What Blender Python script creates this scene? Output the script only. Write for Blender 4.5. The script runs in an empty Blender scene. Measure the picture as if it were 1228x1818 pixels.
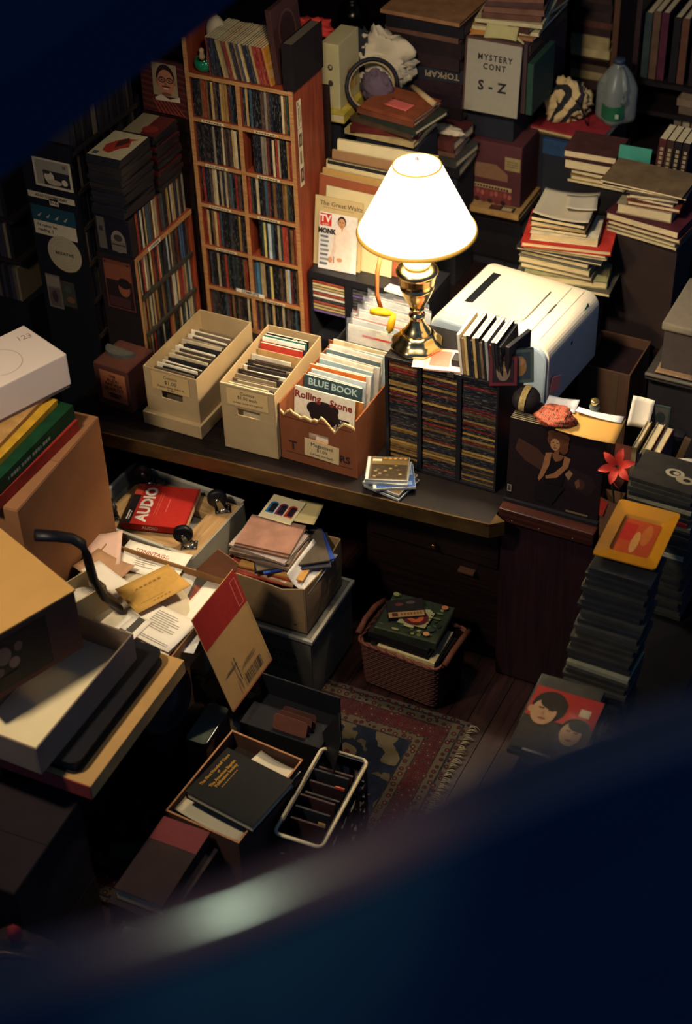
import bpy, bmesh, math, random
from mathutils import Matrix, Vector, Euler, noise
random.seed(11)
PI = math.pi
SC = bpy.context.scene
COL = SC.collection

# ------------------------------------------------------------------ camera
W, H, F = 1228.0, 1818.0, 2900.0
CR = Matrix(((0.89602557, -0.26522513, 0.35608119),
             (0.44309732, 0.58533271, -0.67900691),
             (-0.02833627, 0.76618617, 0.64199362)))
CO = Vector((0, 0, 4.2))
cam = bpy.data.cameras.new('camera')
cam_o = bpy.data.objects.new('camera', cam)
COL.objects.link(cam_o)
cam_o.matrix_world = Matrix.Translation(CO) @ CR.to_4x4()
cam.sensor_width = 36.0
cam.sensor_fit = 'AUTO'
cam.lens = F / H * 36.0
cam.clip_start = 0.02
cam.dof.use_dof = True
cam.dof.focus_distance = 5.35
cam.dof.aperture_fstop = 1.6
SC.camera = cam_o

def ray(px, py):
    return CR @ Vector((px - W / 2, -(py - H / 2), -F))
def Z(px, py, z):                      # the point seen at a pixel, at height z
    d = ray(px, py); t = (z - CO.z) / d.z
    return CO + d * t
def Y(px, py, y):                      # the point seen at a pixel, at depth y
    d = ray(px, py); t = (y - CO.y) / d.y
    return CO + d * t

# ------------------------------------------------------------------ world, light, exposure
SC.view_settings.view_transform = 'Standard'
SC.view_settings.look = 'None'
SC.view_settings.gamma = 1.0
SC.view_settings.use_curve_mapping = False
SC.view_settings.exposure = 0.6
world = bpy.data.worlds.new('night')
SC.world = world
world.use_nodes = True
wb = world.node_tree.nodes['Background']
wb.inputs[0].default_value = (0.12, 0.25, 0.58, 1)
wb.inputs[1].default_value = 0.20

def lin(h):
    h = h.lstrip('#')
    r = [int(h[i:i + 2], 16) / 255 for i in (0, 2, 4)]
    return tuple(c / 12.92 if c <= 0.04045 else ((c + 0.055) / 1.055) ** 2.4 for c in r)

def lamp(name, kind, loc, energy, color, size=0.1, target=None, **kw):
    l = bpy.data.lights.new(name, kind)
    l.energy = energy; l.color = color
    if kind == 'AREA': l.size = size
    else: l.shadow_soft_size = size
    for k, v in kw.items(): setattr(l, k, v)
    o = bpy.data.objects.new(name, l); COL.objects.link(o)
    o.location = loc
    if target is not None:
        o.rotation_euler = (Vector(target) - Vector(loc)).to_track_quat('-Z', 'Y').to_euler()
    return o
# the room's ceiling spotlight, above the left of the desk and under the ceiling
lamp('unseen_ceiling_spot', 'SPOT', (-2.62, 1.95, 2.93), 120, (1.0, 0.83, 0.61), 0.12, (-2.15, 3.35, 0.7),
     spot_size=math.radians(90), spot_blend=1.0)
lamp('unseen_ceiling_spot', 'SPOT', (-1.72, 3.3, 2.93), 110, (1.0, 0.83, 0.61), 0.12, (-1.75, 4.95, 1.05),
     spot_size=math.radians(86), spot_blend=1.0)  # second unseen spot, added to brighten the back of the room
# an unseen spot, added to put the highlight on the handrail
lamp('rail_highlight_spot', 'SPOT', (0.05, 0.34, 4.10), 12.5, (0.80, 1.0, 0.72), 0.03, (-0.35, 0.56, 3.35), spot_size=math.radians(21), spot_blend=1.0)

# ------------------------------------------------------------------ materials
MC = {}
def M(hexc, rough=0.65, var=0.14, sc=30.0, bump=0.12, spec=0.25, metal=0.0, stretch=(1, 1, 1), trans=0.0, emit=0.0, coat=0.0):
    key = (hexc, rough, var, sc, bump, spec, metal, stretch, trans, emit, coat)
    if key in MC: return MC[key]
    m = bpy.data.materials.new('surface_' + hexc.strip('#'))
    m.use_nodes = True
    nt = m.node_tree; N = nt.nodes; L = nt.links
    b = N['Principled BSDF']
    c = lin(hexc)
    b.inputs['Roughness'].default_value = rough
    b.inputs['Specular IOR Level'].default_value = spec
    b.inputs['Metallic'].default_value = metal
    b.inputs['Transmission Weight'].default_value = trans
    b.inputs['Coat Weight'].default_value = coat
    tc = N.new('ShaderNodeTexCoord'); mp = N.new('ShaderNodeMapping')
    mp.inputs['Scale'].default_value = stretch
    L.new(tc.outputs['Object'], mp.inputs['Vector'])
    nz = N.new('ShaderNodeTexNoise'); nz.inputs['Scale'].default_value = sc; nz.inputs['Detail'].default_value = 4
    L.new(mp.outputs[0], nz.inputs['Vector'])
    mx = N.new('ShaderNodeMix'); mx.data_type = 'RGBA'
    lo = tuple(max(0, x * (1 - 2 * var)) for x in c); hi = tuple(min(1, x * (1 + 1.3 * var) + 0.002) for x in c)
    mx.inputs[6].default_value = (*lo, 1); mx.inputs[7].default_value = (*hi, 1)
    L.new(nz.outputs['Fac'], mx.inputs[0])
    L.new(mx.outputs[2], b.inputs['Base Color'])
    if emit:
        b.inputs['Emission Color'].default_value = (*c, 1); b.inputs['Emission Strength'].default_value = emit
    if bump:
        bp = N.new('ShaderNodeBump'); bp.inputs['Strength'].default_value = bump; bp.inputs['Distance'].default_value = 0.002
        nz2 = N.new('ShaderNodeTexNoise'); nz2.inputs['Scale'].default_value = sc * 6; L.new(mp.outputs[0], nz2.inputs['Vector'])
        L.new(nz2.outputs['Fac'], bp.inputs['Height']); L.new(bp.outputs[0], b.inputs['Normal'])
    MC[key] = m
    return m

def objcol(name, rough=0.5, spec=0.3, specks=0.0, along='Z'):
    """cover colour comes from each object's own colour; specks are the tiny printed titles"""
    m = bpy.data.materials.new(name); m.use_nodes = True
    nt = m.node_tree; N = nt.nodes; L = nt.links; b = N['Principled BSDF']
    b.inputs['Roughness'].default_value = rough; b.inputs['Specular IOR Level'].default_value = spec
    oi = N.new('ShaderNodeObjectInfo'); tc = N.new('ShaderNodeTexCoord')
    add = N.new('ShaderNodeVectorMath'); add.operation = 'ADD'
    mul = N.new('ShaderNodeVectorMath'); mul.operation = 'SCALE'; mul.inputs[0].default_value = (7, 13, 5)
    L.new(oi.outputs['Random'], mul.inputs[3]); L.new(tc.outputs['Object'], add.inputs[0]); L.new(mul.outputs[0], add.inputs[1])
    nz = N.new('ShaderNodeTexNoise'); nz.inputs['Scale'].default_value = 22; nz.inputs['Detail'].default_value = 3
    L.new(add.outputs[0], nz.inputs['Vector'])
    mr = N.new('ShaderNodeMapRange'); mr.inputs[1].default_value = 0.3; mr.inputs[2].default_value = 0.7
    mr.inputs[3].default_value = 0.72; mr.inputs[4].default_value = 1.12
    L.new(nz.outputs['Fac'], mr.inputs[0])
    hv = N.new('ShaderNodeMix'); hv.data_type = 'RGBA'; hv.blend_type = 'MULTIPLY'; hv.inputs[0].default_value = 1
    L.new(oi.outputs['Color'], hv.inputs[6]); L.new(mr.outputs[0], hv.inputs[7])
    out = hv.outputs[2]
    if specks:
        mp = N.new('ShaderNodeMapping')
        mp.inputs['Scale'].default_value = {'Z': (500, 1, 55), 'X': (55, 1, 500)}[along]
        L.new(add.outputs[0], mp.inputs['Vector'])
        n2 = N.new('ShaderNodeTexNoise'); n2.inputs['Scale'].default_value = 1.0; n2.inputs['Detail'].default_value = 1
        L.new(mp.outputs[0], n2.inputs['Vector'])
        gt = N.new('ShaderNodeMath'); gt.operation = 'GREATER_THAN'; gt.inputs[1].default_value = 0.62
        L.new(n2.outputs['Fac'], gt.inputs[0])
        ml = N.new('ShaderNodeMath'); ml.operation = 'MULTIPLY'; ml.inputs[1].default_value = specks
        L.new(gt.outputs[0], ml.inputs[0])
        m2 = N.new('ShaderNodeMix'); m2.data_type = 'RGBA'; m2.inputs[7].default_value = (0.55, 0.5, 0.42, 1)
        L.new(ml.outputs[0], m2.inputs[0]); L.new(out, m2.inputs[6]); out = m2.outputs[2]
    L.new(out, b.inputs['Base Color'])
    return m

def wood(name, h1, h2, scale=6.0, rough=0.45, axis='X', spec=0.3):
    m = bpy.data.materials.new(name); m.use_nodes = True
    nt = m.node_tree; N = nt.nodes; L = nt.links; b = N['Principled BSDF']
    b.inputs['Roughness'].default_value = rough; b.inputs['Specular IOR Level'].default_value = spec
    tc = N.new('ShaderNodeTexCoord'); mp = N.new('ShaderNodeMapping')
    mp.inputs['Scale'].default_value = {'X': (1, 14, 14), 'Y': (14, 1, 14), 'Z': (14, 14, 1)}[axis]
    L.new(tc.outputs['Object'], mp.inputs[0])
    nz = N.new('ShaderNodeTexNoise'); nz.inputs['Scale'].default_value = scale; nz.inputs['Detail'].default_value = 6
    nz.inputs['Distortion'].default_value = 0.6
    L.new(mp.outputs[0], nz.inputs['Vector'])
    cr = N.new('ShaderNodeValToRGB')
    cr.color_ramp.elements[0].position = 0.32; cr.color_ramp.elements[0].color = (*lin(h1), 1)
    cr.color_ramp.elements[1].position = 0.68; cr.color_ramp.elements[1].color = (*lin(h2), 1)
    L.new(nz.outputs['Fac'], cr.inputs[0]); L.new(cr.outputs[0], b.inputs['Base Color'])
    bp = N.new('ShaderNodeBump'); bp.inputs['Strength'].default_value = 0.15; bp.inputs['Distance'].default_value = 0.003
    L.new(nz.outputs['Fac'], bp.inputs['Height']); L.new(bp.outputs[0], b.inputs['Normal'])
    return m

COVER = objcol('cover_stock', 0.6, 0.14)
SPINE_F = objcol('film_spine_lying', 0.45, 0.3)
SPINE_V = objcol('case_spine_upright', 0.4, 0.35, 0.16, 'Z')
SPINE_H = objcol('case_spine_lying', 0.4, 0.35, 0.2, 'X')
BLACKP = M('#15161c', 0.35, 0.1, 40, 0.05, 0.4)
BLACKM = M('#14141a', 0.6, 0.15, 40, 0.1, 0.25)
PAGES = M('#cdbd94', 0.85, 0.25, 220, 0.25, 0.1, stretch=(0.15, 0.15, 4))
CARD = M('#a68f69', 0.85, 0.10, 14, 0.15, 0.12)
CARD2 = M('#a17c4e', 0.85, 0.12, 14, 0.15, 0.12)
CARDB = M('#7c4b30', 0.8, 0.14, 12, 0.15, 0.15)
CARDD = M('#5a3c2a', 0.85, 0.14, 12, 0.15, 0.12)
WHITEP = M('#dcd2bc', 0.8, 0.06, 12, 0.1, 0.15)
PAPER = M('#e2d8c2', 0.8, 0.05, 14, 0.08, 0.15)
INK = M('#1b1a1c', 0.7, 0.05, 30, 0)
DARKW = wood('dark_stained_wood', '#120b0b', '#241412', 5)
REDW = wood('red_brown_veneer', '#6d2c1c', '#8c3f26', 5, 0.5, 'Z')
EDGEW = wood('bare_chipboard_edge', '#8f6238', '#ad7f4d', 14, 0.7)

# ------------------------------------------------------------------ mesh building
class G:
    def __init__(s): s.v = []; s.f = []; s.m = []; s.sm = []
    def add(s, vs, fs, m=0, smooth=False):
        o = len(s.v); s.v += [tuple(v) for v in vs]
        for f in fs: s.f.append([i + o for i in f]); s.m.append(m); s.sm.append(smooth)
    def box(s, x0, y0, z0, x1, y1, z1, m=0, T=None, ms=None):
        vs = [Vector(p) for p in ((x0, y0, z0), (x1, y0, z0), (x1, y1, z0), (x0, y1, z0), (x0, y0, z1), (x1, y0, z1), (x1, y1, z1), (x0, y1, z1))]
        if T is not None: vs = [T @ v for v in vs]
        fs = [(3, 2, 1, 0), (4, 5, 6, 7), (0, 1, 5, 4), (1, 2, 6, 5), (2, 3, 7, 6), (3, 0, 4, 7)]   # bottom top front right back left
        if ms is None: s.add(vs, fs, m)
        else:
            o = len(s.v); s.v += [tuple(v) for v in vs]
            for f, k in zip(fs, ms): s.f.append([i + o for i in f]); s.m.append(k); s.sm.append(False)
        return s
    def poly(s, pts, m=0): s.add(pts, [tuple(range(len(pts)))], m); return s
    def prism(s, pts, z0, z1, m=0, T=None):
        n = len(pts); vs = [Vector((x, y, z0)) for x, y in pts] + [Vector((x, y, z1)) for x, y in pts]
        if T is not None: vs = [T @ v for v in vs]
        s.add(vs, [tuple(reversed(range(n))), tuple(range(n, 2 * n))] + [(i, (i + 1) % n, n + (i + 1) % n, n + i) for i in range(n)], m); return s
    def lathe(s, prof, n=28, m=0, c=(0, 0, 0), T=None, lobes=0, amp=0.0, close=True):
        vs = []; fs = []
        for r, z in prof:
            for k in range(n):
                a = 2 * PI * k / n; rr = r * (1 + amp * math.cos(lobes * a))
                v = Vector((c[0] + rr * math.cos(a), c[1] + rr * math.sin(a), c[2] + z))
                vs.append(T @ v if T is not None else v)
        for i in range(len(prof) - 1):
            for k in range(n):
                k2 = (k + 1) % n; fs.append((i * n + k, i * n + k2, (i + 1) * n + k2, (i + 1) * n + k))
        if close: fs += [tuple(reversed(range(n))), tuple((len(prof) - 1) * n + k for k in range(n))]
        s.add(vs, fs, m, True); return s
    def tube(s, pts, r, n=8, m=0, flat=1.0):
        pts = [Vector(p) for p in pts]; vs = []; fs = []; ln = len(pts)
        rs = r if isinstance(r, (list, tuple)) else [r] * ln
        up = Vector((0, 0, 1))
        for i, p in enumerate(pts):
            t = (pts[min(i + 1, ln - 1)] - pts[max(i - 1, 0)]).normalized()
            a = t.cross(up)
            if a.length < 1e-3: a = t.cross(Vector((0, 1, 0)))
            a.normalize(); b = a.cross(t)
            for k in range(n):
                th = 2 * PI * k / n; vs.append(p + a * math.cos(th) * rs[i] + b * math.sin(th) * rs[i] * flat)
        for i in range(ln - 1):
            for k in range(n):
                k2 = (k + 1) % n; fs.append((i * n + k, i * n + k2, (i + 1) * n + k2, (i + 1) * n + k))
        fs += [tuple(range(n)), tuple(reversed([(ln - 1) * n + k for k in range(n)]))]
        s.add(vs, fs, m, True); return s
    def mesh(s, name, mats, bevel=0.0, fix=True):
        me = bpy.data.meshes.new(name)
        me.from_pydata(s.v, [], s.f)
        for mt in mats: me.materials.append(mt)
        me.polygons.foreach_set('material_index', s.m)
        me.polygons.foreach_set('use_smooth', s.sm)
        if bevel or fix:
            bm = bmesh.new(); bm.from_mesh(me)
            if fix: bmesh.ops.recalc_face_normals(bm, faces=bm.faces)
            if bevel:
                ed = [e for e in bm.edges if len(e.link_faces) == 2 and e.calc_face_angle(0) > 0.6 and not e.smooth is False]
                bmesh.ops.bevel(bm, geom=ed, offset=bevel, segments=2, affect='EDGES', profile=0.6)
            bm.to_mesh(me); bm.free()
        return me
    def obj(s, name, mats, parent=None, loc=(0, 0, 0), rot=(0, 0, 0), bevel=0.0, fix=True):
        if not isinstance(mats, (list, tuple)): mats = [mats]
        o = bpy.data.objects.new(name, s.mesh(name, mats, bevel, fix)); COL.objects.link(o)
        o.location = loc; o.rotation_euler = rot
        if parent: o.parent = parent
        return o

def tag(o, label, cat, group=None, kind=None):
    o['label'] = label; o['category'] = cat
    if group: o['group'] = group
    if kind: o['kind'] = kind
    return o
def thing(name, label, cat, loc=(0, 0, 0), rotz=0.0, group=None, rot=None):
    o = bpy.data.objects.new(name, None); COL.objects.link(o); o.empty_display_size = 0.05
    o.location = loc; o.rotation_euler = rot if rot else (0, 0, rotz)
    return tag(o, label, cat, group)
def structure(o): o['kind'] = 'structure'; return o
def mesh_thing(g, name, mats, label, cat, loc=(0, 0, 0), rot=(0, 0, 0), bevel=0.0, group=None):
    return tag(g.obj(name, mats, None, loc, rot, bevel), label, cat, group)

def txt(parent, s, size, loc, rot, mat, name='lettering', align='CENTER', sx=1.0, depth=0.0003, gap=1.0, bold=0.0):
    c = bpy.data.curves.new(name, 'FONT'); c.body = s; c.size = size; c.align_x = align; c.align_y = 'CENTER'
    c.extrude = depth; c.resolution_u = 2; c.space_character = gap; c.space_line = 0.9; c.offset = bold
    t = bpy.data.objects.new(name, c)
    me = bpy.data.meshes.new_from_object(t)
    bpy.data.objects.remove(t); bpy.data.curves.remove(c)
    me.materials.clear(); me.materials.append(mat)
    o = bpy.data.objects.new(name, me); COL.objects.link(o)
    o.location = loc; o.rotation_euler = rot; o.scale = (sx, 1, 1); o.parent = parent
    return o
FRONT = (PI / 2, 0, 0); RIGHT = (PI / 2, 0, PI / 2)
def sc2(rot, a):                        # turn inside the plane of a print
    return (Euler(rot).to_matrix() @ Matrix.Rotation(a, 3, 'Z')).to_euler()

def prints(parent, polys, loc, rot, name='cover_print', step=0.00025):
    """flat print: polygons (list of xy, colour) laid on one another in order"""
    g = G(); mats = []; idx = {}
    for i, (pts, c) in enumerate(polys):
        if c not in idx: idx[c] = len(mats); mats.append(M(c, 0.55, 0.12, 60, 0, 0.25))
        g.poly([(x, y, step * (i + 1)) for x, y in pts], idx[c])
    return g.obj(name, mats, parent, loc, rot, fix=False)
def rect(x0, y0, x1, y1): return [(x0, y0), (x1, y0), (x1, y1), (x0, y1)]
def ell(cx, cy, rx, ry, n=16, a0=0, a1=2 * PI):
    return [(cx + rx * math.cos(a0 + (a1 - a0) * k / n), cy + ry * math.sin(a0 + (a1 - a0) * k / n)) for k in range(n)]

def nth(n): return '%d%s' % (n, 'th' if 10 < n % 100 < 14 else {1: 'st', 2: 'nd', 3: 'rd'}.get(n % 10, 'th'))
def cname(h):
    r, g_, b = (int(h.lstrip('#')[i:i + 2], 16) for i in (0, 2, 4)); mx, mn = max(r, g_, b), min(r, g_, b)
    if mx < 48: return 'black'
    if mx - mn < 26: return 'charcoal' if mx < 80 else 'grey' if mx < 170 else 'white'
    if b == mx: return 'blue'
    if g_ == mx: return 'green'
    if g_ < 0.62 * r: return 'red' if r > 110 else 'dark red'
    return 'cream' if mx > 170 else 'tan' if mx > 125 else 'brown'
def setcol(o, hexc): o.color = (*lin(hexc), 1); return o
ORD = ['topmost', 'second from the top', 'third from the top', 'fourth from the top', 'fifth from the top', 'sixth from the top', 'seventh from the top',
       'eighth from the top', 'ninth from the top', 'tenth from the top', 'eleventh from the top', 'twelfth from the top']

BM = {}
def book(name, label, cat, w, d, h, color, loc, rotz=0.0, spine='front', hard=True, group=None, pages=None, rot=None):
    """a closed book lying flat: boards and spine are the root mesh, the page block a part; spine toward front, back, side(+x) or end(-x)"""
    t = 0.0028 if hard else 0.0009
    t = min(t, h * 0.3)
    pages = pages or PAGES
    key = (round(w, 3), round(d, 3), round(h, 3), spine, hard, pages)
    if key not in BM:
        g = G(); i = 0.004 if hard else 0.001
        x0, x1, y0, y1 = -w / 2, w / 2, -d / 2, d / 2
        g.box(x0, y0, 0, x1, y1, t); g.box(x0, y0, h - t, x1, y1, h)
        p = [x0 + i, x1 - i, y0 + i, y1 - i]
        if spine == 'front': g.box(x0, y0, t, x1, y0 + t, h - t); p[2] = y0 + t
        elif spine == 'back': g.box(x0, y1 - t, t, x1, y1, h - t); p[3] = y1 - t
        elif spine == 'side': g.box(x1 - t, y0, t, x1, y1, h - t); p[1] = x1 - t
        else: g.box(x0, y0, t, x0 + t, y1, h - t); p[0] = x0 + t
        q = G().box(p[0], p[2], t, p[1], p[3], h - t)
        BM[key] = (g.mesh('covers', [COVER]), q.mesh('page_block', [pages or PAGES]))
    a, b = BM[key]
    o = bpy.data.objects.new(name, a); COL.objects.link(o)
    c = bpy.data.objects.new('page_block', b); COL.objects.link(c); c.parent = o
    o.location = loc; o.rotation_euler = rot if rot else (0, 0, rotz)
    setcol(o, color)
    return tag(o, label, cat, group)

def pile(base, z, rows, where, name='book', cat='book', group=None, jit=0.008, yaw=0.05, spine='front'):
    """rows bottom to top: (colour, colour words, w, d, h[, extra yaw[, dx, dy[, spine]]])"""
    n = len(rows)
    for i, r in enumerate(rows):
        c, words_, w, d, h = r[:5]
        ry = (r[5] if len(r) > 5 else 0) + random.uniform(-yaw, yaw)
        dx = (r[6] if len(r) > 6 else 0) + random.uniform(-jit, jit); dy = (r[7] if len(r) > 7 else 0) + random.uniform(-jit, jit) * 0.5
        sp = r[8] if len(r) > 8 else spine
        od = ORD[n - 1 - i] if n - 1 - i < len(ORD) else 'low'
        book(name, f'{words_}, {od} {where}', cat, w, d, h, c, (base[0] + dx, base[1] + dy, z), ry, sp, hard=h > 0.012, group=group)
        z += h + 0.0004
    return z

def open_box(w, d, h, t, name, mats, label, cat, loc, rotz=0.0, hole=None, bevel=0.0, rim=None, group=None, floor_z=0.0, mi=0, mo=0):
    """open carton or bin; hole = (z centre, width, height) of the hand hole in front and back walls"""
    g = G(); x, y = w / 2, d / 2
    g.box(-x + t, -y + t, floor_z, x - t, y - t, floor_z + t)
    g.box(-x, -y, 0, -x + t, y, h); g.box(x - t, -y, 0, x, y, h)
    for y0 in (-y, y - t):
        if hole:
            zc, hw, hh = hole
            g.box(-x + t, y0, 0, x - t, y0 + t, zc - hh / 2); g.box(-x + t, y0, zc + hh / 2, x - t, y0 + t, h)
            g.box(-x + t, y0, zc - hh / 2, -hw / 2, y0 + t, zc + hh / 2); g.box(hw / 2, y0, zc - hh / 2, x - t, y0 + t, zc + hh / 2)
        else: g.box(-x + t, y0, 0, x - t, y0 + t, h)
    o = g.obj(name, mats, None, loc, (0, 0, rotz), bevel)
    return tag(o, label, cat, group)

def closed_box(w, d, h, name, mat, label, cat, loc, rotz=0.0, flaps=True, group=None, seam='#8b6a3f', bevel=0.003):
    o = mesh_thing(G().box(-w / 2, -d / 2, 0, w / 2, d / 2, h), name, [mat], label, cat, loc, (0, 0, rotz), bevel, group)
    if flaps:
        f = G(); f.box(-w / 2 + 0.002, -d / 2 + 0.002, h, w / 2 - 0.002, -0.0015, h + 0.003); f.box(-w / 2 + 0.002, 0.0015, h, w / 2 - 0.002, d / 2 - 0.002, h + 0.003)
        f.obj('top_flap', [mat], o)
    return o

def sheet(name, label, cat, w, d, loc, rotz, mat, curl=0.0, tilt=(0, 0), group=None, t=0.0008, n=6):
    """a sheet of paper or card with a little curl"""
    g = G(); vs = []
    for s_ in (0, 1):
        for i in range(n + 1):
            for j in range(n + 1):
                u, v = i / n - 0.5, j / n - 0.5
                z = curl * (4 * u * u * 0.6 + (u + v) ** 2 * 0.8 - 0.15) + s_ * t
                vs.append((u * w, v * d, z))
    k = (n + 1) * (n + 1); fs = []
    for i in range(n):
        for j in range(n):
            a = i * (n + 1) + j; b = a + n + 1
            fs.append((a, a + 1, b + 1, b)); fs.append((k + a, k + b, k + b + 1, k + a + 1))
    per = [i * (n + 1) for i in range(n + 1)] + [n * (n + 1) + j for j in range(1, n + 1)] + [i * (n + 1) + n for i in range(n - 1, -1, -1)] + [j for j in range(n - 1, 0, -1)]
    for a, b in zip(per, per[1:] + per[:1]): fs.append((a, b, b + k, a + k))
    g.add(vs, fs, 0, True)
    return mesh_thing(g, name, [mat], label, cat, loc, (tilt[0], tilt[1], rotz), 0, group)

def lump(g, rx, ry, rz, c=(0, 0, 0), seed=0, amp=0.2, nu=22, nv=14, m=0, floor=None, crumple=0.0):
    """a soft crumpled body"""
    rnd = random.Random(seed); ph = [(rnd.uniform(1.5, 4.5), rnd.uniform(1.5, 4.5), rnd.uniform(0, 6), rnd.uniform(0, 6)) for _ in range(6)]
    vs = []
    for i in range(nv + 1):
        th = PI * i / nv
        for k in range(nu):
            a = 2 * PI * k / nu
            r = 1 + amp * sum(math.sin(round(p[0]) * a + p[2]) * math.sin(p[1] * th + p[3]) for p in ph) / 3
            if crumple:
                d_ = Vector((math.sin(th) * math.cos(a), math.sin(th) * math.sin(a), math.cos(th)))
                r += crumple * (1 - 2.6 * abs(noise.noise(d_ * 2.6 + Vector((seed, 0, 0)))) - 1.2 * abs(noise.noise(d_ * 6.0 + Vector((0, seed, 0)))))
            z = c[2] + rz * r * math.cos(th)
            if floor is not None: z = max(z, floor)
            vs.append((c[0] + rx * r * math.sin(th) * math.cos(a), c[1] + ry * r * math.sin(th) * math.sin(a), z))
    fs = []
    for i in range(nv):
        for k in range(nu):
            k2 = (k + 1) % nu; fs.append((i * nu + k, (i + 1) * nu + k, (i + 1) * nu + k2, i * nu + k2))
    g.add(vs, fs, m, True); return g
# ================================================================== the room
fl = structure(G().box(-5.2, -0.2, -0.06, 0.6, 7.6, -0.0201).obj('floor', [M('#1a1012', 0.7)]))
for i in range(34):                                   # boards run away from the desk, where the floor can be seen
    x0 = -2.5 + i * 0.075
    G().box(x0 + 0.0012, 1.9, -0.02, x0 + 0.0738, 4.5, random.uniform(-0.0108, -0.0093)).obj('plank', [wood('floor_board', '#1c0f10', '#321a18', 4, 0.4, 'Y') if i == 0 else bpy.data.materials['floor_board']], fl)
structure(G().box(-5.2, 7.0, 0, 0.6, 7.1, 3.0).obj('wall_back', [M('#17121a', 0.9)]))
structure(G().box(-5.3, -0.2, 0, -5.2, 7.1, 3.0).obj('wall_left', [M('#17121a', 0.9)]))
structure(G().box(-5.2, 1.15, 3.0, -1.5, 7.1, 3.14).obj('ceiling', [M('#1c3148', 0.95, 0.1, 20, 0.1, 0.05)]))      # the floor of the gallery the photo is taken from ends here
# gallery parapet with its handrail, close to the lens
rp = [Z(px, py, 3.35) for px, py in ((-140, 1745), (0, 1708), (200, 1655), (400, 1590), (620, 1500), (820, 1405), (1000, 1325), (1228, 1246), (1400, 1195))]
rp = [rp[0] + (rp[0] - rp[1]).normalized() * 0.9] + rp + [rp[-1] + (rp[-1] - rp[-2]).normalized() * 0.9]
par = structure(bpy.data.objects.new('trim_1', None)); COL.objects.link(par)
hr = G().tube([p - Vector((0, 0, 0.02)) for p in rp], 0.02, 14); hr.obj('handrail', [M('#4a2822', 0.2, 0.2, 30, 0.05, 0.9)], par)
g = G()
for a, b in zip(rp, rp[1:]):
    d = (b - a).normalized(); n_ = Vector((-d.y, d.x, 0)).normalized() * 0.006
    g.add([a - n_ - Vector((0, 0, 0.03)), b - n_ - Vector((0, 0, 0.03)), b + n_ - Vector((0, 0, 0.03)), a + n_ - Vector((0, 0, 0.03)),
           Vector((*(a - n_).xy, 2.8)), Vector((*(b - n_).xy, 2.8)), Vector((*(b + n_).xy, 2.8)), Vector((*(a + n_).xy, 2.8))],
          [(0, 1, 2, 3), (4, 7, 6, 5), (0, 4, 5, 1), (3, 2, 6, 7), (0, 3, 7, 4), (1, 5, 6, 2)])
g.obj('parapet_panel', [M('#1c354b', 0.95, 0.12, 8, 0.1, 0.05)], par)

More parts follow.
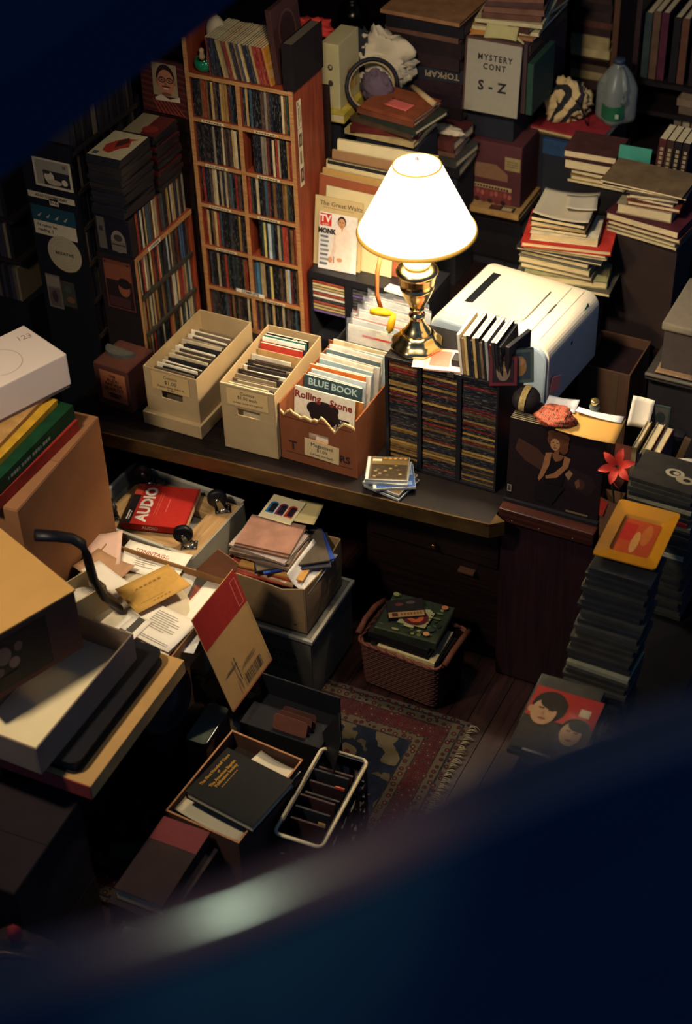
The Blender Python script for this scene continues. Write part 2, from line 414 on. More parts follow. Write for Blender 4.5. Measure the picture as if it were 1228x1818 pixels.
# ------------------------------------------------------------------ rug
rug_m = bpy.data.materials.new('oriental_rug'); rug_m.use_nodes = True
def rug_nodes():
    nt = rug_m.node_tree; N = nt.nodes; L = nt.links; b = N['Principled BSDF']; b.inputs['Roughness'].default_value = 0.95; b.inputs['Specular IOR Level'].default_value = 0.05
    tc = N.new('ShaderNodeTexCoord'); sp = N.new('ShaderNodeSeparateXYZ'); L.new(tc.outputs['Object'], sp.inputs[0])
    def math_(op, a, b_=None, v=None):
        n = N.new('ShaderNodeMath'); n.operation = op
        L.new(a, n.inputs[0])
        if b_ is not None: L.new(b_, n.inputs[1])
        elif v is not None: n.inputs[1].default_value = v
        return n.outputs[0]
    # distance to the nearest edge of a 1.30 x 1.15 rug centred on its origin
    ex = math_('SUBTRACT', math_('ABSOLUTE', sp.outputs[0]), v=0.65); ey = math_('SUBTRACT', math_('ABSOLUTE', sp.outputs[1]), v=0.575)
    e = math_('MULTIPLY', math_('MAXIMUM', ex, ey), v=-1.0)
    nz = N.new('ShaderNodeTexNoise'); nz.inputs['Scale'].default_value = 16; L.new(tc.outputs['Object'], nz.inputs[0])
    band = N.new('ShaderNodeValToRGB'); band.color_ramp.interpolation = 'CONSTANT'
    cols = [(0, '#4b4238'), (0.014, '#1d2026'), (0.02, '#474032'), (0.052, '#1c161c'), (0.058, '#371519'), (0.118, '#191c24'), (0.124, '#443e31'), (0.156, '#1c1a22'), (0.162, '#161a28')]
    el = band.color_ramp.elements
    el[0].position = 0; el[0].color = (*lin(cols[0][1]), 1); el[1].position = cols[-1][0]; el[1].color = (*lin(cols[-1][1]), 1)
    for p, c in cols[1:-1]:
        k = el.new(p); k.color = (*lin(c), 1)
    L.new(e, band.inputs[0])
    def vor(scale, feat='F1'):
        v = N.new('ShaderNodeTexVoronoi'); v.inputs['Scale'].default_value = scale; v.feature = feat; v.inputs['Randomness'].default_value = 0.55
        L.new(tc.outputs['Object'], v.inputs['Vector']); return v
    v1 = vor(38); r1 = N.new('ShaderNodeValToRGB'); r1.color_ramp.interpolation = 'CONSTANT'
    k = r1.color_ramp.elements; k[0].position = 0; k[0].color = (*lin('#5d4638'), 1); k[1].position = 0.16; k[1].color = (*lin('#3d181b'), 1)
    for p, c in ((0.30, '#1d1c22'), (0.38, '#5a5242'), (0.5, '#3a1a1e'),): q = k.new(p); q.color = (*lin(c), 1)
    L.new(v1.outputs['Distance'], r1.inputs[0])
    mask1 = math_('LESS_THAN', v1.outputs['Distance'], v=0.40)
    mx = N.new('ShaderNodeMix'); mx.data_type = 'RGBA'
    L.new(mask1, mx.inputs[0]); L.new(band.outputs[0], mx.inputs[6]); L.new(r1.outputs[0], mx.inputs[7])
    # field: large pale arabesques on navy
    v2 = vor(7.5, 'SMOOTH_F1'); dd = math_('ADD', v2.outputs['Distance'], math_('MULTIPLY', nz.outputs['Fac'], v=0.35))
    r2 = N.new('ShaderNodeValToRGB'); r2.color_ramp.interpolation = 'CONSTANT'
    k = r2.color_ramp.elements; k[0].position = 0; k[0].color = (*lin('#3d1a1c'), 1); k[1].position = 0.24; k[1].color = (*lin('#4d4536'), 1)
    for p, c in ((0.44, '#131826'), (0.56, '#151a2a'), (0.62, '#463e30'), (0.74, '#141826')): q = k.new(p); q.color = (*lin(c), 1)
    L.new(dd, r2.inputs[0])
    inside = math_('GREATER_THAN', e, v=0.162)
    m2 = N.new('ShaderNodeMix'); m2.data_type = 'RGBA'; L.new(inside, m2.inputs[0]); L.new(mx.outputs[2], m2.inputs[6]); L.new(r2.outputs[0], m2.inputs[7])
    L.new(m2.outputs[2], b.inputs['Base Color'])
    n3 = N.new('ShaderNodeTexNoise'); n3.inputs['Scale'].default_value = 420; L.new(tc.outputs['Object'], n3.inputs[0])
    bp = N.new('ShaderNodeBump'); bp.inputs['Strength'].default_value = 0.6; bp.inputs['Distance'].default_value = 0.004
    L.new(n3.outputs['Fac'], bp.inputs['Height']); L.new(bp.outputs[0], b.inputs['Normal'])
rug_nodes()
rug = mesh_thing(G().box(-0.65, -0.575, 0, 0.65, 0.575, 0.009), 'rug', [rug_m], 'worn red and navy oriental rug with a pale fringe on the floor', 'rug', (-2.06, 3.005, -0.0092), (0, 0, 0.035))
g = G()
for i in range(170):
    y = -0.575 + 1.15 * i / 170; a = random.uniform(-0.5, 0.5); l = random.uniform(0.02, 0.045)
    g.tube([(0.648, y, 0.006), (0.648 + l * 0.6, y + a * 0.01, 0.008 + random.uniform(0, 0.006)), (0.648 + l, y + a * 0.03, 0.004)], [0.0022, 0.0018, 0.0008], 4)
fr = g.obj('fringe', [M('#8d8066', 0.9)], rug); fr['kind'] = 'stuff'

# ================================================================== the desk
t = thing('desk', 'long dark wooden desk with a worn metal edge strip', 'desk')
s_ = 0.07                                              # the front edge runs a little askew
g = G(); yf = lambda x: 3.787 + s_ * (x + 1.455)
g.prism([(-3.083, yf(-3.083)), (-1.46, yf(-1.46)), (-1.46, 4.55), (-1.53, 4.55), (-1.53, 4.9), (-2.45, 4.9), (-2.45, 4.67), (-3.083, 4.67)], 0.70, 0.75)
g.obj('desk_top', [wood('desk_top_wood', '#0b0809', '#191010', 5, 0.45)], t)
g = G(); e_ = 0.006
g.prism([(-3.083, yf(-3.083) - e_), (-1.46, yf(-1.46) - e_), (-1.46, yf(-1.46)), (-3.083, yf(-3.083))], 0.695, 0.7525)
g.prism([(-1.46, yf(-1.46) - e_), (-1.42, 3.815), (-1.46, 3.84)], 0.695, 0.7525)
g.obj('edge_strip', [M('#6a5230', 0.36, 0.5, 22, 0.2, 0.5, metal=0.65, stretch=(0.4, 1, 1))], t)
for x, y in ((-1.57, 4.86), (-3.03, 4.0), (-3.03, 4.6)):
    G().box(x - 0.03, y - 0.03, 0, x + 0.03, y + 0.03, 0.70).obj('leg', [DARKW], t)
p = G().box(-1.98, 3.93, 0.0, -1.468, 4.5, 0.70).obj('pedestal', [DARKW], t)
dr = G().box(-1.965, 3.915, 0.44, -1.475, 3.93, 0.67).obj('drawer', [DARKW], p, bevel=0.003)
k = Y(770, 968, 3.9)
G().lathe([(0.004, 0), (0.005, 0.012), (0.011, 0.016), (0.011, 0.024), (0.005, 0.028)], 12, T=Matrix.Translation((k.x, 3.915, k.z)) @ Matrix.Rotation(PI / 2, 4, 'X')).obj('knob', [M('#b08a4a', 0.25, 0.1, metal=1.0)], p)
k = Y(829, 1013, 3.92)
G().box(k.x - 0.03, 3.905, k.z - 0.006, k.x + 0.03, 3.93, k.z + 0.006).obj('pull', [M('#5b3a2c', 0.4)], p, bevel=0.003)

# ------------------------------------------------------------------ boxes of comics and magazines
COMIC_EDGE = M('#d8ceb4', 0.8, 0.15, 120, 0.1)
CM = {}
def comic(name, label, group, w, th, h, color, loc, lean=0.0, rz=0.0):
    k = (name == 'comic', round(w, 3), round(th, 4), round(h, 3))
    if k not in CM: CM[k] = G().box(-w / 2, -th / 2, 0, w / 2, th / 2, h, ms=(0, 0 if name == 'comic' else 1, 0, 0, 0, 0)).mesh('comic', [COVER, COMIC_EDGE], 0.0008)
    o = bpy.data.objects.new(name, CM[k]); COL.objects.link(o)
    o.location = loc; o.rotation_euler = (-lean, 0, rz); setcol(o, color)
    return tag(o, label, 'comic' if name == 'comic' else 'magazine', group)
DK = ['#2a2422', '#3a2f28', '#1e1d20', '#4a4036', '#5d5142', '#38302c', '#6b5a44']
LT = ['#cfc4a8', '#b8ab8c', '#d8cfb8', '#a6987a', '#c0b8a4', '#8d8068']
def notes(parent, w, h, loc, rot, mat, lines, size, name='price_note'):
    n_ = G().box(-w / 2, -h / 2, 0, w / 2, h / 2, 0.0008).obj(name, [mat], parent, loc, rot)
    for i, (s, dy, k) in enumerate(lines): txt(n_, s, size * k, (0, dy, 0.001), (0, 0, 0.03 * (-1) ** i), M('#2c2a30', 0.8, 0, 10, 0))
    return n_
b1 = open_box(0.213, 0.39, 0.236, 0.004, 'comic_box', CARD, 'tan comic box standing in its own lid, half full of comics', 'box', (-2.663, 4.008, 0.752), 0.0, (0.135, 0.085, 0.03), 0.0012, group='boxes of comics on the desk')
g = G(); g.box(-0.118, -0.215, 0.0, -0.1075, 0.205, 0.052); g.box(0.1075, -0.215, 0, 0.118, 0.205, 0.052); g.box(-0.1075, -0.215, 0, 0.1075, -0.1955, 0.052)
g.obj('lid', [CARD], b1, bevel=0.0015)
notes(b1, 0.15, 0.072, (0.0, -0.1962, 0.19), FRONT, M('#bda06c', 0.8, 0.05), [('Comics', 0.021, 1), ('$1.00', 0.0, 1.2), ('Please keep them in', -0.018, 0.75), ('order', -0.029, 0.7)], 0.018)
for i in range(24):
    f_ = i / 23
    comic('comic', f'bagged comic, {nth(i + 1)} from the front of the tan box with its lid underneath', 'comics in the box with its lid underneath', 0.160, 0.006, 0.200 + random.uniform(-0.006, 0.010),
          random.choice(DK if i % 2 or not i else LT), (-2.663 + (0.013 if i % 2 else -0.012) + random.uniform(-0.003, 0.003), 3.835 + 0.245 * f_, 0.759), 0.14 + 0.1 * f_, random.uniform(-0.03, 0.03))
b2 = open_box(0.205, 0.375, 0.272, 0.004, 'comic_box', CARD, 'tan comic box without a lid, full of comics with tall magazines at the back', 'box', (-2.357, 3.985, 0.752), 0.045, (0.165, 0.085, 0.028), 0.0012, group='boxes of comics on the desk')
notes(b2, 0.155, 0.068, (0.0, -0.1887, 0.225), FRONT, M('#c2a672', 0.8, 0.05), [('Comics', 0.02, 1), ('$1.50 each', 0.002, 0.95), ('various, some are marked', -0.018, 0.6)], 0.018)
g = G()
for i in range(13): g.box(-0.098 + 0.015 * i, -0.1895, 0.27, -0.098 + 0.015 * (i + 1), -0.1855, 0.272 + random.uniform(0.0005, 0.004))
g.obj('torn_rim', [M('#d6c49a', 0.9)], b2)
for i in range(19):
    f_ = i / 18
    comic('comic', f'bagged comic, {nth(i + 1)} from the front of the tan box without a lid', 'comics in the box without a lid', 0.152, 0.006, 0.232 + random.uniform(-0.008, 0.012),
          random.choice(DK if i % 3 else LT), (-2.357 + (0.011 if i % 2 else -0.011) - 0.01 * f_, 3.815 + 0.165 * f_, 0.759), 0.12 + 0.06 * f_, 0.045 + random.uniform(-0.03, 0.03))
comic('file_divider', 'plain brown card divider behind the comics in the box without a lid', None, 0.18, 0.003, 0.235, '#a68452', (-2.365, 4.026, 0.759), 0.18, 0.045)['category'] = 'divider'
for i, (c, l) in enumerate((('#b13a2c', 'red topped magazine standing at the back of the box without a lid'), ('#e6e0d2', 'white magazine with a dark picture at the back of the box without a lid'),
                            ('#2d6a6a', 'teal edged magazine second last in the box without a lid'), ('#1c1b22', 'black magazine with white rings, last in the box without a lid'))):
    m_ = comic('magazine', l, 'tall magazines at the back of the comic box', 0.160, 0.007, 0.262 if i else 0.25, c, (-2.37, 4.052 + i * 0.015, 0.759), 0.14, 0.045)
    if i == 3: prints(m_, [(ell(0.03, 0.01, 0.012, 0.012), '#d8d0c0'), (ell(0.03, 0.01, 0.008, 0.008), '#1c1b22'), (ell(0.056, 0.01, 0.012, 0.012), '#d8d0c0'), (ell(0.056, 0.01, 0.008, 0.008), '#1c1b22')], (0, -0.004, 0.24), FRONT)
    if i == 1: prints(m_, [(rect(-0.09, -0.03, 0.09, 0.0), '#3b2730'), (rect(-0.09, -0.012, -0.03, 0.0), '#a4372b')], (0, -0.004, 0.248), FRONT)

# brown magazine carton with a torn rim
b3 = thing('magazine_carton', 'brown printed carton with a torn front rim, full of magazines', 'box', (-2.098, 4.01, 0.752), 0.0)
g = G(); w_, d_, h_ = 0.29, 0.38, 0.25; tt = 0.005
g.box(-w_ / 2, -d_ / 2, 0, w_ / 2, d_ / 2, tt); g.box(-w_ / 2, -d_ / 2, tt, -w_ / 2 + tt, d_ / 2, h_ - 0.02); g.box(w_ / 2 - tt, -d_ / 2, tt, w_ / 2, d_ / 2, h_ - 0.01); g.box(-w_ / 2, d_ / 2 - tt, tt, w_ / 2, d_ / 2, h_)
zc, hw, hh = 0.125, 0.075, 0.03; yf0, yf1 = -d_ / 2, -d_ / 2 + tt
g.box(-w_ / 2 + tt, yf0, tt, w_ / 2 - tt, yf1, zc - hh / 2); g.box(-w_ / 2 + tt, yf0, zc - hh / 2, -hw / 2, yf1, zc + hh / 2); g.box(hw / 2, yf0, zc - hh / 2, w_ / 2 - tt, yf1, zc + hh / 2)
n_ = 22; rt_ = random.Random(5); prof = [0.202 + rt_.uniform(-0.011, 0.011) + 0.006 * math.sin(i * 0.8) - (0.016 if 4 < i < 9 else 0) for i in range(n_ + 1)]
pts = [(-w_ / 2 + tt, zc + hh / 2), (w_ / 2 - tt, zc + hh / 2)] + [(w_ / 2 - tt - (w_ - 2 * tt) * i / n_, prof[i]) for i in range(n_ + 1)]
g.prism(pts, -yf1, -yf0, T=Matrix.Rotation(PI / 2, 4, 'X'))
g.obj('carton', [M('#7a4528', 0.8, 0.12, 14)], b3)
g = G()
for i in range(n_):
    x0 = w_ / 2 - tt - (w_ - 2 * tt) * (i + 1) / n_; x1 = w_ / 2 - tt - (w_ - 2 * tt) * i / n_
    g.add([(x0, yf0 - 0.0006, prof[i + 1] - 0.006), (x1, yf0 - 0.0006, prof[i] - 0.006), (x1, yf0 - 0.0006, prof[i] + 0.0015), (x0, yf0 - 0.0006, prof[i + 1] + 0.0015),
           (x0, yf1, prof[i + 1] - 0.006), (x1, yf1, prof[i] - 0.006), (x1, yf1, prof[i] + 0.0015), (x0, yf1, prof[i + 1] + 0.0015)],
          [(0, 1, 2, 3), (7, 6, 5, 4), (3, 2, 6, 7), (0, 4, 5, 1)])
g.obj('torn_edge', [M('#c7a877', 0.9)], b3)
IN2 = M('#2e1c1c', 0.8, 0.1)
txt(b3, 'T', 0.05, (-0.098, yf0 - 0.0008, 0.065), FRONT, IN2, bold=0.001); txt(b3, 'RS', 0.038, (0.098, yf0 - 0.0008, 0.065), FRONT, IN2, bold=0.001)
prints(b3, [(rect(-0.125, -0.001, 0.125, 0.001), '#2e1c1c'), (rect(-0.13, 0.145, 0.0, 0.147), '#2e1c1c'), (rect(0.0, 0.155, 0.13, 0.157), '#2e1c1c')], (0, yf0 - 0.0004, 0.035), FRONT, 'printed_rule')
notes(b3, 0.13, 0.072, (0.012, yf0 - 0.001, 0.075), sc2(FRONT, -0.05), M('#c9b183', 0.8, 0.06), [('Magazines', 0.018, 1.1), ('$1.00', -0.003, 0.9), ('(unless marked)', -0.022, 0.7)], 0.019)
# the magazines standing in it
def mag(w, h, c, x, y, z, lean, label, th=0.005, rz=0.0):
    return comic('magazine', label, 'magazines in the brown printed carton', w, th, h, c, (x, y, z), lean, rz)
m_ = mag(0.225, 0.262, '#ddd3bb', -2.10, 3.845, 0.762, 0.16, 'front magazine with a big dark hairdo on its cover, in the brown carton')
prints(m_, [(rect(-0.108, -0.125, 0.108, 0.0), '#d9cfb6'), (ell(0.0, -0.075, 0.055, 0.048, 18), '#1c1214'), (ell(-0.035, -0.06, 0.03, 0.025), '#1c1214'), (ell(0.03, -0.05, 0.025, 0.022), '#1c1214'),
            (rect(0.048, -0.125, 0.095, -0.075), '#1d1a1c'), (rect(-0.02, -0.15, 0.035, -0.11), '#1c1214')], (0, -0.003, 0.255), FRONT)
txt(m_, 'Rolling', 0.036, (-0.062, -0.0042, 0.234), FRONT, M('#7d2a26', 0.6), bold=0.001); txt(m_, 'Stone', 0.036, (0.062, -0.0042, 0.228), FRONT, M('#7d2a26', 0.6), bold=0.001)
for i, s in enumerate(('THE', 'FUNK', 'REVIVAL')): txt(m_, s, 0.011, (0.071, -0.0042, 0.17 - 0.013 * i), FRONT, WHITEP)
mag(0.2, 0.25, '#a8652d', -2.065, 3.862, 0.762, 0.16, 'orange and yellow covered magazine behind the big hairdo cover')
m_ = mag(0.215, 0.285, '#36484c', -2.09, 3.884, 0.762, 0.16, 'grey blue magazine headed BLUE BOOK in the brown carton')
txt(m_, 'BLUE BOOK', 0.034, (0.0, -0.0032, 0.262), FRONT, M('#a9c0b8', 0.6), bold=0.0008)
ML = [('#d8d3c6', 'white'), ('#b9c4c6', 'pale blue'), ('#c56a2e', 'orange edged'), ('#e3ddd0', 'white'), ('#8fa5ac', 'grey blue'), ('#d9cfb8', 'cream'), ('#c9c4ba', 'pale grey'), ('#5c6d74', 'slate'), ('#dcd6c8', 'off-white'), ('#a5b7bc', 'light blue'), ('#cbb794', 'tan')]
for i, (c, n_) in enumerate(ML):
    mag(0.205, 0.272 + 0.004 * (i % 3), c, -2.10 + 0.008 * math.sin(i * 2.3), 3.908 + i * 0.021, 0.762, 0.18, f'{n_} magazine in the brown carton, {nth(i + 1)} behind the BLUE BOOK', 0.006, random.uniform(-0.04, 0.04))
# black crate of bagged magazines behind it
cr = open_box(0.30, 0.25, 0.25, 0.006, 'magazine_crate', BLACKM, 'black crate of plastic sleeved magazines behind the brown carton', 'crate', (-2.075, 4.335, 0.752), 0.0, None, 0.001)
bagm = bpy.data.materials.new('clear_sleeve'); bagm.use_nodes = True
bb = bagm.node_tree.nodes['Principled BSDF']; bb.inputs['Base Color'].default_value = (0.75, 0.78, 0.8, 1); bb.inputs['Roughness'].default_value = 0.12; bb.inputs['Alpha'].default_value = 0.22; bb.inputs['Specular IOR Level'].default_value = 0.8
nz = bagm.node_tree.nodes.new('ShaderNodeTexNoise'); nz.inputs['Scale'].default_value = 30; bp = bagm.node_tree.nodes.new('ShaderNodeBump'); bp.inputs['Strength'].default_value = 0.7; bp.inputs['Distance'].default_value = 0.01
bagm.node_tree.links.new(nz.outputs['Fac'], bp.inputs['Height']); bagm.node_tree.links.new(bp.outputs[0], bb.inputs['Normal'])
SL = [('#cfc9bb', 'cream'), ('#b7c0c0', 'grey'), ('#c23f2d', 'red banded'), ('#d7d2c4', 'white'), ('#9fb0b4', 'blue grey'), ('#d0c8b4', 'ivory'), ('#8c9698', 'dull grey'), ('#bcc4c2', 'pale'), ('#7f8a8c', 'slate grey')]
for i, (c, n_) in enumerate(SL):
    m_ = comic('magazine', f'{n_} magazine in a clear plastic sleeve, {nth(i + 1)} in the black crate', 'sleeved magazines in the black crate', 0.23, 0.006, 0.285 + 0.006 * (i % 2), c, (-2.08 + 0.012 * math.sin(i * 3), 4.225 + i * 0.024, 0.762), 0.12, random.uniform(-0.05, 0.05))
    s2 = G(); nx = 8; tops = [0.312 + 0.006 * math.sin(k * 2.1 + i) for k in range(nx + 1)]
    for k in range(nx): s2.add([(-0.12 + 0.24 * k / nx, -0.006, 0.0), (-0.12 + 0.24 * (k + 1) / nx, -0.006, 0.0), (-0.12 + 0.24 * (k + 1) / nx, -0.006 - 0.004 * math.sin(k + 1.0), tops[k + 1]), (-0.12 + 0.24 * k / nx, -0.006 - 0.004 * math.sin(k), tops[k])], [(0, 1, 2, 3)], 0, True)
    s2.obj('sleeve', [bagm], m_, fix=False)
    if i in (0, 2, 4): prints(m_, [(rect(-0.11, 0.0, 0.11, 0.03), '#c2c0b4'), (rect(-0.06, 0.004, 0.1, 0.012), '#b5392c' if i != 4 else '#33383c')], (0, -0.0034, 0.245), FRONT)

# small dark carton of a printed label at the far end of the row
ax = closed_box(0.15, 0.16, 0.178, 'book_carton', M('#4c2a22', 0.75, 0.12, 14), 'small brown carton with a printed paper label beside the first comic box', 'box', (-2.915, 3.905, 0.752), -0.06, False)
lb = G().box(-0.055, -0.062, 0, 0.055, 0.062, 0.0006).obj('paper_label', [M('#a0613f', 0.75, 0.1, 20)], ax, (0.005, -0.0806, 0.095), FRONT)
for s, y, k in (('THE', 0.044, 0.9), ('ALEX\u00b7', 0.026, 1.25), ('ANDRIA', 0.008, 1.25), ('QUARTET', -0.01, 1.15), ('LAWRENCE', -0.032, 0.65), ('DURRELL', -0.043, 0.65)):
    txt(lb, s, 0.016 * k, (0, y, 0.001), (0, 0, 0), M('#2b1715', 0.8), bold=0.0004)
g = G()
for i in range(5): g.prism([(0.062 * math.cos(a) - 0.01, 0.062 * math.sin(a) * 0.75) for a in [PI + PI * k / 10 for k in range(11)]], i * 0.003, i * 0.003 + 0.0025)
mesh_thing(g, 'brush_pad', [M('#4a4a46', 0.7, 0.2, 90)], 'grey half round wiper pad lying on the small labelled carton', 'pad', (-2.925, 3.925, 0.9305), (0, 0, -0.1))

# ------------------------------------------------------------------ the tower of discs the lamp stands on
T = thing('disc_tower', 'low black three column disc tower under the brass lamp', 'rack', (0, 0, 0))
X0, X1, TY = -1.883, -1.505, 3.94
cols = [(-1.893, -1.790), (-1.774, -1.650), (-1.633, -1.513)]
g = G(); g.box(-1.905, TY, 0.752, X1, TY + 0.225, 0.762); g.box(-1.905, TY, 1.178, X1, TY + 0.225, 1.19); g.box(-1.905, TY + 0.2, 0.762, X1, TY + 0.225, 1.178)
for x0, x1 in ((-1.905, -1.893), (-1.790, -1.774), (-1.650, -1.633), (-1.513, X1)): g.box(x0, TY, 0.762, x1, TY + 0.2, 1.178)
g.obj('rack_body', [BLACKP], T, bevel=0.001)
jw = {}
JC = ['#1b1b20', '#23201f', '#1a1d24', '#3a2a1a', '#5b2018', '#6a4a20', '#1c1c1c', '#8a6a34', '#2a2426', '#701f1a', '#1d1f28', '#46402f', '#a5813c', '#202024', '#191a1e']
for ci, (x0, x1) in enumerate(cols):
    w = x1 - x0 - 0.003; me = G().box(-w / 2, 0, 0, w / 2, 0.14, 0.0094, ms=(1, 1, 0, 1, 1, 1)).mesh('jewel_case', [SPINE_H, BLACKP])
    for i in range(39):
        o = bpy.data.objects.new('jewel_case', me); COL.objects.link(o)
        o.location = ((x0 + x1) / 2, TY + 0.004 + random.uniform(0, 0.006), 0.763 + i * 0.01055); k_ = random.choice(JC); setcol(o, k_)
        tag(o, '%s disc case, %s down in the %s column of the tower under the lamp' % (cname(k_), nth(39 - i), ('end', 'middle', 'far')[2 - ci]), 'disc case', 'discs in the %s column of the black tower' % ('end', 'middle', 'far')[2 - ci])

# ------------------------------------------------------------------ the lamp
LX, LY, LZ = -1.832, 4.035, 1.191
Lm = thing('table_lamp', 'brass urn table lamp with a glowing cream cone shade on the disc tower', 'lamp', (LX, LY, LZ))
brass = M('#d6bf86', 0.2, 0.08, 12, 0.03, 0.5, metal=1.0)
G().lathe([(0.076, 0), (0.084, 0.004), (0.086, 0.012), (0.080, 0.020), (0.070, 0.028), (0.062, 0.036), (0.060, 0.042), (0.054, 0.050), (0.047, 0.054)], 40, lobes=8, amp=0.04).obj('base', [brass], Lm)
G().lathe([(0.047, 0.053), (0.045, 0.06), (0.036, 0.072), (0.026, 0.088), (0.021, 0.104), (0.020, 0.112), (0.027, 0.116), (0.027, 0.122), (0.018, 0.127), (0.017, 0.136), (0.024, 0.142), (0.024, 0.147)], 32).obj('stem', [brass], Lm)
G().lathe([(0.02, 0.147), (0.026, 0.158), (0.036, 0.176), (0.047, 0.202), (0.053, 0.22), (0.0545, 0.222), (0.0545, 0.228), (0.053, 0.23), (0.058, 0.252), (0.0615, 0.27), (0.063, 0.276), (0.0675, 0.281), (0.068, 0.288), (0.060, 0.296), (0.050, 0.302), (0.034, 0.305)], 36).obj('urn', [brass], Lm)
G().lathe([(0.030, 0.304), (0.043, 0.308), (0.045, 0.316), (0.036, 0.324), (0.024, 0.328), (0.024, 0.342), (0.012, 0.346), (0.012, 0.40), (0.018, 0.40), (0.018, 0.44), (0.004, 0.442)], 28).obj('cap', [M('#d8cdb0', 0.25, 0.08, 10, 0.02, 0.5)], Lm)
shm = M('#fff0d0', 0.8, 0.02, 8, 0.02, 0.1, emit=1.9)
zb, zt, rb, rt = 0.425, 0.652, 0.186, 0.074
sh = G().lathe([(rb, zb), (rt, zt), (rt - 0.002, zt), (rb - 0.002, zb), (rb, zb)], 56, close=False).obj('lamp_shade', [shm], Lm)
trimm = M('#c99a42', 0.7, 0.1, 60, 0.1)
G().lathe([(rb + 0.001, zb - 0.002), (rb + 0.0035, zb), (rb - 0.001, zb + 0.011), (rb - 0.004, zb + 0.011), (rb - 0.003, zb - 0.002)], 56, close=False).obj('lower_trim', [trimm], sh)
G().lathe([(rt + 0.002, zt - 0.007), (rt + 0.001, zt + 0.002), (rt - 0.004, zt + 0.002), (rt - 0.003, zt - 0.007)], 40, close=False).obj('upper_trim', [trimm], sh)
g = G()
for a in (0.3, 0.3 + PI):
    g.tube([(0.016 * math.cos(a), 0.016 * math.sin(a), 0.41), (0.055 * math.cos(a), 0.055 * math.sin(a), 0.47), (0.055 * math.cos(a), 0.055 * math.sin(a), 0.56), (0.02 * math.cos(a), 0.02 * math.sin(a), 0.645), (0, 0, 0.648)], 0.0016, 6)
for k in range(3): g.tube([(0, 0, 0.646), (0.072 * math.cos(k * 2.1), 0.072 * math.sin(k * 2.1), 0.648)], 0.0013, 6)
g.obj('harp', [M('#8d7b50', 0.3, 0.1, metal=1.0)], Lm)
G().lathe([(0.004, 0.648), (0.008, 0.652), (0.005, 0.66), (0.009, 0.668), (0.006, 0.676), (0.002, 0.68)], 14).obj('finial', [M('#6a6470', 0.3, 0.05, metal=0.8)], Lm)
G().lathe([(0.012, 0.44), (0.016, 0.455), (0.028, 0.48), (0.03, 0.50), (0.026, 0.52), (0.012, 0.532), (0.002, 0.535)], 18).obj('bulb', [M('#ffe6b8', 0.4, 0, 5, 0, emit=22.0)], Lm)
lp = lamp('lamp_bulb_light', 'POINT', (0, 0, 0.60), 40, (1.0, 0.83, 0.61), 0.03); lp.parent = Lm
# banana-shaped yellow and orange charm hanging beside the urn
q = thing('hanging_toy', 'small toy with yellow feet and an orange strap behind the lamp urn', 'toy', (-1.985, 4.10, 1.191))
G().tube([(-0.012, 0.02, 0.27), (-0.018, 0.0, 0.2), (-0.016, -0.01, 0.12), (0.0, -0.015, 0.075)], [0.006, 0.008, 0.008, 0.007], 8).obj('strap', [M('#8a4a22', 0.6)], q)
G().tube([(-0.03, -0.03, 0.062), (0.0, -0.03, 0.07), (0.03, -0.02, 0.066), (0.042, -0.012, 0.062)], [0.009, 0.015, 0.012, 0.005], 10).obj('foot', [M('#d8a81c', 0.5)], q)
G().tube([(0.05, -0.02, 0.068), (0.045, -0.03, 0.04), (0.04, -0.035, 0.012), (0.04, -0.035, 0.001)], [0.007, 0.013, 0.012, 0.006], 10).obj('foot', [M('#d8a81c', 0.5)], q)

# ------------------------------------------------------------------ printer
P = thing('printer', 'beige and grey laser printer behind the brass lamp', 'printer', (-1.675, 4.515, 0.855), -0.10)
w_, d_, h_ = 0.455, 0.39, 0.26
def rounded(x0, x1, z1, r, n=8): return [(x0, 0.0), (x1, 0.0)] + [(x1 - r + r * math.cos(PI / 2 * k / n), z1 - r + r * math.sin(PI / 2 * k / n)) for k in range(n + 1)] + [(x0 + r + r * math.cos(PI / 2 + PI / 2 * k / n), z1 - r + r * math.sin(PI / 2 + PI / 2 * k / n)) for k in range(n + 1)]
TX = Matrix.Rotation(PI / 2, 4, 'X')
body = G().prism(rounded(-w_ / 2, w_ / 2, h_, 0.05), -d_ / 2, d_ / 2, T=TX).obj('body', [M('#cfc6b0', 0.5, 0.03, 8, 0.03, 0.3)], P, bevel=0.006)
G().prism(rounded(-w_ / 2 + 0.004, w_ / 2 - 0.004, h_ - 0.008, 0.05), d_ / 2 - 0.01, d_ / 2 + 0.012, T=TX).obj('front_panel', [M('#8496a6', 0.5, 0.03, 8, 0.03, 0.3)], P, bevel=0.008)  # grey front, coloured bluer for the weaker lamp light on it
shade_ = M('#d9cfb8', 0.45, 0.03, 8, 0.03, 0.35)
G().box(-w_ / 2 + 0.03, -d_ / 2 + 0.03, h_ - 0.002, w_ / 2 - 0.1, d_ / 2 - 0.02, h_ + 0.004).obj('top_cover', [shade_], P, bevel=0.003)
G().box(w_ / 2 - 0.098, -d_ / 2 + 0.03, h_ - 0.002, w_ / 2 - 0.052, d_ / 2 - 0.02, h_ + 0.003).obj('side_cover', [shade_], P, bevel=0.003)
tr = G()
tr.box(-0.135, -0.11, h_ + 0.004, 0.075, 0.115, h_ + 0.0065); tr.obj('paper_tray', [M('#d2c8b0', 0.45, 0.03)], P, bevel=0.001)
g = G()
for k in range(9): a0 = k / 8 * PI / 2; g.tube([(0.078, 0.11, h_ + 0.006), (0.078, -0.08, h_ + 0.006), (0.068, -0.105, h_ + 0.006), (0.05, -0.113, h_ + 0.006), (-0.02, -0.113, h_ + 0.006)], 0.0018, 6) if k == 0 else None
g.obj('tray_groove', [M('#8f8670', 0.6)], P)
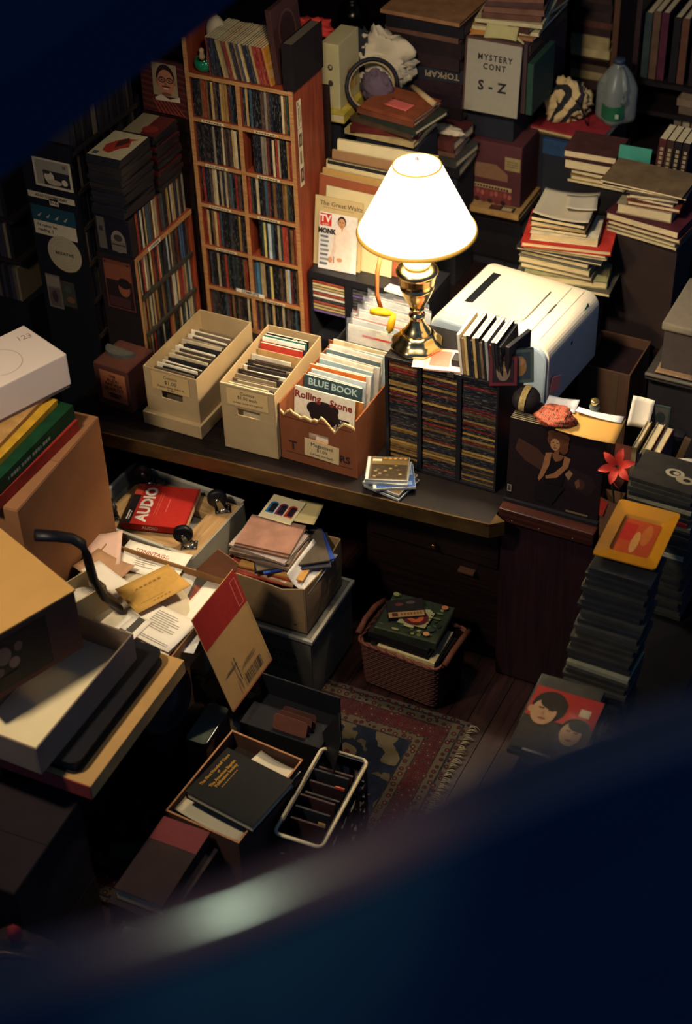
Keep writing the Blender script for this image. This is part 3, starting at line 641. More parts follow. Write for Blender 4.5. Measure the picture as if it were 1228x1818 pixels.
G().box(-0.155, -0.085, h_ + 0.004, -0.125, 0.125, h_ + 0.0075).obj('paper_slot', [M('#0d1016', 0.6)], P)
G().box(w_ / 2 - 0.102, -0.01, h_ + 0.002, w_ / 2 - 0.096, 0.05, h_ + 0.0055).obj('latch', [M('#4d4a38', 0.5)], P)
G().box(-0.028, -0.0005, 0, 0.028, 0.0005, 0.024).obj('maker_badge', [M('#3d6b62', 0.4)], P, (w_ / 2 - 0.012, 0.11, h_ - 0.035), (0.0, -0.6, PI / 2))
G().box(-0.005, -0.0005, 0, 0.005, 0.0005, 0.012).obj('power_mark', [INK], P, (w_ / 2 + 0.0005, -0.02, h_ - 0.085), (0, 0, PI / 2))
G().box(-0.02, -0.0006, -0.03, 0.02, 0.0006, 0.03).obj('sticky_note', [M('#b0686a', 0.7)], P, (w_ / 2 + 0.012, -0.16, 0.10), (0, 0.2, 1.2))
closed_box(0.36, 0.32, 0.1, 'low_carton', M('#171419', 0.8), 'low dark carton the printer stands on', 'box', (-1.70, 4.52, 0.7525), -0.10, False)
# ================================================================== the tall bookcase
def X(px, py, x):
    d = ray(px, py); t = (x - CO.x) / d.x
    return CO + d * t
BX0, BX1, BY0, BY1 = -2.895, -2.477, 4.45, 4.665
SHZ = [1.772, 1.607, 1.435, 1.269, 1.095, 0.920, 0.768]
B = thing('bookcase', 'tall red brown two column bookcase of discs standing on the back of the desk', 'bookcase')
th = 0.016
g = G(); g.box(BX0, BY0, 0.752, BX0 + th, BY1, 1.90); g.obj('side_panel', [REDW], B)
g = G(); g.box(BX1 - th, BY0, 0.752, BX1, BY1, 1.775); g.obj('side_panel', [REDW], B)
G().box(BX0 + th, BY1 - 0.006, 0.752, BX1 - th, BY1, 1.775).obj('back_panel', [M('#45201a', 0.8)], B)
xm = -2.690
G().box(xm - th / 2, BY0, 0.752, xm + th / 2, BY1 - 0.006, 1.758).obj('divider', [REDW], B)
for z in SHZ: G().box(BX0 + th, BY0 + 0.001, z - 0.014, BX1 - th, BY1 - 0.006, z).obj('shelf', [REDW if z < 1.7 else REDW], B)
g = G()
g.box(BX0, BY0 - 0.0015, 0.752, BX0 + th, BY0, 1.90); g.box(BX1 - th, BY0 - 0.0015, 0.752, BX1, BY0, 1.775); g.box(xm - th / 2, BY0 - 0.0015, 0.752, xm + th / 2, BY0, 1.758)
for z in SHZ: g.box(BX0 + th, BY0 - 0.0008, z - 0.014, BX1 - th, BY0 + 0.001, z)
g.obj('edge_banding', [EDGEW], B)
LABELM = M('#c9ba92', 0.8, 0.08, 40, 0)
for k, (xa, n_) in enumerate(((-2.80, 1), (-2.59, 1), (-2.80, 2), (-2.59, 2), (-2.80, 3), (-2.60, 3), (-2.79, 4), (-2.60, 5))):
    zc = SHZ[n_] - 0.0065
    lb = G().box(-0.045, -0.005, 0, 0.045, 0.005, 0.0006).obj('shelf_label', [LABELM], B, (xa, BY0 - 0.0016, zc), FRONT)
    if k == 7: pass
    prints(lb, [(rect(-0.038 + 0.011 * i, -0.0018, -0.03 + 0.011 * i, 0.0022), '#4a3c30') for i in range(7)], (0, 0, 0.0006), (0, 0, 0), 'printed_words')
lb = G().box(-0.06, -0.0075, 0, 0.06, 0.0075, 0.0006).obj('shelf_label', [M('#e4dcc6', 0.8)], B, (-2.70, BY0 - 0.002, SHZ[4] - 0.165), sc2(FRONT, -0.02))
txt(lb, 'COMPLETE', 0.015, (0, 0, 0.0009), (0, 0, 0), INK, bold=0.0004)
p = Y(557, 0, 4.45)
G().lathe([(0.006, 0), (0.006, 0.003), (0.003, 0.004)], 12, T=Matrix.Rotation(PI / 2, 4, 'X')).obj('price_dot', [M('#c98a3c', 0.5)], B, (-2.545, BY0 - 0.001, SHZ[1] - 0.007))
def side_strip(pts, polys):
    a = X(*pts[0], BX1 + 0.0008); b = X(*pts[1], BX1 + 0.0008)
    w, h = 0.03, abs(a.z - b.z)
    s_ = G().box(-w / 2, -h / 2, 0, w / 2, h / 2, 0.0006).obj('bookmark', [M('#cfc19a', 0.8, 0.06)], B, (BX1 + 0.0004, 4.487, (a.z + b.z) / 2), RIGHT)
    prints(s_, [([(x * w, y * h) for x, y in q], c) for q, c in polys], (0, 0, 0.0007), (0, 0, 0), 'printed_words')
side_strip(((536, 172), (536, 224)), [(rect(-0.3, 0.3, -0.1, 0.45), '#6d5c44'), (rect(-0.3, -0.4, -0.05, 0.25), '#8b7a5c'), (rect(0.05, -0.3, 0.3, 0.3), '#a3936f')])
side_strip(((533, 228), (531, 336)), [(rect(-0.35, 0.2, 0.35, 0.42), '#5a4a40'), (ell(0, 0.3, 0.22, 0.07), '#a58a6c'), (rect(-0.3, -0.1, 0.1, 0.12), '#7d6c50'), (rect(-0.35, -0.42, 0.35, -0.18), '#4a3030'), (ell(0, -0.3, 0.2, 0.07), '#b08c6c')])
# discs, cell by cell
SPC = ['#101116'] * 9 + ['#1a1618'] * 3 + ['#211d1f', '#2a2322', '#1d2230', '#2b3038', '#8f6c36', '#a98a55', '#b89a66', '#6b4a26', '#59201b', '#7a241d', '#8e2f22', '#c1ad84', '#9a8a6c', '#49362a', '#314a54', '#7f7462', '#26382f']
DM = {}
def disc(w, h, d=0.125):
    k = (round(w, 4), round(h, 3))
    if k not in DM: DM[k] = G().box(-w / 2, 0, 0, w / 2, d, h, ms=(1, 1, 0, 1, 1, 1)).mesh('disc_case', [SPINE_V, M('#2a2a2e', 0.3, 0.1, 30, 0, 0.4)])
    return DM[k]
rown = ['top', 'second', 'third', 'fourth', 'fifth', 'lowest']
for r in range(6):
    z = SHZ[r + 1]
    for c, (xa, xb) in enumerate(((BX0 + th + 0.001, xm - th / 2 - 0.001), (xm + th / 2 + 0.001, BX1 - th - 0.001))):
        x = xa + (0.03 if (r, c) in ((1, 1), (3, 1)) else 0.0)
        hh = 0.145 if SHZ[r] - 0.014 - z > 0.15 else 0.134
        pal = SPC if (r, c) not in ((3, 1), (4, 1)) else SPC + ['#3d6f8e', '#2d5a80', '#8fa8b0', '#b9c4c4', '#c9b86a']
        n_c = 0
        while True:
            w = random.choice((0.0095, 0.0105, 0.0105, 0.013))
            if x + w > xb - 0.0005: break
            o = bpy.data.objects.new('disc_case', disc(w - 0.0006, hh - random.choice((0, 0, 0.004)))); COL.objects.link(o)
            o.location = (x + w / 2, BY0 + 0.006 + random.uniform(0, 0.008), z + 0.0005); k_ = random.choice(pal); setcol(o, k_); n_c += 1
            tag(o, f'{cname(k_)} disc case, {nth(n_c)} along the {rown[r]} row, bookcase column by the {"corner" if c == 0 else "lamp side"}', 'disc case', f'discs in the {rown[r]} row, {"first" if c == 0 else "second"} column of the bookcase')
            x += w
        if r in (0, 1, 2) and c == 1 and r == 2: pass
# one disc lying on top of a row, as a long dark edge
# ------------------------------------------------------------------ things on top of the bookcase
z0 = SHZ[0] + 0.0005
pc = ['#6d2a26', '#23242c', '#2d2f38', '#1f232c', '#27282e', '#a8905c', '#8d7a4e', '#5d3a2a', '#7e2f2a', '#9c8656', '#3a332f', '#2a2a30', '#87663e', '#37404a', '#b49a66', '#35302e', '#24262e', '#30323a', '#9a7f4c', '#7d2b24']
x = -2.800
me = G().box(-0.0046, 0, 0, 0.0046, 0.165, 0.134, ms=(1, 1, 0, 0, 1, 0)).mesh('paperback', [SPINE_V, PAGES])
for i, c in enumerate(pc):
    o = bpy.data.objects.new('paperback', me); COL.objects.link(o)
    o.location = (x, BY0 + 0.008 + random.uniform(0, 0.006), z0 + 0.0016); o.rotation_euler = (0, -0.06 if i < 5 else -0.2, 0); setcol(o, c)
    tag(o, f'{cname(c)} paperback, {nth(i + 1)} from the green bowl, in the row atop the bookcase', 'book', 'paperbacks on top of the bookcase')
    x += 0.0098 if i != 4 else 0.021
for i, c in enumerate(('#7a2320', '#8f3a22', '#6a1d20', '#a8722c')):
    o = bpy.data.objects.new('comic', bpy.data.meshes.get('paperback')); COL.objects.link(o)
    o.location = (x + i * 0.0100, BY0 + 0.012, z0 + 0.0016); o.rotation_euler = (0, -0.2, 0); setcol(o, c); o.name = 'paperback'
    tag(o, ('dark red', 'orange and red', 'crimson', 'amber')[i] + ' paperback at the end of the row on top of the bookcase', 'book', 'paperbacks on top of the bookcase')
o = mesh_thing(G().box(-0.010, 0, 0, 0.010, 0.19, 0.255), 'album', [M('#3a211e', 0.6, 0.15)], 'tall dark brown album with an oval frame on top of the bookcase', 'album', (-2.548, BY0 + 0.03, z0 + 0.004), (0, -0.10, 0), 0.002)
prints(o, [(ell(0.095, 0.15, 0.06, 0.075, 24), '#52302a'), (ell(0.095, 0.15, 0.052, 0.066, 24), '#2c1a1a')], (0.0103, 0, 0), RIGHT, 'oval_frame')
G().box(-0.0085, 0.16, 0.2555, 0.0085, 0.19, 0.2575).obj('paper_tab', [M('#b9a878', 0.7)], o)
o = book('book', 'thick black book standing at the corner of the bookcase top', 'book', 0.165, 0.215, 0.042, '#191417', (-2.468, BY0 + 0.105, z0 + 0.0865), rot=(0, -PI / 2, 0), pages=M('#4d4338', 0.9, 0.2, 200))
p = Z(352, 122, z0)
vb = thing('bowl', 'small green glass bowl with figurines on top of the bookcase', 'bowl', (-2.836, 4.49, z0)); vb.scale = (1.2, 1.2, 1.2)
G().lathe([(0.012, 0), (0.022, 0.002), (0.029, 0.014), (0.031, 0.026), (0.027, 0.036), (0.024, 0.036), (0.027, 0.025), (0.02, 0.008), (0.002, 0.006)], 24).obj('glass_bowl', [M('#0c6b45', 0.12, 0.1, 12, 0.02, 0.6)], vb)
g = G(); g.lathe([(0.006, 0), (0.01, 0.01), (0.006, 0.022), (0.008, 0.03), (0.002, 0.036)], 10, c=(-0.008, 0.0, 0.03)); g.lathe([(0.005, 0), (0.008, 0.008), (0.005, 0.018), (0.002, 0.026)], 10, c=(0.012, 0.004, 0.03)); g.obj('figurine', [M('#a58f6a', 0.6)], vb)
lx = thing('lantern', 'cream paper globe standing behind the green bowl', 'lantern', (-2.832, 4.575, z0)); lx.scale = (0.85, 0.85, 1.25)
g = G(); lump(g, 0.042, 0.04, 0.044, (0, 0, 0.085), 3, 0.05); g.obj('globe', [M('#b8a98a', 0.6, 0.1, 12)], lx)
g = G(); lump(g, 0.024, 0.024, 0.024, (0.01, -0.03, 0.025), 5, 0.06); g.obj('lower_globe', [M('#a8997c', 0.6, 0.1, 12)], lx)
G().lathe([(0.022, 0), (0.022, 0.006), (0.01, 0.01), (0.01, 0.045)], 16).obj('stand', [M('#6a5a48', 0.6)], lx)
# dark cabinet behind, with the grey carton on it and the framed portrait
cb = thing('tall_cabinet', 'tall dark cabinet in the corner behind the disc shelves', 'cabinet')
G().box(-3.6, 4.69, 0, -2.60, 4.88, 1.72).obj('body', [DARKW], cb)
for xd in (-3.6, -3.02): G().box(xd + 0.01, 4.675, 0.1, xd + 0.56, 4.69, 1.70).obj('door', [DARKW], cb, bevel=0.003)
cx = mesh_thing(G().box(-0.085, -0.06, 0, 0.085, 0.06, 0.075), 'tissue_box', [M('#5d574c', 0.8, 0.1)], 'grey carton with an oval opening on the dark cabinet behind the bookcase', 'box', (-2.735, 4.80, 1.7205), (0, 0, 0.1), 0.003)
prints(cx, [(ell(0, 0, 0.04, 0.02, 20), '#2f2c28')], (-0.02, 0, 0.0753), (0, 0, 0), 'opening')
a, b = Y(250, 195, 4.47), Y(328, 108, 4.47)
pf = mesh_thing(G().box(-0.098, -0.006, 0, 0.098, 0.006, 0.2), 'portrait_picture', [M('#2a1517', 0.6)], 'dark red picture of a smiling man in glasses beside the bookcase', 'picture', (-2.995, 4.47, 1.588), (-0.03, 0, 0), 0.001)
poly = [(rect(-0.095, 0.003, 0.095, 0.197), '#3d1a1b')]
for k in range(9):
    poly.append(([(-0.095, 0.02 + k * 0.022), (0.095, -0.004 + k * 0.022), (0.095, 0.004 + k * 0.022), (-0.095, 0.029 + k * 0.022)], '#57261f'))
for k in range(7):
    poly.append(([(-0.03 + 0.017 * k, 0.004), (-0.02 + 0.017 * k, 0.004), (-0.05 + 0.014 * k, 0.055), (-0.055 + 0.014 * k, 0.055)], '#7a3328'))
poly += [(rect(-0.045, 0.07, 0.055, 0.19), '#8c7a58'), ([(-0.04, 0.06), (-0.015, 0.075), (0.02, 0.06), (0.06, 0.075), (0.062, 0.055), (-0.04, 0.05)], '#b9a58a'), (ell(0.008, 0.135, 0.038, 0.053, 22), '#231613'), (ell(0.009, 0.122, 0.034, 0.047, 22), '#a5694a'), (ell(-0.027, 0.125, 0.005, 0.011, 8), '#8f583e'), (ell(0.045, 0.125, 0.005, 0.011, 8), '#8f583e'),
         (ell(-0.006, 0.131, 0.0145, 0.0105), '#171012'), (ell(0.026, 0.131, 0.0145, 0.0105), '#171012'), (ell(-0.006, 0.131, 0.0112, 0.0072), '#94614a'), (ell(0.026, 0.131, 0.0112, 0.0072), '#94614a'), (ell(-0.005, 0.131, 0.003, 0.003, 8), '#171012'), (ell(0.025, 0.131, 0.003, 0.003, 8), '#171012'),
         ([(0.007, 0.128), (0.014, 0.112), (0.005, 0.112)], '#8a5138'), (rect(-0.006, 0.106, 0.026, 0.110), '#30191a'), (ell(0.01, 0.1, 0.011, 0.003, 12), '#c8b090'), (ell(0.01, 0.08, 0.02, 0.006, 12), '#6b3f2e')]
prints(pf, poly, (0, -0.0062, 0), FRONT)
mesh_thing(G().box(-0.12, -0.075, 0, 0.12, 0.075, 0.83), 'picture_stand', [DARKW], 'narrow dark stand carrying the picture of the smiling man', 'stand', (-3.02, 4.545, 0.752), (0, 0, 0), 0.002)

# ------------------------------------------------------------------ low disc shelves between the corner and the comic boxes
CX0, CX1, CY0, CY1 = -3.075, -2.92, 4.05, 4.44
S = thing('disc_shelf', 'red edged disc shelves facing the comic boxes, in the corner by the bookcase', 'shelf')
cz = [1.240, 1.068, 0.912, 0.800]
G().box(CX0, CY0, 0.752, CX1, CY0 + 0.014, 1.24).obj('side_panel', [M('#1a1213', 0.6)], S)
G().box(CX0, CY1 - 0.014, 0.752, CX1, CY1, 1.24).obj('side_panel', [REDW], S)
G().box(CX0, CY0 + 0.014, 0.752, CX0 + 0.006, CY1 - 0.014, 1.24).obj('back_panel', [DARKW], S)
for i, z in enumerate(cz): G().box(CX0 + 0.006, CY0 + 0.014, z - 0.014, CX1, CY1 - 0.014, z).obj('shelf', [REDW if i == 0 else M('#34332c', 0.5)], S)
g = G(); g.box(CX1, CY0, 0.752, CX1 + 0.0012, CY0 + 0.014, 1.24); g.box(CX1, CY0, 1.222, CX1 + 0.0014, CY1, 1.2405); g.obj('edge_banding', [EDGEW], S)
lb = G().box(-0.04, -0.008, 0, 0.04, 0.008, 0.0006).obj('shelf_label', [M('#d2c9ae', 0.8)], S, (CX1 + 0.0016, 4.18, 1.232), RIGHT)
txt(lb, 'COMEDIES', 0.013, (0, 0, 0.0008), (0, 0, 0), INK)
po = G().box(-0.062, -0.105, 0, 0.062, 0.105, 0.0012).obj('poster', [M('#241313', 0.5)], S, (-2.995, CY0 - 0.0014, 1.12), FRONT)
prints(po, [(rect(-0.058, -0.1, 0.058, 0.1), '#5b3023'), (rect(-0.054, -0.096, 0.054, 0.06), '#1e1416'), (rect(-0.054, 0.02, 0.054, 0.085), '#6d3b28'), (ell(0.02, -0.01, 0.024, 0.034), '#7a4430'), (ell(0.022, 0.012, 0.026, 0.022), '#1a1113'), (rect(-0.05, -0.09, 0.04, -0.05), '#3a2021'), (ell(0.045, 0.09, 0.004, 0.004, 8), '#151113'), (ell(-0.05, 0.09, 0.004, 0.004, 8), '#151113')], (0, 0, 0.0013), (0, 0, 0))
pal = SPC[3:] + ['#c6bb9c', '#b3a98c', '#8fa4a4', '#a3342a', '#d0c5a6', '#3d5b80', '#a8b4b4', '#c5b06a']
for r, (z, top, y0) in enumerate(((1.2405, 1.40, 4.10), (1.0685, 1.222, 4.07), (0.9125, 1.05, 4.07), (0.8005, 0.895, 4.07))):
    n_c = 0; y = y0; hh = min(0.142, top - z - 0.004) if r else 0.15
    while y < 4.415:
        w = random.choice((0.0105, 0.0125, 0.014))
        o = bpy.data.objects.new('disc_case', disc(w - 0.0006, hh)); COL.objects.link(o)
        o.rotation_euler = (0, 0.0, PI / 2); o.location = (CX1 - 0.008 - random.uniform(0, 0.006), y + w / 2, z)
        k_ = random.choice(pal); setcol(o, k_); n_c += 1
        tag(o, f'{cname(k_)} disc case, {nth(n_c)} along the {("row on top", "upper row", "middle row", "bottom row")[r]} of the red edged shelves', 'disc case', f'discs in the {("row on top", "upper row", "middle row", "bottom row")[r]} of the red edged shelves')
        y += w
# box set in front of the top row, black with pictures
o = mesh_thing(G().box(-0.07, -0.02, 0, 0.07, 0.02, 0.15), 'box_set', [M('#14131a', 0.45)], 'black boxed set with small pale pictures at the end of the top row of discs', 'box set', (-2.995, 4.07, 1.2406), (0, 0, 0), 0.001)
prints(o, [(rect(-0.062, 0.02, -0.03, 0.145), '#4d463e'), (rect(-0.055, 0.09, -0.04, 0.11), '#2a2624'), (ell(0.02, 0.06, 0.03, 0.045), '#6a5f52'), (rect(-0.01, 0.02, 0.05, 0.06), '#5d5347'), (rect(-0.008, 0.045, 0.048, 0.05), '#2a2624'), (ell(0.02, 0.075, 0.018, 0.014), '#2f2a28')], (0, -0.0202, 0), FRONT)
# piles of film cases lying on the discs
FCB = M('#17171d', 0.35, 0.1, 40, 0.04, 0.4)
FM = {}
def film_case(label, group, w, d, h, color, loc, rz, top=None, name='film_case'):
    k = (w, d, h)
    if k not in FM: FM[k] = G().box(-w / 2, -d / 2, 0, w / 2, d / 2, h, ms=(1, 0, 0, 1, 1, 1)).mesh('film_case', [SPINE_F, FCB], 0.001)
    o = bpy.data.objects.new(name, FM[k]); COL.objects.link(o); o.location = loc; o.rotation_euler = (0, 0, rz); setcol(o, color)
    tag(o, label, 'film case', group)
    if top: prints(o, top, (0, 0, h + 0.0002), (0, 0, 0))
    return o
z = 1.4005
redpic = [(rect(-0.066, -0.09, 0.066, 0.09), '#c2b48a'), ([(-0.03, -0.05), (0.0, -0.06), (0.02, -0.02), (0.045, 0.0), (0.03, 0.04), (0.05, 0.06), (0.0, 0.05), (-0.025, 0.02), (-0.04, -0.01)], '#a8382a'), ([(0.0, -0.02), (0.03, 0.03), (0.01, 0.06), (-0.012, 0.02)], '#4a2a26'), (rect(-0.055, -0.08, -0.035, -0.06), '#41566a')]
for i in range(15):
    last = i == 14
    film_case('film case with a white and red cover on top of the pile by the corner' if last else f'black film case, {nth(15 - i)} down in the pile under the white and red cover', 'film cases piled on the disc shelves', 0.135, 0.19, 0.0148, random.choice(('#1b1b20', '#1d1d22', '#25211f')), (-2.99 + random.uniform(-0.006, 0.006), 4.135 + random.uniform(-0.006, 0.006), z), random.uniform(-0.05, 0.05), redpic if last else None)
    z += 0.0151
z = 1.4005
for i in range(14):
    last = i == 13
    film_case('film case with a pale and red cover on the second pile, beside the bookcase' if last else f'dark film case, {nth(14 - i)} down in the second pile, beside the bookcase', 'film cases piled beside the bookcase', 0.135, 0.15, 0.0148, random.choice(('#1b1b20', '#3a1517', '#25211f', '#571d1c')), (-2.985 + random.uniform(-0.006, 0.006), 4.335 + random.uniform(-0.006, 0.006), z), random.uniform(-0.05, 0.05),
              [(rect(-0.066, -0.072, 0.066, 0.072), '#59201f'), (rect(-0.066, -0.072, 0.0, 0.072), '#8d7f62'), (ell(0.02, -0.03, 0.03, 0.025), '#7a2d26')] if last else None)
    z += 0.0151
# ------------------------------------------------------------------ the dark disc shelves with notices on their end
Q = thing('disc_shelf', 'dark disc shelves with pictures and notices stuck on their end panel', 'shelf')
ax0, ax1, ay0, ay1 = -3.30, -3.09, 4.0, 4.44
G().box(ax0, ay0, 0, ax1, ay0 + 0.016, 1.66).obj('end_panel', [M('#0e0e14', 0.5)], Q)
G().box(ax0, ay1 - 0.016, 0, ax1, ay1, 1.66).obj('end_panel', [M('#0e0e14', 0.5)], Q)
G().box(ax0, ay0 + 0.016, 0, ax0 + 0.006, ay1 - 0.016, 1.66).obj('back_panel', [M('#0e0e14', 0.5)], Q)
for z in (0.9, 1.05, 1.20, 1.345, 1.487, 1.632): G().box(ax0 + 0.006, ay0 + 0.016, z - 0.016, ax1, ay1 - 0.016, z).obj('shelf', [M('#2c2320', 0.6)], Q)
g = G(); rnd = random.Random(4)
for z in (0.9, 1.05, 1.2, 1.345, 1.487, 1.632):
    y = ay0 + 0.02
    while y < ay1 - 0.03:
        w = rnd.choice((0.009, 0.0105, 0.013)); h = 0.118 + rnd.choice((0, 0, 0.003, -0.004)); k = rnd.choice((0, 0, 0, 1, 2, 3)); xo = rnd.uniform(0, 0.006)
        g.box(ax1 - 0.13 - xo, y, z + 0.0005, ax1 - 0.006 - xo, y + w - 0.0008, z + h, k); y += w
sd = g.obj('shelved_discs', [M('#1c1a1e', 0.4), M('#4a4038', 0.5), M('#2b2a30', 0.4), M('#6a5c48', 0.5)])
sd['kind'] = 'stuff'
def on_end(px0, py0, px1, py1, name, m, rz=0.0, disc_=False):
    # left edge from py0 down to py1, right edge at px1
    a, c_ = Y(px0, py0, ay0), Y(px0, py1, ay0); b = Y(px1, py0 + (px1 - px0) * 0.16, ay0)
    w, h = abs(b.x - a.x), abs(a.z - c_.z); b = Vector((b.x, b.y, c_.z))
    g = G()
    if disc_: g.prism(ell(0, 0, w / 2, w / 2 * 1.03, 30), 0, 0.0012)
    else: g.box(-w / 2, -h / 2, 0, w / 2, h / 2, 0.001)
    return g.obj(name, [m], Q, ((a.x + b.x) / 2, ay0 - 0.0006, (a.z + b.z) / 2), sc2(FRONT, rz)), w, h
PM = M('#a3967c', 0.7, 0.06, 20, 0)
o, w, h = on_end(56, 276, 123, 325, 'picture_card', PM)
prints(o, [(rect(-w * .44, -h * .42, w * .44, h * .44), '#7b7362'), (rect(-w * .25, -h * .40, w * .44, h * .1), '#1d1c20'), (ell(-w * .1, -h * .12, w * .13, h * .2), '#a89a80'), (ell(w * .02, -h * .28, w * .2, h * .1), '#94866c'), (ell(w * .3, -h * .22, w * .08, h * .11), '#a89a80'), (ell(-w * .16, h * .05, w * .1, h * .07), '#2a2524')], (0, 0, 0.0011), (0, 0, 0))
txt(o, '18', h * .17, (w * .32, h * .3, 0.0014), (0, 0, 0), INK, sx=0.9)
o, w, h = on_end(49, 336, 131, 346, 'name_strip', PM); txt(o, 'ADULT CONTEMPORARY', h * .62, (0, 0, 0.0012), (0, 0, 0), INK, sx=0.82, bold=0.0003)
o, w, h = on_end(87, 352, 103, 363, 'letter_tag', PM); txt(o, 'E-Z', h * .8, (0, 0, 0.0012), (0, 0, 0), INK, bold=0.0003)
o, w, h = on_end(54, 360, 131, 386, 'teal_card', M('#12343f', 0.6, 0.1)); prints(o, [([(-w * .38 + w * .2 * k, -h * .2), (-w * .33 + w * .2 * k, -h * .25), (-w * .26 + w * .2 * k, h * .08)], '#8a8378') for k in range(4)], (0, 0, 0.0011), (0, 0, 0))
o, w, h = on_end(60, 388, 134, 411, 'reading_card', PM)
txt(o, "I'd rather be", h * .3, (-w * .42, h * .2, 0.0012), (0, 0, 0), INK, align='LEFT', bold=0.0003); txt(o, 'reading. :)', h * .3, (-w * .42, -h * .15, 0.0012), (0, 0, 0), INK, align='LEFT', bold=0.0003)
o, w, h = on_end(81, 415, 140, 470, 'round_card', M('#8d8166', 0.7, 0.05, 20, 0), 0, True)
for k in (0.85, 0.68, 0.5):
    ring = G(); n_ = 28; R_ = w / 2 * k
    for i in range(n_):
        a0, a1 = 2 * PI * i / n_, 2 * PI * (i + 1) / n_
        ring.add([(R_ * math.cos(a0), R_ * math.sin(a0), 0.0014), (R_ * math.cos(a1), R_ * math.sin(a1), 0.0014), ((R_ - .0008) * math.cos(a1), (R_ - .0008) * math.sin(a1), 0.0014), ((R_ - .0008) * math.cos(a0), (R_ - .0008) * math.sin(a0), 0.0014)], [(0, 1, 2, 3)])
    ring.obj('printed_ring', [M('#6d624d', 0.7)], o, fix=False)
txt(o, 'BREATHE', w * .12, (0, 0, 0.0016), (0, 0, 0), INK, gap=1.15, bold=0.0003)
o, w, h = on_end(80, 484, 105, 540, 'photo_card', M('#5c5148', 0.7)); prints(o, [(rect(-w * .4, -h * .45, w * .4, h * .1), '#463b36'), (ell(0, -h * .15, w * .2, h * .18), '#2a2224'), (rect(-w * .45, h * .15, w * .45, h * .45), '#6d6354')], (0, 0, 0.0011), (0, 0, 0))
o, w, h = on_end(107, 497, 131, 540, 'photo_card', M('#2c2b24', 0.7)); prints(o, [(ell(w * .1, -h * .2, w * .3, h * .12), '#5c3a26'), (ell(0, h * .2, w * .25, h * .15), '#2f3a30')], (0, 0, 0.0011), (0, 0, 0))
# wall shelf of discs at the far edge of the picture
K = thing('disc_shelf', 'dark disc shelf at the edge of the room, beyond the notices', 'shelf')
G().box(-3.85, 4.02, 0, -3.40, 4.30, 0.95).obj('body', [M('#0f0f15', 0.5)], K)
G().box(-3.85, 4.02, 0.95, -3.835, 4.30, 1.45).obj('side_panel', [M('#0f0f15', 0.5)], K)
G().box(-3.85, 4.28, 0.95, -3.40, 4.30, 1.45).obj('back_panel', [M('#0f0f15', 0.5)], K)
for z in (1.13, 1.30): G().box(-3.835, 4.02, z - 0.014, -3.40, 4.28, z).obj('shelf', [M('#1d1718', 0.5)], K)
g = G()
for z in (0.951, 1.131, 1.301):
    x = -3.82
    while x < -3.43:
        w = rnd.choice((0.011, 0.014, 0.018)); k = rnd.choice((0, 0, 1, 2, 3))
        g.box(x, 4.03, z, x + w - 0.001, 4.16, z + 0.14, k); x += w
sd = g.obj('shelved_discs', [M('#1c1a1e', 0.4), M('#4a4038', 0.5), M('#2b2a30', 0.4), M('#6a5c48', 0.5)])
sd['kind'] = 'stuff'
# ================================================================== on the tower and on the desk beside it
me = G().box(-0.0047, 0, 0, 0.0047, 0.145, 0.135, ms=(1, 1, 0, 1, 1, 1)).mesh('standing_case', [SPINE_V, M('#2a2a2e', 0.3, 0.1, 30, 0, 0.4)], 0.0006)
me2 = G().box(-0.0047, 0, 0, 0.0047, 0.145, 0.148, ms=(0, 1, 0, 0, 0, 0)).mesh('standing_book', [COVER, PAGES], 0.0006)
rows = [('#d8d0b8', 'white'), ('#8d6a3e', 'tan'), ('#b9a06a', 'buff'), ('#23222a', 'black'), ('#1d1c22', 'dark'), ('#a88a54', 'ochre'), ('#2c2a2c', 'charcoal'), ('#6a5238', 'brown'), ('#1f1e24', 'black'), ('#8a8a84', 'grey'), ('#5c2420', 'maroon'), ('#2a262a', 'charcoal'), ('#201e22', 'black'), ('#16151a', 'black')]
x = -1.636
for i, (c, n_) in enumerate(rows):
    o = bpy.data.objects.new('small_book', me2 if i % 3 != 1 else me); COL.objects.link(o)
    o.location = (x, 3.944 + random.uniform(0, 0.006), 1.1916); o.rotation_euler = (0, -0.10, 0); setcol(o, c)
    tag(o, f'{n_} spined slim volume, {nth(i + 1)} from the lamp in the row on the black tower', 'book', 'slim volumes on the black tower')
    x += 0.0104
x += 0.004
o = mesh_thing(G().box(-0.062, -0.007, 0, 0.062, 0.007, 0.135), 'film_case', [M('#15141a', 0.35, 0.1, 30, 0, 0.4)], 'dark film case closing the row of slim volumes on the black tower', 'film case', (-1.478, 4.02, 1.191), (0, 0, 1.35), 0.001)
for i, (dx, dy, rz, c1, c2, c3, l) in enumerate(((-1.497, 3.95, 0.45, '#5a1f24', '#23161a', '#6a5a48', 'film case with a red bordered picture leaning at the end of the black tower'), (-1.455, 3.985, 0.55, '#3d4a44', '#27333a', '#7a5a34', 'film case with a blue and brown picture leaning behind the red bordered one'))):
    o = mesh_thing(G().box(-0.045, -0.006, 0, 0.045, 0.006, 0.10 if i == 0 else 0.115), 'film_case', [FCB], l, 'film case', (dx, dy, 1.185), (-0.25, 0, rz), 0.001, 'film cases leaning on the black tower')
    hh = 0.10 if i == 0 else 0.115
    prints(o, [(rect(-0.043, 0.002, 0.043, hh - 0.002), c1), (rect(-0.034, 0.012, 0.034, hh - 0.012), c2), (ell(0, hh * .5, 0.022, 0.034, 14), c3), (ell(0.004, hh * .62, 0.010, 0.012, 12), '#8a6a4c')], (0, -0.0062, 0), FRONT)
o = book('booklet', 'pink booklet lying by the lamp base on the black tower', 'booklet', 0.12, 0.12, 0.006, '#cf9a8e', (-1.715, 3.99, 1.191), 0.25, hard=False)
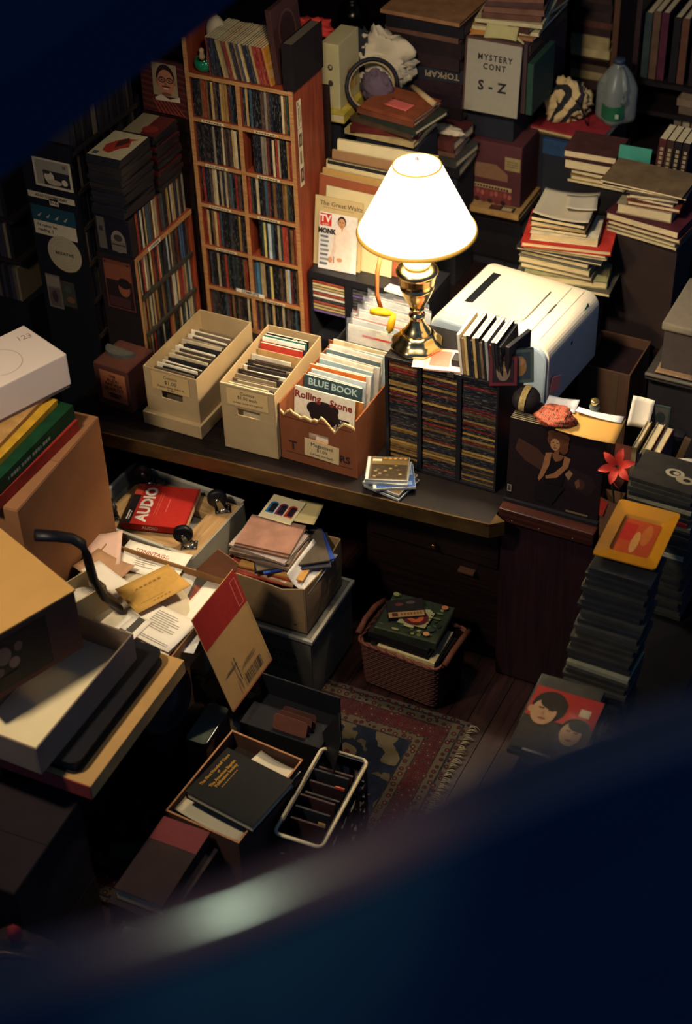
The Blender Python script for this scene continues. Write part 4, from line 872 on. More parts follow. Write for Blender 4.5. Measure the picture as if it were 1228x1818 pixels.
prints(o, [(rect(-0.055, -0.055, 0.055, 0.055), '#d8b6a8'), (rect(-0.045, -0.04, 0.02, 0.045), '#b5655a')], (0, 0, 0.0062), (0, 0, 0))
sheet('paper_slip', 'white paper slip under the pink booklet at the lamp base', 'paper', 0.08, 0.07, (-1.77, 3.962, 1.1915), 0.3, PAPER, 0.0)
o = mesh_thing(G().box(-0.016, -0.022, 0, 0.016, 0.022, 0.03), 'small_box', [BLACKM], 'tiny black box between the pink booklet and the row of slim volumes', 'box', (-1.668, 3.99, 1.191), (0, 0, 0.1), 0.001)
G().box(-0.012, -0.0005, -0.011, 0.012, 0.0005, 0.011).obj('tag', [M('#3a322c', 0.7)], T, (-1.672, TY - 0.0012, 1.184), (0, 0, 0))
# jewel cases lying on the desk
clear = M('#b8bcb8', 0.12, 0.15, 20, 0.03, 0.7)
z = 0.7525; jc0 = Vector((-1.856, 3.85, 0))
jc = [('#1d191a', -0.15, 0.02, -0.012, 'dark disc case at the bottom of the loose pile beside the tower'), ('#5a4526', -0.1, 0.012, -0.006, 'brown disc case second lowest in the loose pile beside the tower'), ('#2a4a86', 0.5, 0.022, -0.004, 'disc case with a blue cover under the brown one beside the tower'), ('#9aa0a4', 0.3, 0.004, 0.0, 'clear disc case directly under the brown painting cover'), ('#3f3424', 0.36, -0.002, 0.002, 'disc case with a brown painting cover on top of the loose pile')]
for i, (c, rz, dx, dy, l) in enumerate(jc):
    o = mesh_thing(G().box(-0.071, -0.0625, 0, 0.071, 0.0625, 0.0098, ms=(1, 1, 1, 1, 1, 1)), 'jewel_case', [clear, M('#8c908c', 0.15, 0.1, 20, 0, 0.7)], l, 'disc case', (jc0.x + dx, jc0.y + dy, z), (0, 0, rz), 0.001, 'loose disc cases beside the tower')
    G().box(-0.069, -0.06, 0, -0.06, 0.06, 0.0004).obj('hinge_bar', [M('#c8ccc8', 0.2, 0.1, 20, 0, 0.7)], o, (0, 0, 0.0099))
    if i == 4:
        poly = [(rect(-0.058, -0.06, 0.069, 0.06), '#4a3b24'), (rect(-0.052, -0.054, 0.064, 0.02), '#2e2519'), (rect(-0.056, 0.02, 0.067, 0.058), '#6a5733'), (rect(-0.052, 0.036, -0.022, 0.048), '#d5cdb8')]
        for k in range(14): poly.append((ell(-0.04 + 0.0085 * k % 0.1 - 0.0, -0.045 + (k * 37 % 60) / 1000, 0.006, 0.004, 8), ('#85703f', '#5c4a2a', '#9a8048', '#3a2f20')[k % 4]))
        poly += [(ell(-0.01 + 0.017 * k, 0.047, 0.006, 0.005, 8), '#c08a44') for k in range(5)]
    else: poly = [(rect(-0.058, -0.06, 0.069, 0.06), c)] + ([(rect(-0.02, -0.05, 0.06, -0.03), '#6b86b4'), (rect(0.02, 0.0, 0.065, 0.05), '#8294b0')] if i == 2 else [])
    prints(o, poly, (0, 0, 0.0101), (0, 0, 0))
    z += 0.0106

# ================================================================== the red brown cabinet with the records
V = thing('side_cabinet', 'dark red brown cabinet at the end of the desk, carrying the records', 'cabinet')
vx0, vx1, vy0 = -1.35, -1.135, 3.87
vx0 = -1.452
G().box(vx0, vy0, 0, vx1, 4.33, 0.72).obj('body', [wood('cabinet_wood', '#1c0d12', '#2a141a', 4, 0.5, 'Z')], V)
G().box(vx0 - 0.005, vy0 - 0.02, 0.72, vx1 + 0.005, 4.34, 0.772).obj('top_board', [wood('cabinet_top_wood', '#2c1512', '#472219', 5, 0.4)], V, bevel=0.004)
for px in (909, 957, 1017): 
    q = Y(px, 922 + (px - 905) * 0.24, vy0 - 0.02)
    G().lathe([(0.003, 0), (0.003, 0.002), (0.001, 0.003)], 8, T=Matrix.Translation((q.x, vy0 - 0.02, 0.733)) @ Matrix.Rotation(PI / 2, 4, 'X')).obj('nail_head', [M('#8d7a60', 0.3, 0, metal=0.9)], V)
lpw = 0.315
def lp(i, c, label):
    o = mesh_thing(G().box(-lpw / 2, -0.0022, 0, lpw / 2, 0.0022, 0.315, ms=(0, 1, 0, 0, 0, 0)), 'record_sleeve', [M(c, 0.5, 0.1, 20, 0.03), M('#8f8468', 0.8)], label, 'record', (-1.295, 3.905 + i * 0.009, 0.785), (-0.04, 0, 0.02), 0, 'records on the red brown cabinet')
    return o
G().box(-0.162, 0, 0, 0.162, 0.2, 0.012).obj('riser', [BLACKM], V, (-1.295, 3.89, 0.7725))
L0 = lp(0, '#1b1113', 'front record sleeve with a woman seated on a dark cover, on the red brown cabinet')
skin, skin2, hair = '#946440', '#7a4e30', '#5e3620'
lpp = [(rect(-0.154, 0.004, 0.154, 0.31), '#1c1013'),
       ([(-0.135, 0.20), (-0.125, 0.245), (-0.06, 0.222), (-0.035, 0.20), (-0.04, 0.14), (-0.10, 0.165)], '#42291e'),
       ([(0.03, 0.165), (0.06, 0.18), (0.125, 0.165), (0.14, 0.13), (0.12, 0.085), (0.05, 0.11)], '#251619'),
       ([(0.035, 0.15), (0.05, 0.17), (0.062, 0.16), (0.05, 0.13)], '#8a6a48'), (ell(0.088, 0.125, 0.018, 0.022, 12), '#3d241c'), ([(0.07, 0.13), (0.082, 0.145), (0.09, 0.12), (0.078, 0.105)], '#6a4430'),
       ([(-0.02, 0.20), (0.045, 0.20), (0.035, 0.14), (0.03, 0.10), (-0.03, 0.10), (-0.03, 0.15)], '#120c10'),
       ([(-0.032, 0.215), (-0.012, 0.222), (-0.018, 0.17), (-0.035, 0.12), (-0.047, 0.10), (-0.052, 0.11), (-0.04, 0.16)], skin),
       ([(0.03, 0.22), (0.05, 0.215), (0.045, 0.18), (0.012, 0.13), (-0.025, 0.115), (-0.028, 0.125), (0.0, 0.145), (0.026, 0.18)], skin),
       ([(-0.012, 0.222), (0.03, 0.22), (0.02, 0.20), (0.002, 0.19), (-0.008, 0.205)], skin2), (rect(-0.004, 0.215, 0.012, 0.24), skin2),
       (ell(0.006, 0.272, 0.036, 0.034, 18), hair), (ell(0.025, 0.25, 0.016, 0.024, 12), hair), (ell(-0.012, 0.295, 0.018, 0.013, 10), '#5c3620'), (ell(0.028, 0.29, 0.016, 0.014, 10), '#5c3620'),
       (ell(-0.003, 0.256, 0.016, 0.023, 16), '#a87a52'), (rect(-0.012, 0.262, -0.006, 0.2645), '#24140f'), (rect(0.001, 0.262, 0.007, 0.2645), '#24140f'), ([(-0.004, 0.26), (-0.001, 0.251), (-0.007, 0.251)], '#8a5a3c'), (rect(-0.008, 0.2435, 0.002, 0.246), '#7a2a22'),
       ([(-0.055, 0.09), (0.04, 0.10), (0.0, 0.02), (-0.06, 0.03)], '#150e12'), (rect(0.05, 0.008, 0.125, 0.016), '#6d5a40'), (rect(-0.152, 0.03, -0.138, 0.058), '#8f8672'), (rect(-0.150, 0.034, -0.140, 0.054), '#3a3436')]
prints(L0, lpp, (0, -0.0024, 0), FRONT)
RC = [('#2a1a1a', 'dark brown'), ('#4a3a2c', 'brown'), ('#1c1c24', 'black'), ('#6a5a44', 'tan'), ('#3a1a1c', 'maroon'), ('#22262e', 'navy')]
for i, (c, n_) in enumerate(RC * 2): lp(i + 1, c, f'{n_} record sleeve, {nth(i + 2)} from the front on the red brown cabinet')
# what lies on the records
o = sheet('manila_envelope', 'large yellow envelope lying on top of the records', 'envelope', 0.19, 0.13, (-1.205, 3.965, 1.104), 0.06, M('#b48a44', 0.75, 0.06, 16), 0.006, n=8)
sheet('paper', 'white paper lying behind the plaid cloth on the records', 'paper', 0.10, 0.07, (-1.325, 4.03, 1.108), 0.12, M('#d9d6d2', 0.8, 0.04), 0.004)
sheet('paper', 'torn white paper strip along the back of the yellow envelope', 'paper', 0.15, 0.03, (-1.195, 4.018, 1.112), 0.02, M('#d0ccc8', 0.8, 0.04), 0.006)
jr = thing('jar', 'small brass topped glass jar on the papers behind the yellow envelope', 'jar', (-1.222, 4.045, 1.103))
G().lathe([(0.014, 0), (0.016, 0.004), (0.016, 0.022), (0.012, 0.027), (0.011, 0.03)], 18).obj('glass', [M('#4a5048', 0.1, 0.1, 12, 0, 0.7)], jr)
G().lathe([(0.0125, 0.03), (0.0135, 0.031), (0.0135, 0.042), (0.012, 0.044), (0.002, 0.0445)], 18).obj('lid', [M('#c0a870', 0.22, 0.05, metal=0.9)], jr)
g = G(); lump(g, 0.062, 0.045, 0.026, (0, 0, 0.018), 21, 0.2, 40, 20, 0, 0.0, 0.17)
pl = bpy.data.materials.new('plaid_cloth'); pl.use_nodes = True
nt = pl.node_tree; b_ = nt.nodes['Principled BSDF']; b_.inputs['Roughness'].default_value = 0.85
tc = nt.nodes.new('ShaderNodeTexCoord'); cur = None
for ax, sc_, c in (('X', 26, '#22331f'), ('Y', 26, '#2a1a1a'), ('X', 60, '#b89a4a')):
    w = nt.nodes.new('ShaderNodeTexWave'); w.bands_direction = ax; w.inputs['Scale'].default_value = sc_; nt.links.new(tc.outputs['Object'], w.inputs[0])
    gt = nt.nodes.new('ShaderNodeMath'); gt.operation = 'GREATER_THAN'; gt.inputs[1].default_value = 0.93 if sc_ == 26 else 0.97; nt.links.new(w.outputs['Fac'], gt.inputs[0])
    mm = nt.nodes.new('ShaderNodeMix'); mm.data_type = 'RGBA'; mm.inputs[6].default_value = (*lin('#a8332a'), 1); mm.inputs[7].default_value = (*lin(c), 1)
    nt.links.new(gt.outputs[0], mm.inputs[0])
    if cur: nt.links.new(cur, mm.inputs[6])
    cur = mm.outputs[2]
nt.links.new(cur, b_.inputs['Base Color'])
mesh_thing(g, 'plaid_cloth', [pl], 'crumpled red plaid cloth on the records beside the dark pouch', 'cloth', (-1.315, 3.945, 1.104), (0, 0, -0.1))
q = thing('pouch', 'round dark pouch with a gold lace band, on the records beside the tower', 'pouch', (-1.425, 3.975, 1.102))
g = G(); lump(g, 0.045, 0.05, 0.04, (0, 0, 0.036), 8, 0.06, 24, 14, 0, 0.0); g.obj('pouch_body', [M('#1a1215', 0.8, 0.2, 60, 0.3)], q)
g = G(); n_ = 14
for i in range(n_):
    a0, a1 = -0.3 + 2.3 * i / n_, -0.3 + 2.3 * (i + 1) / n_
    for R_ in (1.05,):
        g.add([(-0.008, -0.053 * math.cos(a0), 0.036 + 0.043 * math.sin(a0)), (0.012, -0.053 * math.cos(a0), 0.036 + 0.043 * math.sin(a0)), (0.012, -0.053 * math.cos(a1), 0.036 + 0.043 * math.sin(a1)), (-0.008, -0.053 * math.cos(a1), 0.036 + 0.043 * math.sin(a1))], [(0, 1, 2, 3)], 0, True)
g.obj('lace_band', [M('#a08a54', 0.7, 0.5, 150, 0.6)], q, fix=False)
# flower in a narrow vase
q = thing('flower_vase', 'red lily in a narrow brown paper vase beside the record sleeves', 'vase', (-1.095, 3.90, 0.70))
g = G()
for k in range(8): pass
g.prism([(-0.026, -0.02), (0.026, -0.02), (0.03, 0.02), (-0.03, 0.02)], 0, 0.01); g.add([(-0.026, -0.02, 0), (0.026, -0.02, 0), (0.030, -0.028, 0.20), (-0.030, -0.028, 0.215)], [(0, 1, 2, 3)]); g.add([(0.026, -0.02, 0), (0.03, 0.02, 0), (0.034, 0.028, 0.21), (0.030, -0.028, 0.20)], [(0, 1, 2, 3)])
g.add([(-0.03, 0.02, 0), (-0.026, -0.02, 0), (-0.030, -0.028, 0.215), (-0.034, 0.028, 0.205)], [(0, 1, 2, 3)]); g.add([(0.03, 0.02, 0), (-0.03, 0.02, 0), (-0.034, 0.028, 0.205), (0.034, 0.028, 0.21)], [(0, 1, 2, 3)])
g.obj('vase_body', [M('#6b4a32', 0.8, 0.15)], q, fix=False)
g = G(); g.add([(-0.0302, -0.0286, 0.14), (-0.018, -0.0292, 0.14), (-0.004, -0.0292, 0.2), (-0.0302, -0.0288, 0.21)], [(0, 1, 2, 3)]); g.add([(0.014, -0.029, 0.13), (0.028, -0.0285, 0.11), (0.03, -0.0292, 0.2), (0.02, -0.0292, 0.185)], [(0, 1, 2, 3)])
g.obj('red_wrapping', [M('#a8301f', 0.6)], q, fix=False)
G().tube([(0.01, 0.0, 0.10), (0.004, 0.0, 0.20), (-0.006, 0.0, 0.26), (-0.004, -0.03, 0.285)], 0.0035, 6).obj('stem', [M('#2f3a22', 0.7)], q)
fc = Y(1095, 828, 3.86)
redp = M('#c03525', 0.55, 0.15, 30, 0.05)
fo = fc - Vector((-1.095, 3.90, 0.70))
for k in range(6):
    a = 2 * PI * k / 6 + 0.4; g = G(); vs = []; fs = []
    u = Vector((1, 0.1, 0)).normalized(); v = Vector((-0.05, 0.62, 0.78)).normalized(); nn = u.cross(v)
    for i in range(7):
        t_ = i / 6; r_ = 0.006 + 0.052 * t_; wd = 0.012 * math.sin(PI * min(1, 0.12 + 0.86 * t_)) + 0.001
        for s in (-1, 0, 1):
            d = u * math.cos(a) + v * math.sin(a); e = -u * math.sin(a) + v * math.cos(a)
            vs.append(fo + d * r_ + e * wd * s + nn * (0.02 * math.sin(t_ * 2.4) - (0.004 if s == 0 else 0)))
    for i in range(6):
        for j in range(2): fs.append((i * 3 + j, i * 3 + j + 1, i * 3 + j + 4, i * 3 + j + 3))
    g.add(vs, fs, 0, True); g.obj('petal', [redp], q, fix=False)
g = G()
for k in range(4): g.tube([fo, fo + Vector((0.008 * math.cos(k * 1.6), -0.02, 0.012 + 0.008 * math.sin(k * 1.6)))], 0.0012, 5)
g.obj('stamens', [M('#5a2018', 0.6)], q)
g = G(); g.add([fo + Vector((-0.03, 0.0, -0.04)), fo + Vector((-0.02, 0, -0.045)), fo + Vector((0.012, 0, -0.085)), fo + Vector((0.0, 0, -0.078))], [(0, 1, 2, 3)]); g.obj('leaf', [M('#a83024', 0.6)], q, fix=False)
st = mesh_thing(G().box(-0.045, -0.06, 0, 0.032, 0.05, 0.698), 'plant_stand', [DARKW], 'narrow dark stand under the flower vase', 'stand', (-1.082, 3.9, 0.0), (0, 0, 0), 0.002)
# books standing behind the flower, on a dark crate
kt = closed_box(0.38, 0.26, 0.82, 'tall_carton', M('#15131a', 0.8), 'tall dark carton behind the flower vase', 'box', (-0.90, 4.10, 0.0), 0.0, False)
sb = [(-1.075, '#95815a', 'tan', 0.016, 0.22, 0.10), (-1.056, '#26232a', 'black', 0.012, 0.20, 0.1), (-1.041, '#9f8d65', 'buff', 0.026, 0.225, 0.10), (-1.010, '#5a342c', 'red brown leather', 0.026, 0.22, 0.24)]
for x, c, n_, w, h, ln in sb:
    book('book', f'{n_} book standing upright behind the red lily', 'book', h, 0.15, w, c, (x + w, 4.07, 0.8215 + h / 2 + 0.001), rot=(0, -PI / 2, 0))
o = mesh_thing(G().box(-0.011, -0.006, 0, 0.011, 0.006, 0.27), 'wooden_slat', [wood('slat_wood', '#4a3624', '#6a5034', 8, 0.6, 'Z')], 'brown wooden slat leaning behind the books beside the lily', 'slat', (-0.975, 4.05, 0.8235), (0.0, 0.22, 0), 0.001)
o = mesh_thing(G().box(-0.03, -0.003, 0, 0.03, 0.003, 0.09), 'green_card', [M('#3a4a40', 0.5)], 'greenish framed card standing behind the tan books', 'card', (-1.045, 4.19, 0.991), (0, 0, 0.1), 0.001)
prints(o, [(rect(-0.025, 0.006, 0.025, 0.084), '#54504a'), (ell(0, 0.045, 0.016, 0.022), '#2f3634')], (0, -0.0032, 0), FRONT)
mesh_thing(G().box(-0.06, -0.02, 0, 0.06, 0.02, 0.169), 'card_block', [BLACKM], 'dark block behind the tan books beside the lily', 'box', (-1.02, 4.19, 0.8215))
sheet('paper', 'white pointed paper standing beside the dark pen behind the lily', 'paper', 0.07, 0.10, (-1.105, 4.17, 1.05), 0.2, PAPER, 0.01, (1.2, 0.1))
sheet('paper', 'white paper corner lying above the film cases at the edge of the picture', 'paper', 0.12, 0.07, (-0.93, 3.98, 1.02), 0.35, PAPER, 0.0, (0.25, 0))
# ------------------------------------------------------------------ staggered piles of film cases
sd_ = mesh_thing(G().box(-0.142, -0.62, 0, 0.21, 0.56, 0.62), 'low_table', [M('#0a0a0e', 0.95, 0.1, 20, 0.05, 0.05)], 'low black table under the piles of film cases', 'table', (-0.90, 3.37, 0.0), (0, 0, 0), 0.003)
DARKS = ['#34342e', '#3c3b34', '#2a2a2a', '#44423a', '#36332c']
def dpile(x, y0, y1, z0_, n, rz, labelf, group, colors=None, w=0.19, d=0.135, top=None, h=0.0148):
    z = z0_
    for i in range(n):
        f_ = i / max(1, n - 1)
        c = (colors or {}).get(i, random.choice(DARKS))
        film_case(labelf(i), group, w, d, h, c, (x + random.uniform(-0.008, 0.008) - 0.02 * f_, y0 + (y1 - y0) * f_ + d / 2 + random.uniform(-0.004, 0.004), z), rz + random.uniform(-0.03, 0.03), top if i == n - 1 else None)
        z += h + 0.0003
    return z
# front pile, the cover with two young faces
zt = dpile(-0.935, 2.99, 2.995, 0.6205, 11, 0.03, lambda i: f'dark film case, {nth(12 - i)} down in the pile under the red cover with faces', 'film cases in the front pile', None, 0.19, 0.2)
fcb = film_case('film case with a red cover and two dark haired faces, on the front pile', None, 0.20, 0.265, 0.016, '#2a2a26', (-0.938, 3.005, zt), 0.04, name='film_case')
fp = [(rect(-0.098, -0.13, 0.098, 0.13), '#1a1a1b'), (rect(-0.098, 0.01, 0.098, 0.13), '#a82a20'), (rect(0.045, 0.055, 0.075, 0.085), '#cbb48c'),
      (ell(-0.04, 0.06, 0.05, 0.06, 20), '#1d1715'), (ell(-0.05, 0.035, 0.036, 0.05, 20), '#bd9163'), (ell(-0.03, 0.075, 0.04, 0.028, 16), '#1d1715'), (ell(-0.088, 0.035, 0.008, 0.014, 10), '#b98a60'), (rect(-0.068, 0.045, -0.052, 0.05), '#2a1a14'), (rect(-0.04, 0.043, -0.024, 0.048), '#2a1a14'), (ell(-0.048, 0.008, 0.012, 0.004, 10), '#8a4a38'), ([(-0.05, 0.04), (-0.045, 0.02), (-0.056, 0.02)], '#a87a52'),
      (ell(0.055, -0.005, 0.042, 0.05, 20), '#1a1614'), (ell(0.045, -0.02, 0.03, 0.044, 20), '#bd9163'), (ell(0.06, 0.015, 0.03, 0.022, 16), '#1a1614'), (rect(0.03, -0.012, 0.042, -0.008), '#2a1a14'), (rect(0.052, -0.014, 0.064, -0.01), '#2a1a14'), (ell(0.046, -0.044, 0.01, 0.004, 10), '#8a4a38'),
      ([(-0.09, -0.02), (-0.02, -0.03), (0.0, -0.12), (-0.095, -0.12)], '#232323'), (rect(-0.06, -0.124, 0.02, -0.116), '#8f8a7a')]
prints(fcb, fp, (0, 0, 0.0163), (0, 0, 0))
zt = dpile(-0.905, 3.21, 3.435, 0.70, 21, -0.01, lambda i: f'dark film case, {nth(21 - i)} below the yellow dish in the staggered pile' if i != 5 else 'film case with a pale cream spine low in the staggered pile under the yellow dish', 'film cases under the yellow dish', {5: '#8f8a6c'})
for k_, zz in enumerate((0.6215, 0.637, 0.652, 0.667, 0.682)):
    film_case(f'dark film case, {nth(26 - k_)} below the yellow dish in the staggered pile', 'film cases under the yellow dish', 0.19, 0.135, 0.0148, '#1d1d20', (-0.905, 3.28, zz), 0.02)
# yellow dish
q = thing('dish', 'yellow rectangular dish with an orange centre on a pile of film cases', 'dish', (-0.927, 3.605, zt + 0.0005), 0.03)
g = G(); W2, D2 = 0.094, 0.135
rings = [(0.55, 0.0), (0.62, 0.0), (0.66, 0.012), (1.0, 0.022), (1.0, 0.026), (0.64, 0.016), (0.6, 0.006), (0.55, 0.005)]
vs = []; fs = []
def rr(k, z, n=6):
    out = []; x, y = W2 * k if k > 0.9 else W2 * k, D2 * k
    r_ = 0.012
    for cx, cy, a0 in ((x - r_, y - r_, 0), (-x + r_, y - r_, PI / 2), (-x + r_, -y + r_, PI), (x - r_, -y + r_, 1.5 * PI)):
        for i in range(n): out.append((cx + r_ * math.cos(a0 + PI / 2 * i / (n - 1)), cy + r_ * math.sin(a0 + PI / 2 * i / (n - 1)), z))
    return out
n_ = 24
for k, z_ in rings: vs += rr(k, z_)
for i in range(len(rings) - 1):
    for k in range(n_): fs.append((i * n_ + k, i * n_ + (k + 1) % n_, (i + 1) * n_ + (k + 1) % n_, (i + 1) * n_ + k))
fs.append(tuple(reversed(range(n_)))); fs.append(tuple((len(rings) - 1) * n_ + k for k in range(n_)))
g.add(vs, fs); g.obj('dish_body', [M('#c98a1c', 0.22, 0.12, 10, 0.02, 0.6)], q)
prints(q, [(rect(-0.054, -0.08, 0.054, 0.08), '#b4481c'), (rect(-0.05, -0.02, -0.01, 0.06), '#b02a1a'), (ell(0.0, -0.02, 0.012, 0.05, 14), '#c78f4a'), (ell(0.025, 0.02, 0.015, 0.05, 14), '#bf6a2a')], (0, 0, 0.0066), (0, 0, 0), 'glazed_centre')
zt = dpile(-0.90, 3.74, 3.81, 0.6205, 30, -0.03, lambda i: {29: 'black film case with a white drawing on top of the rear pile', 25: 'film case with a cream spine high in the rear pile', 22: 'film case with a bright red spine in the rear pile', 21: 'film case with a pale buff spine under the red one', 14: 'film case with a whitish spine beside the yellow dish'}.get(i, f'dark film case, {nth(30 - i)} down in the rear pile, behind the yellow dish'), 'film cases behind the yellow dish', {25: '#8f8a6c', 22: '#b5322a', 21: '#a8926a', 14: '#a8a486'}, 0.2, 0.15,
     [(ell(0.02, 0.0, 0.03, 0.02, 16), '#b8ac8c'), (ell(0.06, -0.02, 0.03, 0.018, 16), '#a39878'), (ell(0.02, 0.0, 0.018, 0.012, 14), '#27241f'), (ell(0.024, 0.0, 0.01, 0.007, 12), '#b8ac8c'), (ell(0.065, -0.02, 0.012, 0.008, 12), '#27241f')])
# ================================================================== under the desk front
# grey tote with an upturned dolly in it
tx = thing('storage_tote', 'grey open tote in front of the desk holding an upturned wooden dolly', 'tote', (-2.614, 3.60, 0), -0.045)
GREY = M('#8d8a7c', 0.7, 0.08, 14)
g = G(); w_, d_, h_ = 0.47, 0.335, 0.56; t_ = 0.006
g.box(-w_ / 2, -d_ / 2, 0, w_ / 2, d_ / 2, 0.02); g.box(-w_ / 2, -d_ / 2, 0.02, -w_ / 2 + t_, d_ / 2, h_); g.box(w_ / 2 - t_, -d_ / 2, 0.02, w_ / 2, d_ / 2, h_ - 0.012)
g.box(-w_ / 2 + t_, -d_ / 2, 0.02, w_ / 2 - t_, -d_ / 2 + t_, h_); g.box(-w_ / 2 + t_, d_ / 2 - t_, 0.02, w_ / 2 - t_, d_ / 2, h_)
g.box(-w_ / 2 + t_, -d_ / 2 + t_, 0.49, w_ / 2 - t_, d_ / 2 - t_, 0.5)
g.obj('tote_body', [GREY], tx)
g = G(); g.box(-w_ / 2 - 0.002, -d_ / 2 - 0.004, h_ - 0.006, w_ / 2, -d_ / 2 + t_ + 0.001, h_ + 0.002); g.box(-w_ / 2 - 0.003, -d_ / 2, h_ - 0.006, -w_ / 2 + t_ + 0.001, d_ / 2, h_ + 0.002); g.box(-w_ / 2, d_ / 2 - t_ - 0.001, h_ - 0.006, w_ / 2, d_ / 2 + 0.003, h_ + 0.002)
g.obj('rim', [M('#b3ae9c', 0.6, 0.06)], tx)
dl = thing('dolly', 'upturned wooden dolly with black casters lying in the grey tote', 'dolly', (-2.587, 3.60, 0.5005), -0.045)
ply = wood('plywood', '#8a6a44', '#b08e5e', 5, 0.7, 'Y')
plx = wood('plywood_long', '#8a6a44', '#b08e5e', 5, 0.7, 'X')
G().box(0.12, -0.15, 0, 0.20, 0.15, 0.045).obj('rail', [ply], dl, bevel=0.003)
G().box(-0.20, -0.15, 0, -0.115, 0.15, 0.045).obj('rail', [ply], dl, bevel=0.003)
G().box(-0.115, -0.15, 0.005, 0.12, -0.07, 0.035).obj('cross_board', [plx], dl, bevel=0.002)
G().box(-0.115, 0.07, 0.005, 0.12, 0.15, 0.035).obj('cross_board', [plx], dl, bevel=0.002)
chrome = M('#9a9a94', 0.2, 0.2, 40, 0.05, 0.5, metal=1.0)
def caster(x, y, a):
    c = thing_part = bpy.data.objects.new('caster', None); COL.objects.link(c); c.parent = dl; c.location = (x, y, 0.045); c.rotation_euler = (0, 0, a)
    g = G(); g.box(-0.028, -0.022, 0, 0.028, 0.022, 0.004)
    for sx in (-0.02, 0.02):
        for sy in (-0.015, 0.015): g.lathe([(0.005, 0.004), (0.005, 0.008), (0.002, 0.009)], 8, c=(sx, sy, 0))
    g.lathe([(0.02, 0.004), (0.021, 0.008), (0.017, 0.014), (0.008, 0.015)], 18)
    for s in (-1, 1): g.add([(-0.014, s * 0.0135, 0.012), (0.012, s * 0.0135, 0.012), (-0.012, s * 0.0135, 0.062), (-0.024, s * 0.0135, 0.062), (-0.014, s * 0.0155, 0.012), (0.012, s * 0.0155, 0.012), (-0.012, s * 0.0155, 0.062), (-0.024, s * 0.0155, 0.062)], [(0, 1, 2, 3), (7, 6, 5, 4), (0, 4, 5, 1), (2, 6, 7, 3), (1, 5, 6, 2), (0, 3, 7, 4)])
    g.obj('fork', [chrome], c)
    G().lathe([(0.006, -0.0115), (0.03, -0.0115), (0.034, -0.008), (0.034, 0.008), (0.03, 0.0115), (0.006, 0.0115)], 28, T=Matrix.Translation((-0.017, 0, 0.055)) @ Matrix.Rotation(PI / 2, 4, 'X')).obj('wheel', [M('#101014', 0.45, 0.1)], c)
    G().lathe([(0.006, -0.018), (0.006, 0.018)], 10, T=Matrix.Translation((-0.017, 0, 0.055)) @ Matrix.Rotation(PI / 2, 4, 'X')).obj('axle', [chrome], c)
caster(0.158, 0.105, 0.6); caster(0.158, -0.11, 0.5); caster(-0.16, 0.11, 0.7); caster(-0.165, -0.105, 2.4)
q = [Z(*p, 0.575) for p in ((225, 927), (318, 940), (361, 868), (262, 862))]
ctr = sum(q, Vector()) / 4; bw = ((q[1] - q[0]).length + (q[2] - q[3]).length) / 2; bd = ((q[3] - q[0]).length + (q[2] - q[1]).length) / 2
ang = math.atan2((q[2] - q[3]).y + (q[1] - q[0]).y, (q[2] - q[3]).x + (q[1] - q[0]).x)
bk = book('book', 'red softcover book titled AUDIO lying on the upturned dolly', 'book', bw + 0.03, bd, 0.026, '#8e1d16', (ctr.x - 0.012, ctr.y, 0.5465), ang, spine='front', hard=False)
hx, hy = (bw + 0.03) / 2, bd / 2
bp_ = [(rect(-hx + 0.001, -hy + 0.001, hx - 0.001, hy - 0.001), '#a3241b'), (rect(-hx + 0.001, -hy + 0.001, -hx + 0.028, hy * 0.45), '#141317'), (rect(-hx + 0.001, hy * 0.45, -hx + 0.028, hy - 0.001), '#b5442c'), (rect(hx - 0.006, -hy, hx - 0.001, hy), '#7a1814')]
prints(bk, bp_, (0, 0, 0.0262), (0, 0, 0))
txt(bk, 'AUDIO', 0.058, (-hx + 0.062, 0.0, 0.0276), (0, 0, PI / 2), M('#d8cfc0', 0.6), bold=0.0022, sx=1.0)
for i in range(2): prints(bk, [(rect(-hx + 0.098 + i * 0.008, -hy * .5, -hx + 0.1 + i * 0.008, hy * .6), '#c2604e')], (0, 0, 0.0272), (0, 0, 0), 'printed_words')
prints(bk, [(rect(0.022, -hy * .3, 0.024, hy * .35), '#c9786a'), (rect(-hx + 0.008, -hy * .8, -hx + 0.013, -hy * .35), '#cfc6b4'), (rect(-hx + 0.017, -hy * .8, -hx + 0.02, -hy * .4), '#cfc6b4')], (0, 0, 0.0272), (0, 0, 0), 'printed_words')
txt(bk, 'AUDIO', 0.018, (-hx + 0.1, -hy - 0.0012, 0.013), FRONT, M('#b9a898', 0.6))

# grey bin, bankers carton and its heap of magazines
bn = thing('mail_tote', 'grey corrugated tote with a pale rim under the sagging file carton', 'tote', (-2.165, 3.625, 0), 0.02)
g = G(); w_, d_, h_ = 0.40, 0.345, 0.30
g.prism([(-w_ / 2 + 0.01, -d_ / 2 + 0.008), (w_ / 2 - 0.01, -d_ / 2 + 0.008), (w_ / 2 - 0.01, d_ / 2 - 0.008), (-w_ / 2 + 0.01, d_ / 2 - 0.008)], 0, 0.292)
g.obj('tote_body', [M('#5c5a52', 0.75, 0.1)], bn, bevel=0.004)
g = G(); g.box(-w_ / 2, -d_ / 2, 0.285, w_ / 2, -d_ / 2 + 0.012, h_); g.box(w_ / 2 - 0.012, -d_ / 2 + 0.012, 0.285, w_ / 2, d_ / 2, h_); g.box(-w_ / 2, -d_ / 2 + 0.012, 0.285, -w_ / 2 + 0.012, d_ / 2, h_); g.box(-w_ / 2 + 0.012, d_ / 2 - 0.012, 0.285, w_ / 2 - 0.012, d_ / 2, h_)
g.obj('rim', [M('#8f8c80', 0.6, 0.06)], bn, bevel=0.002)
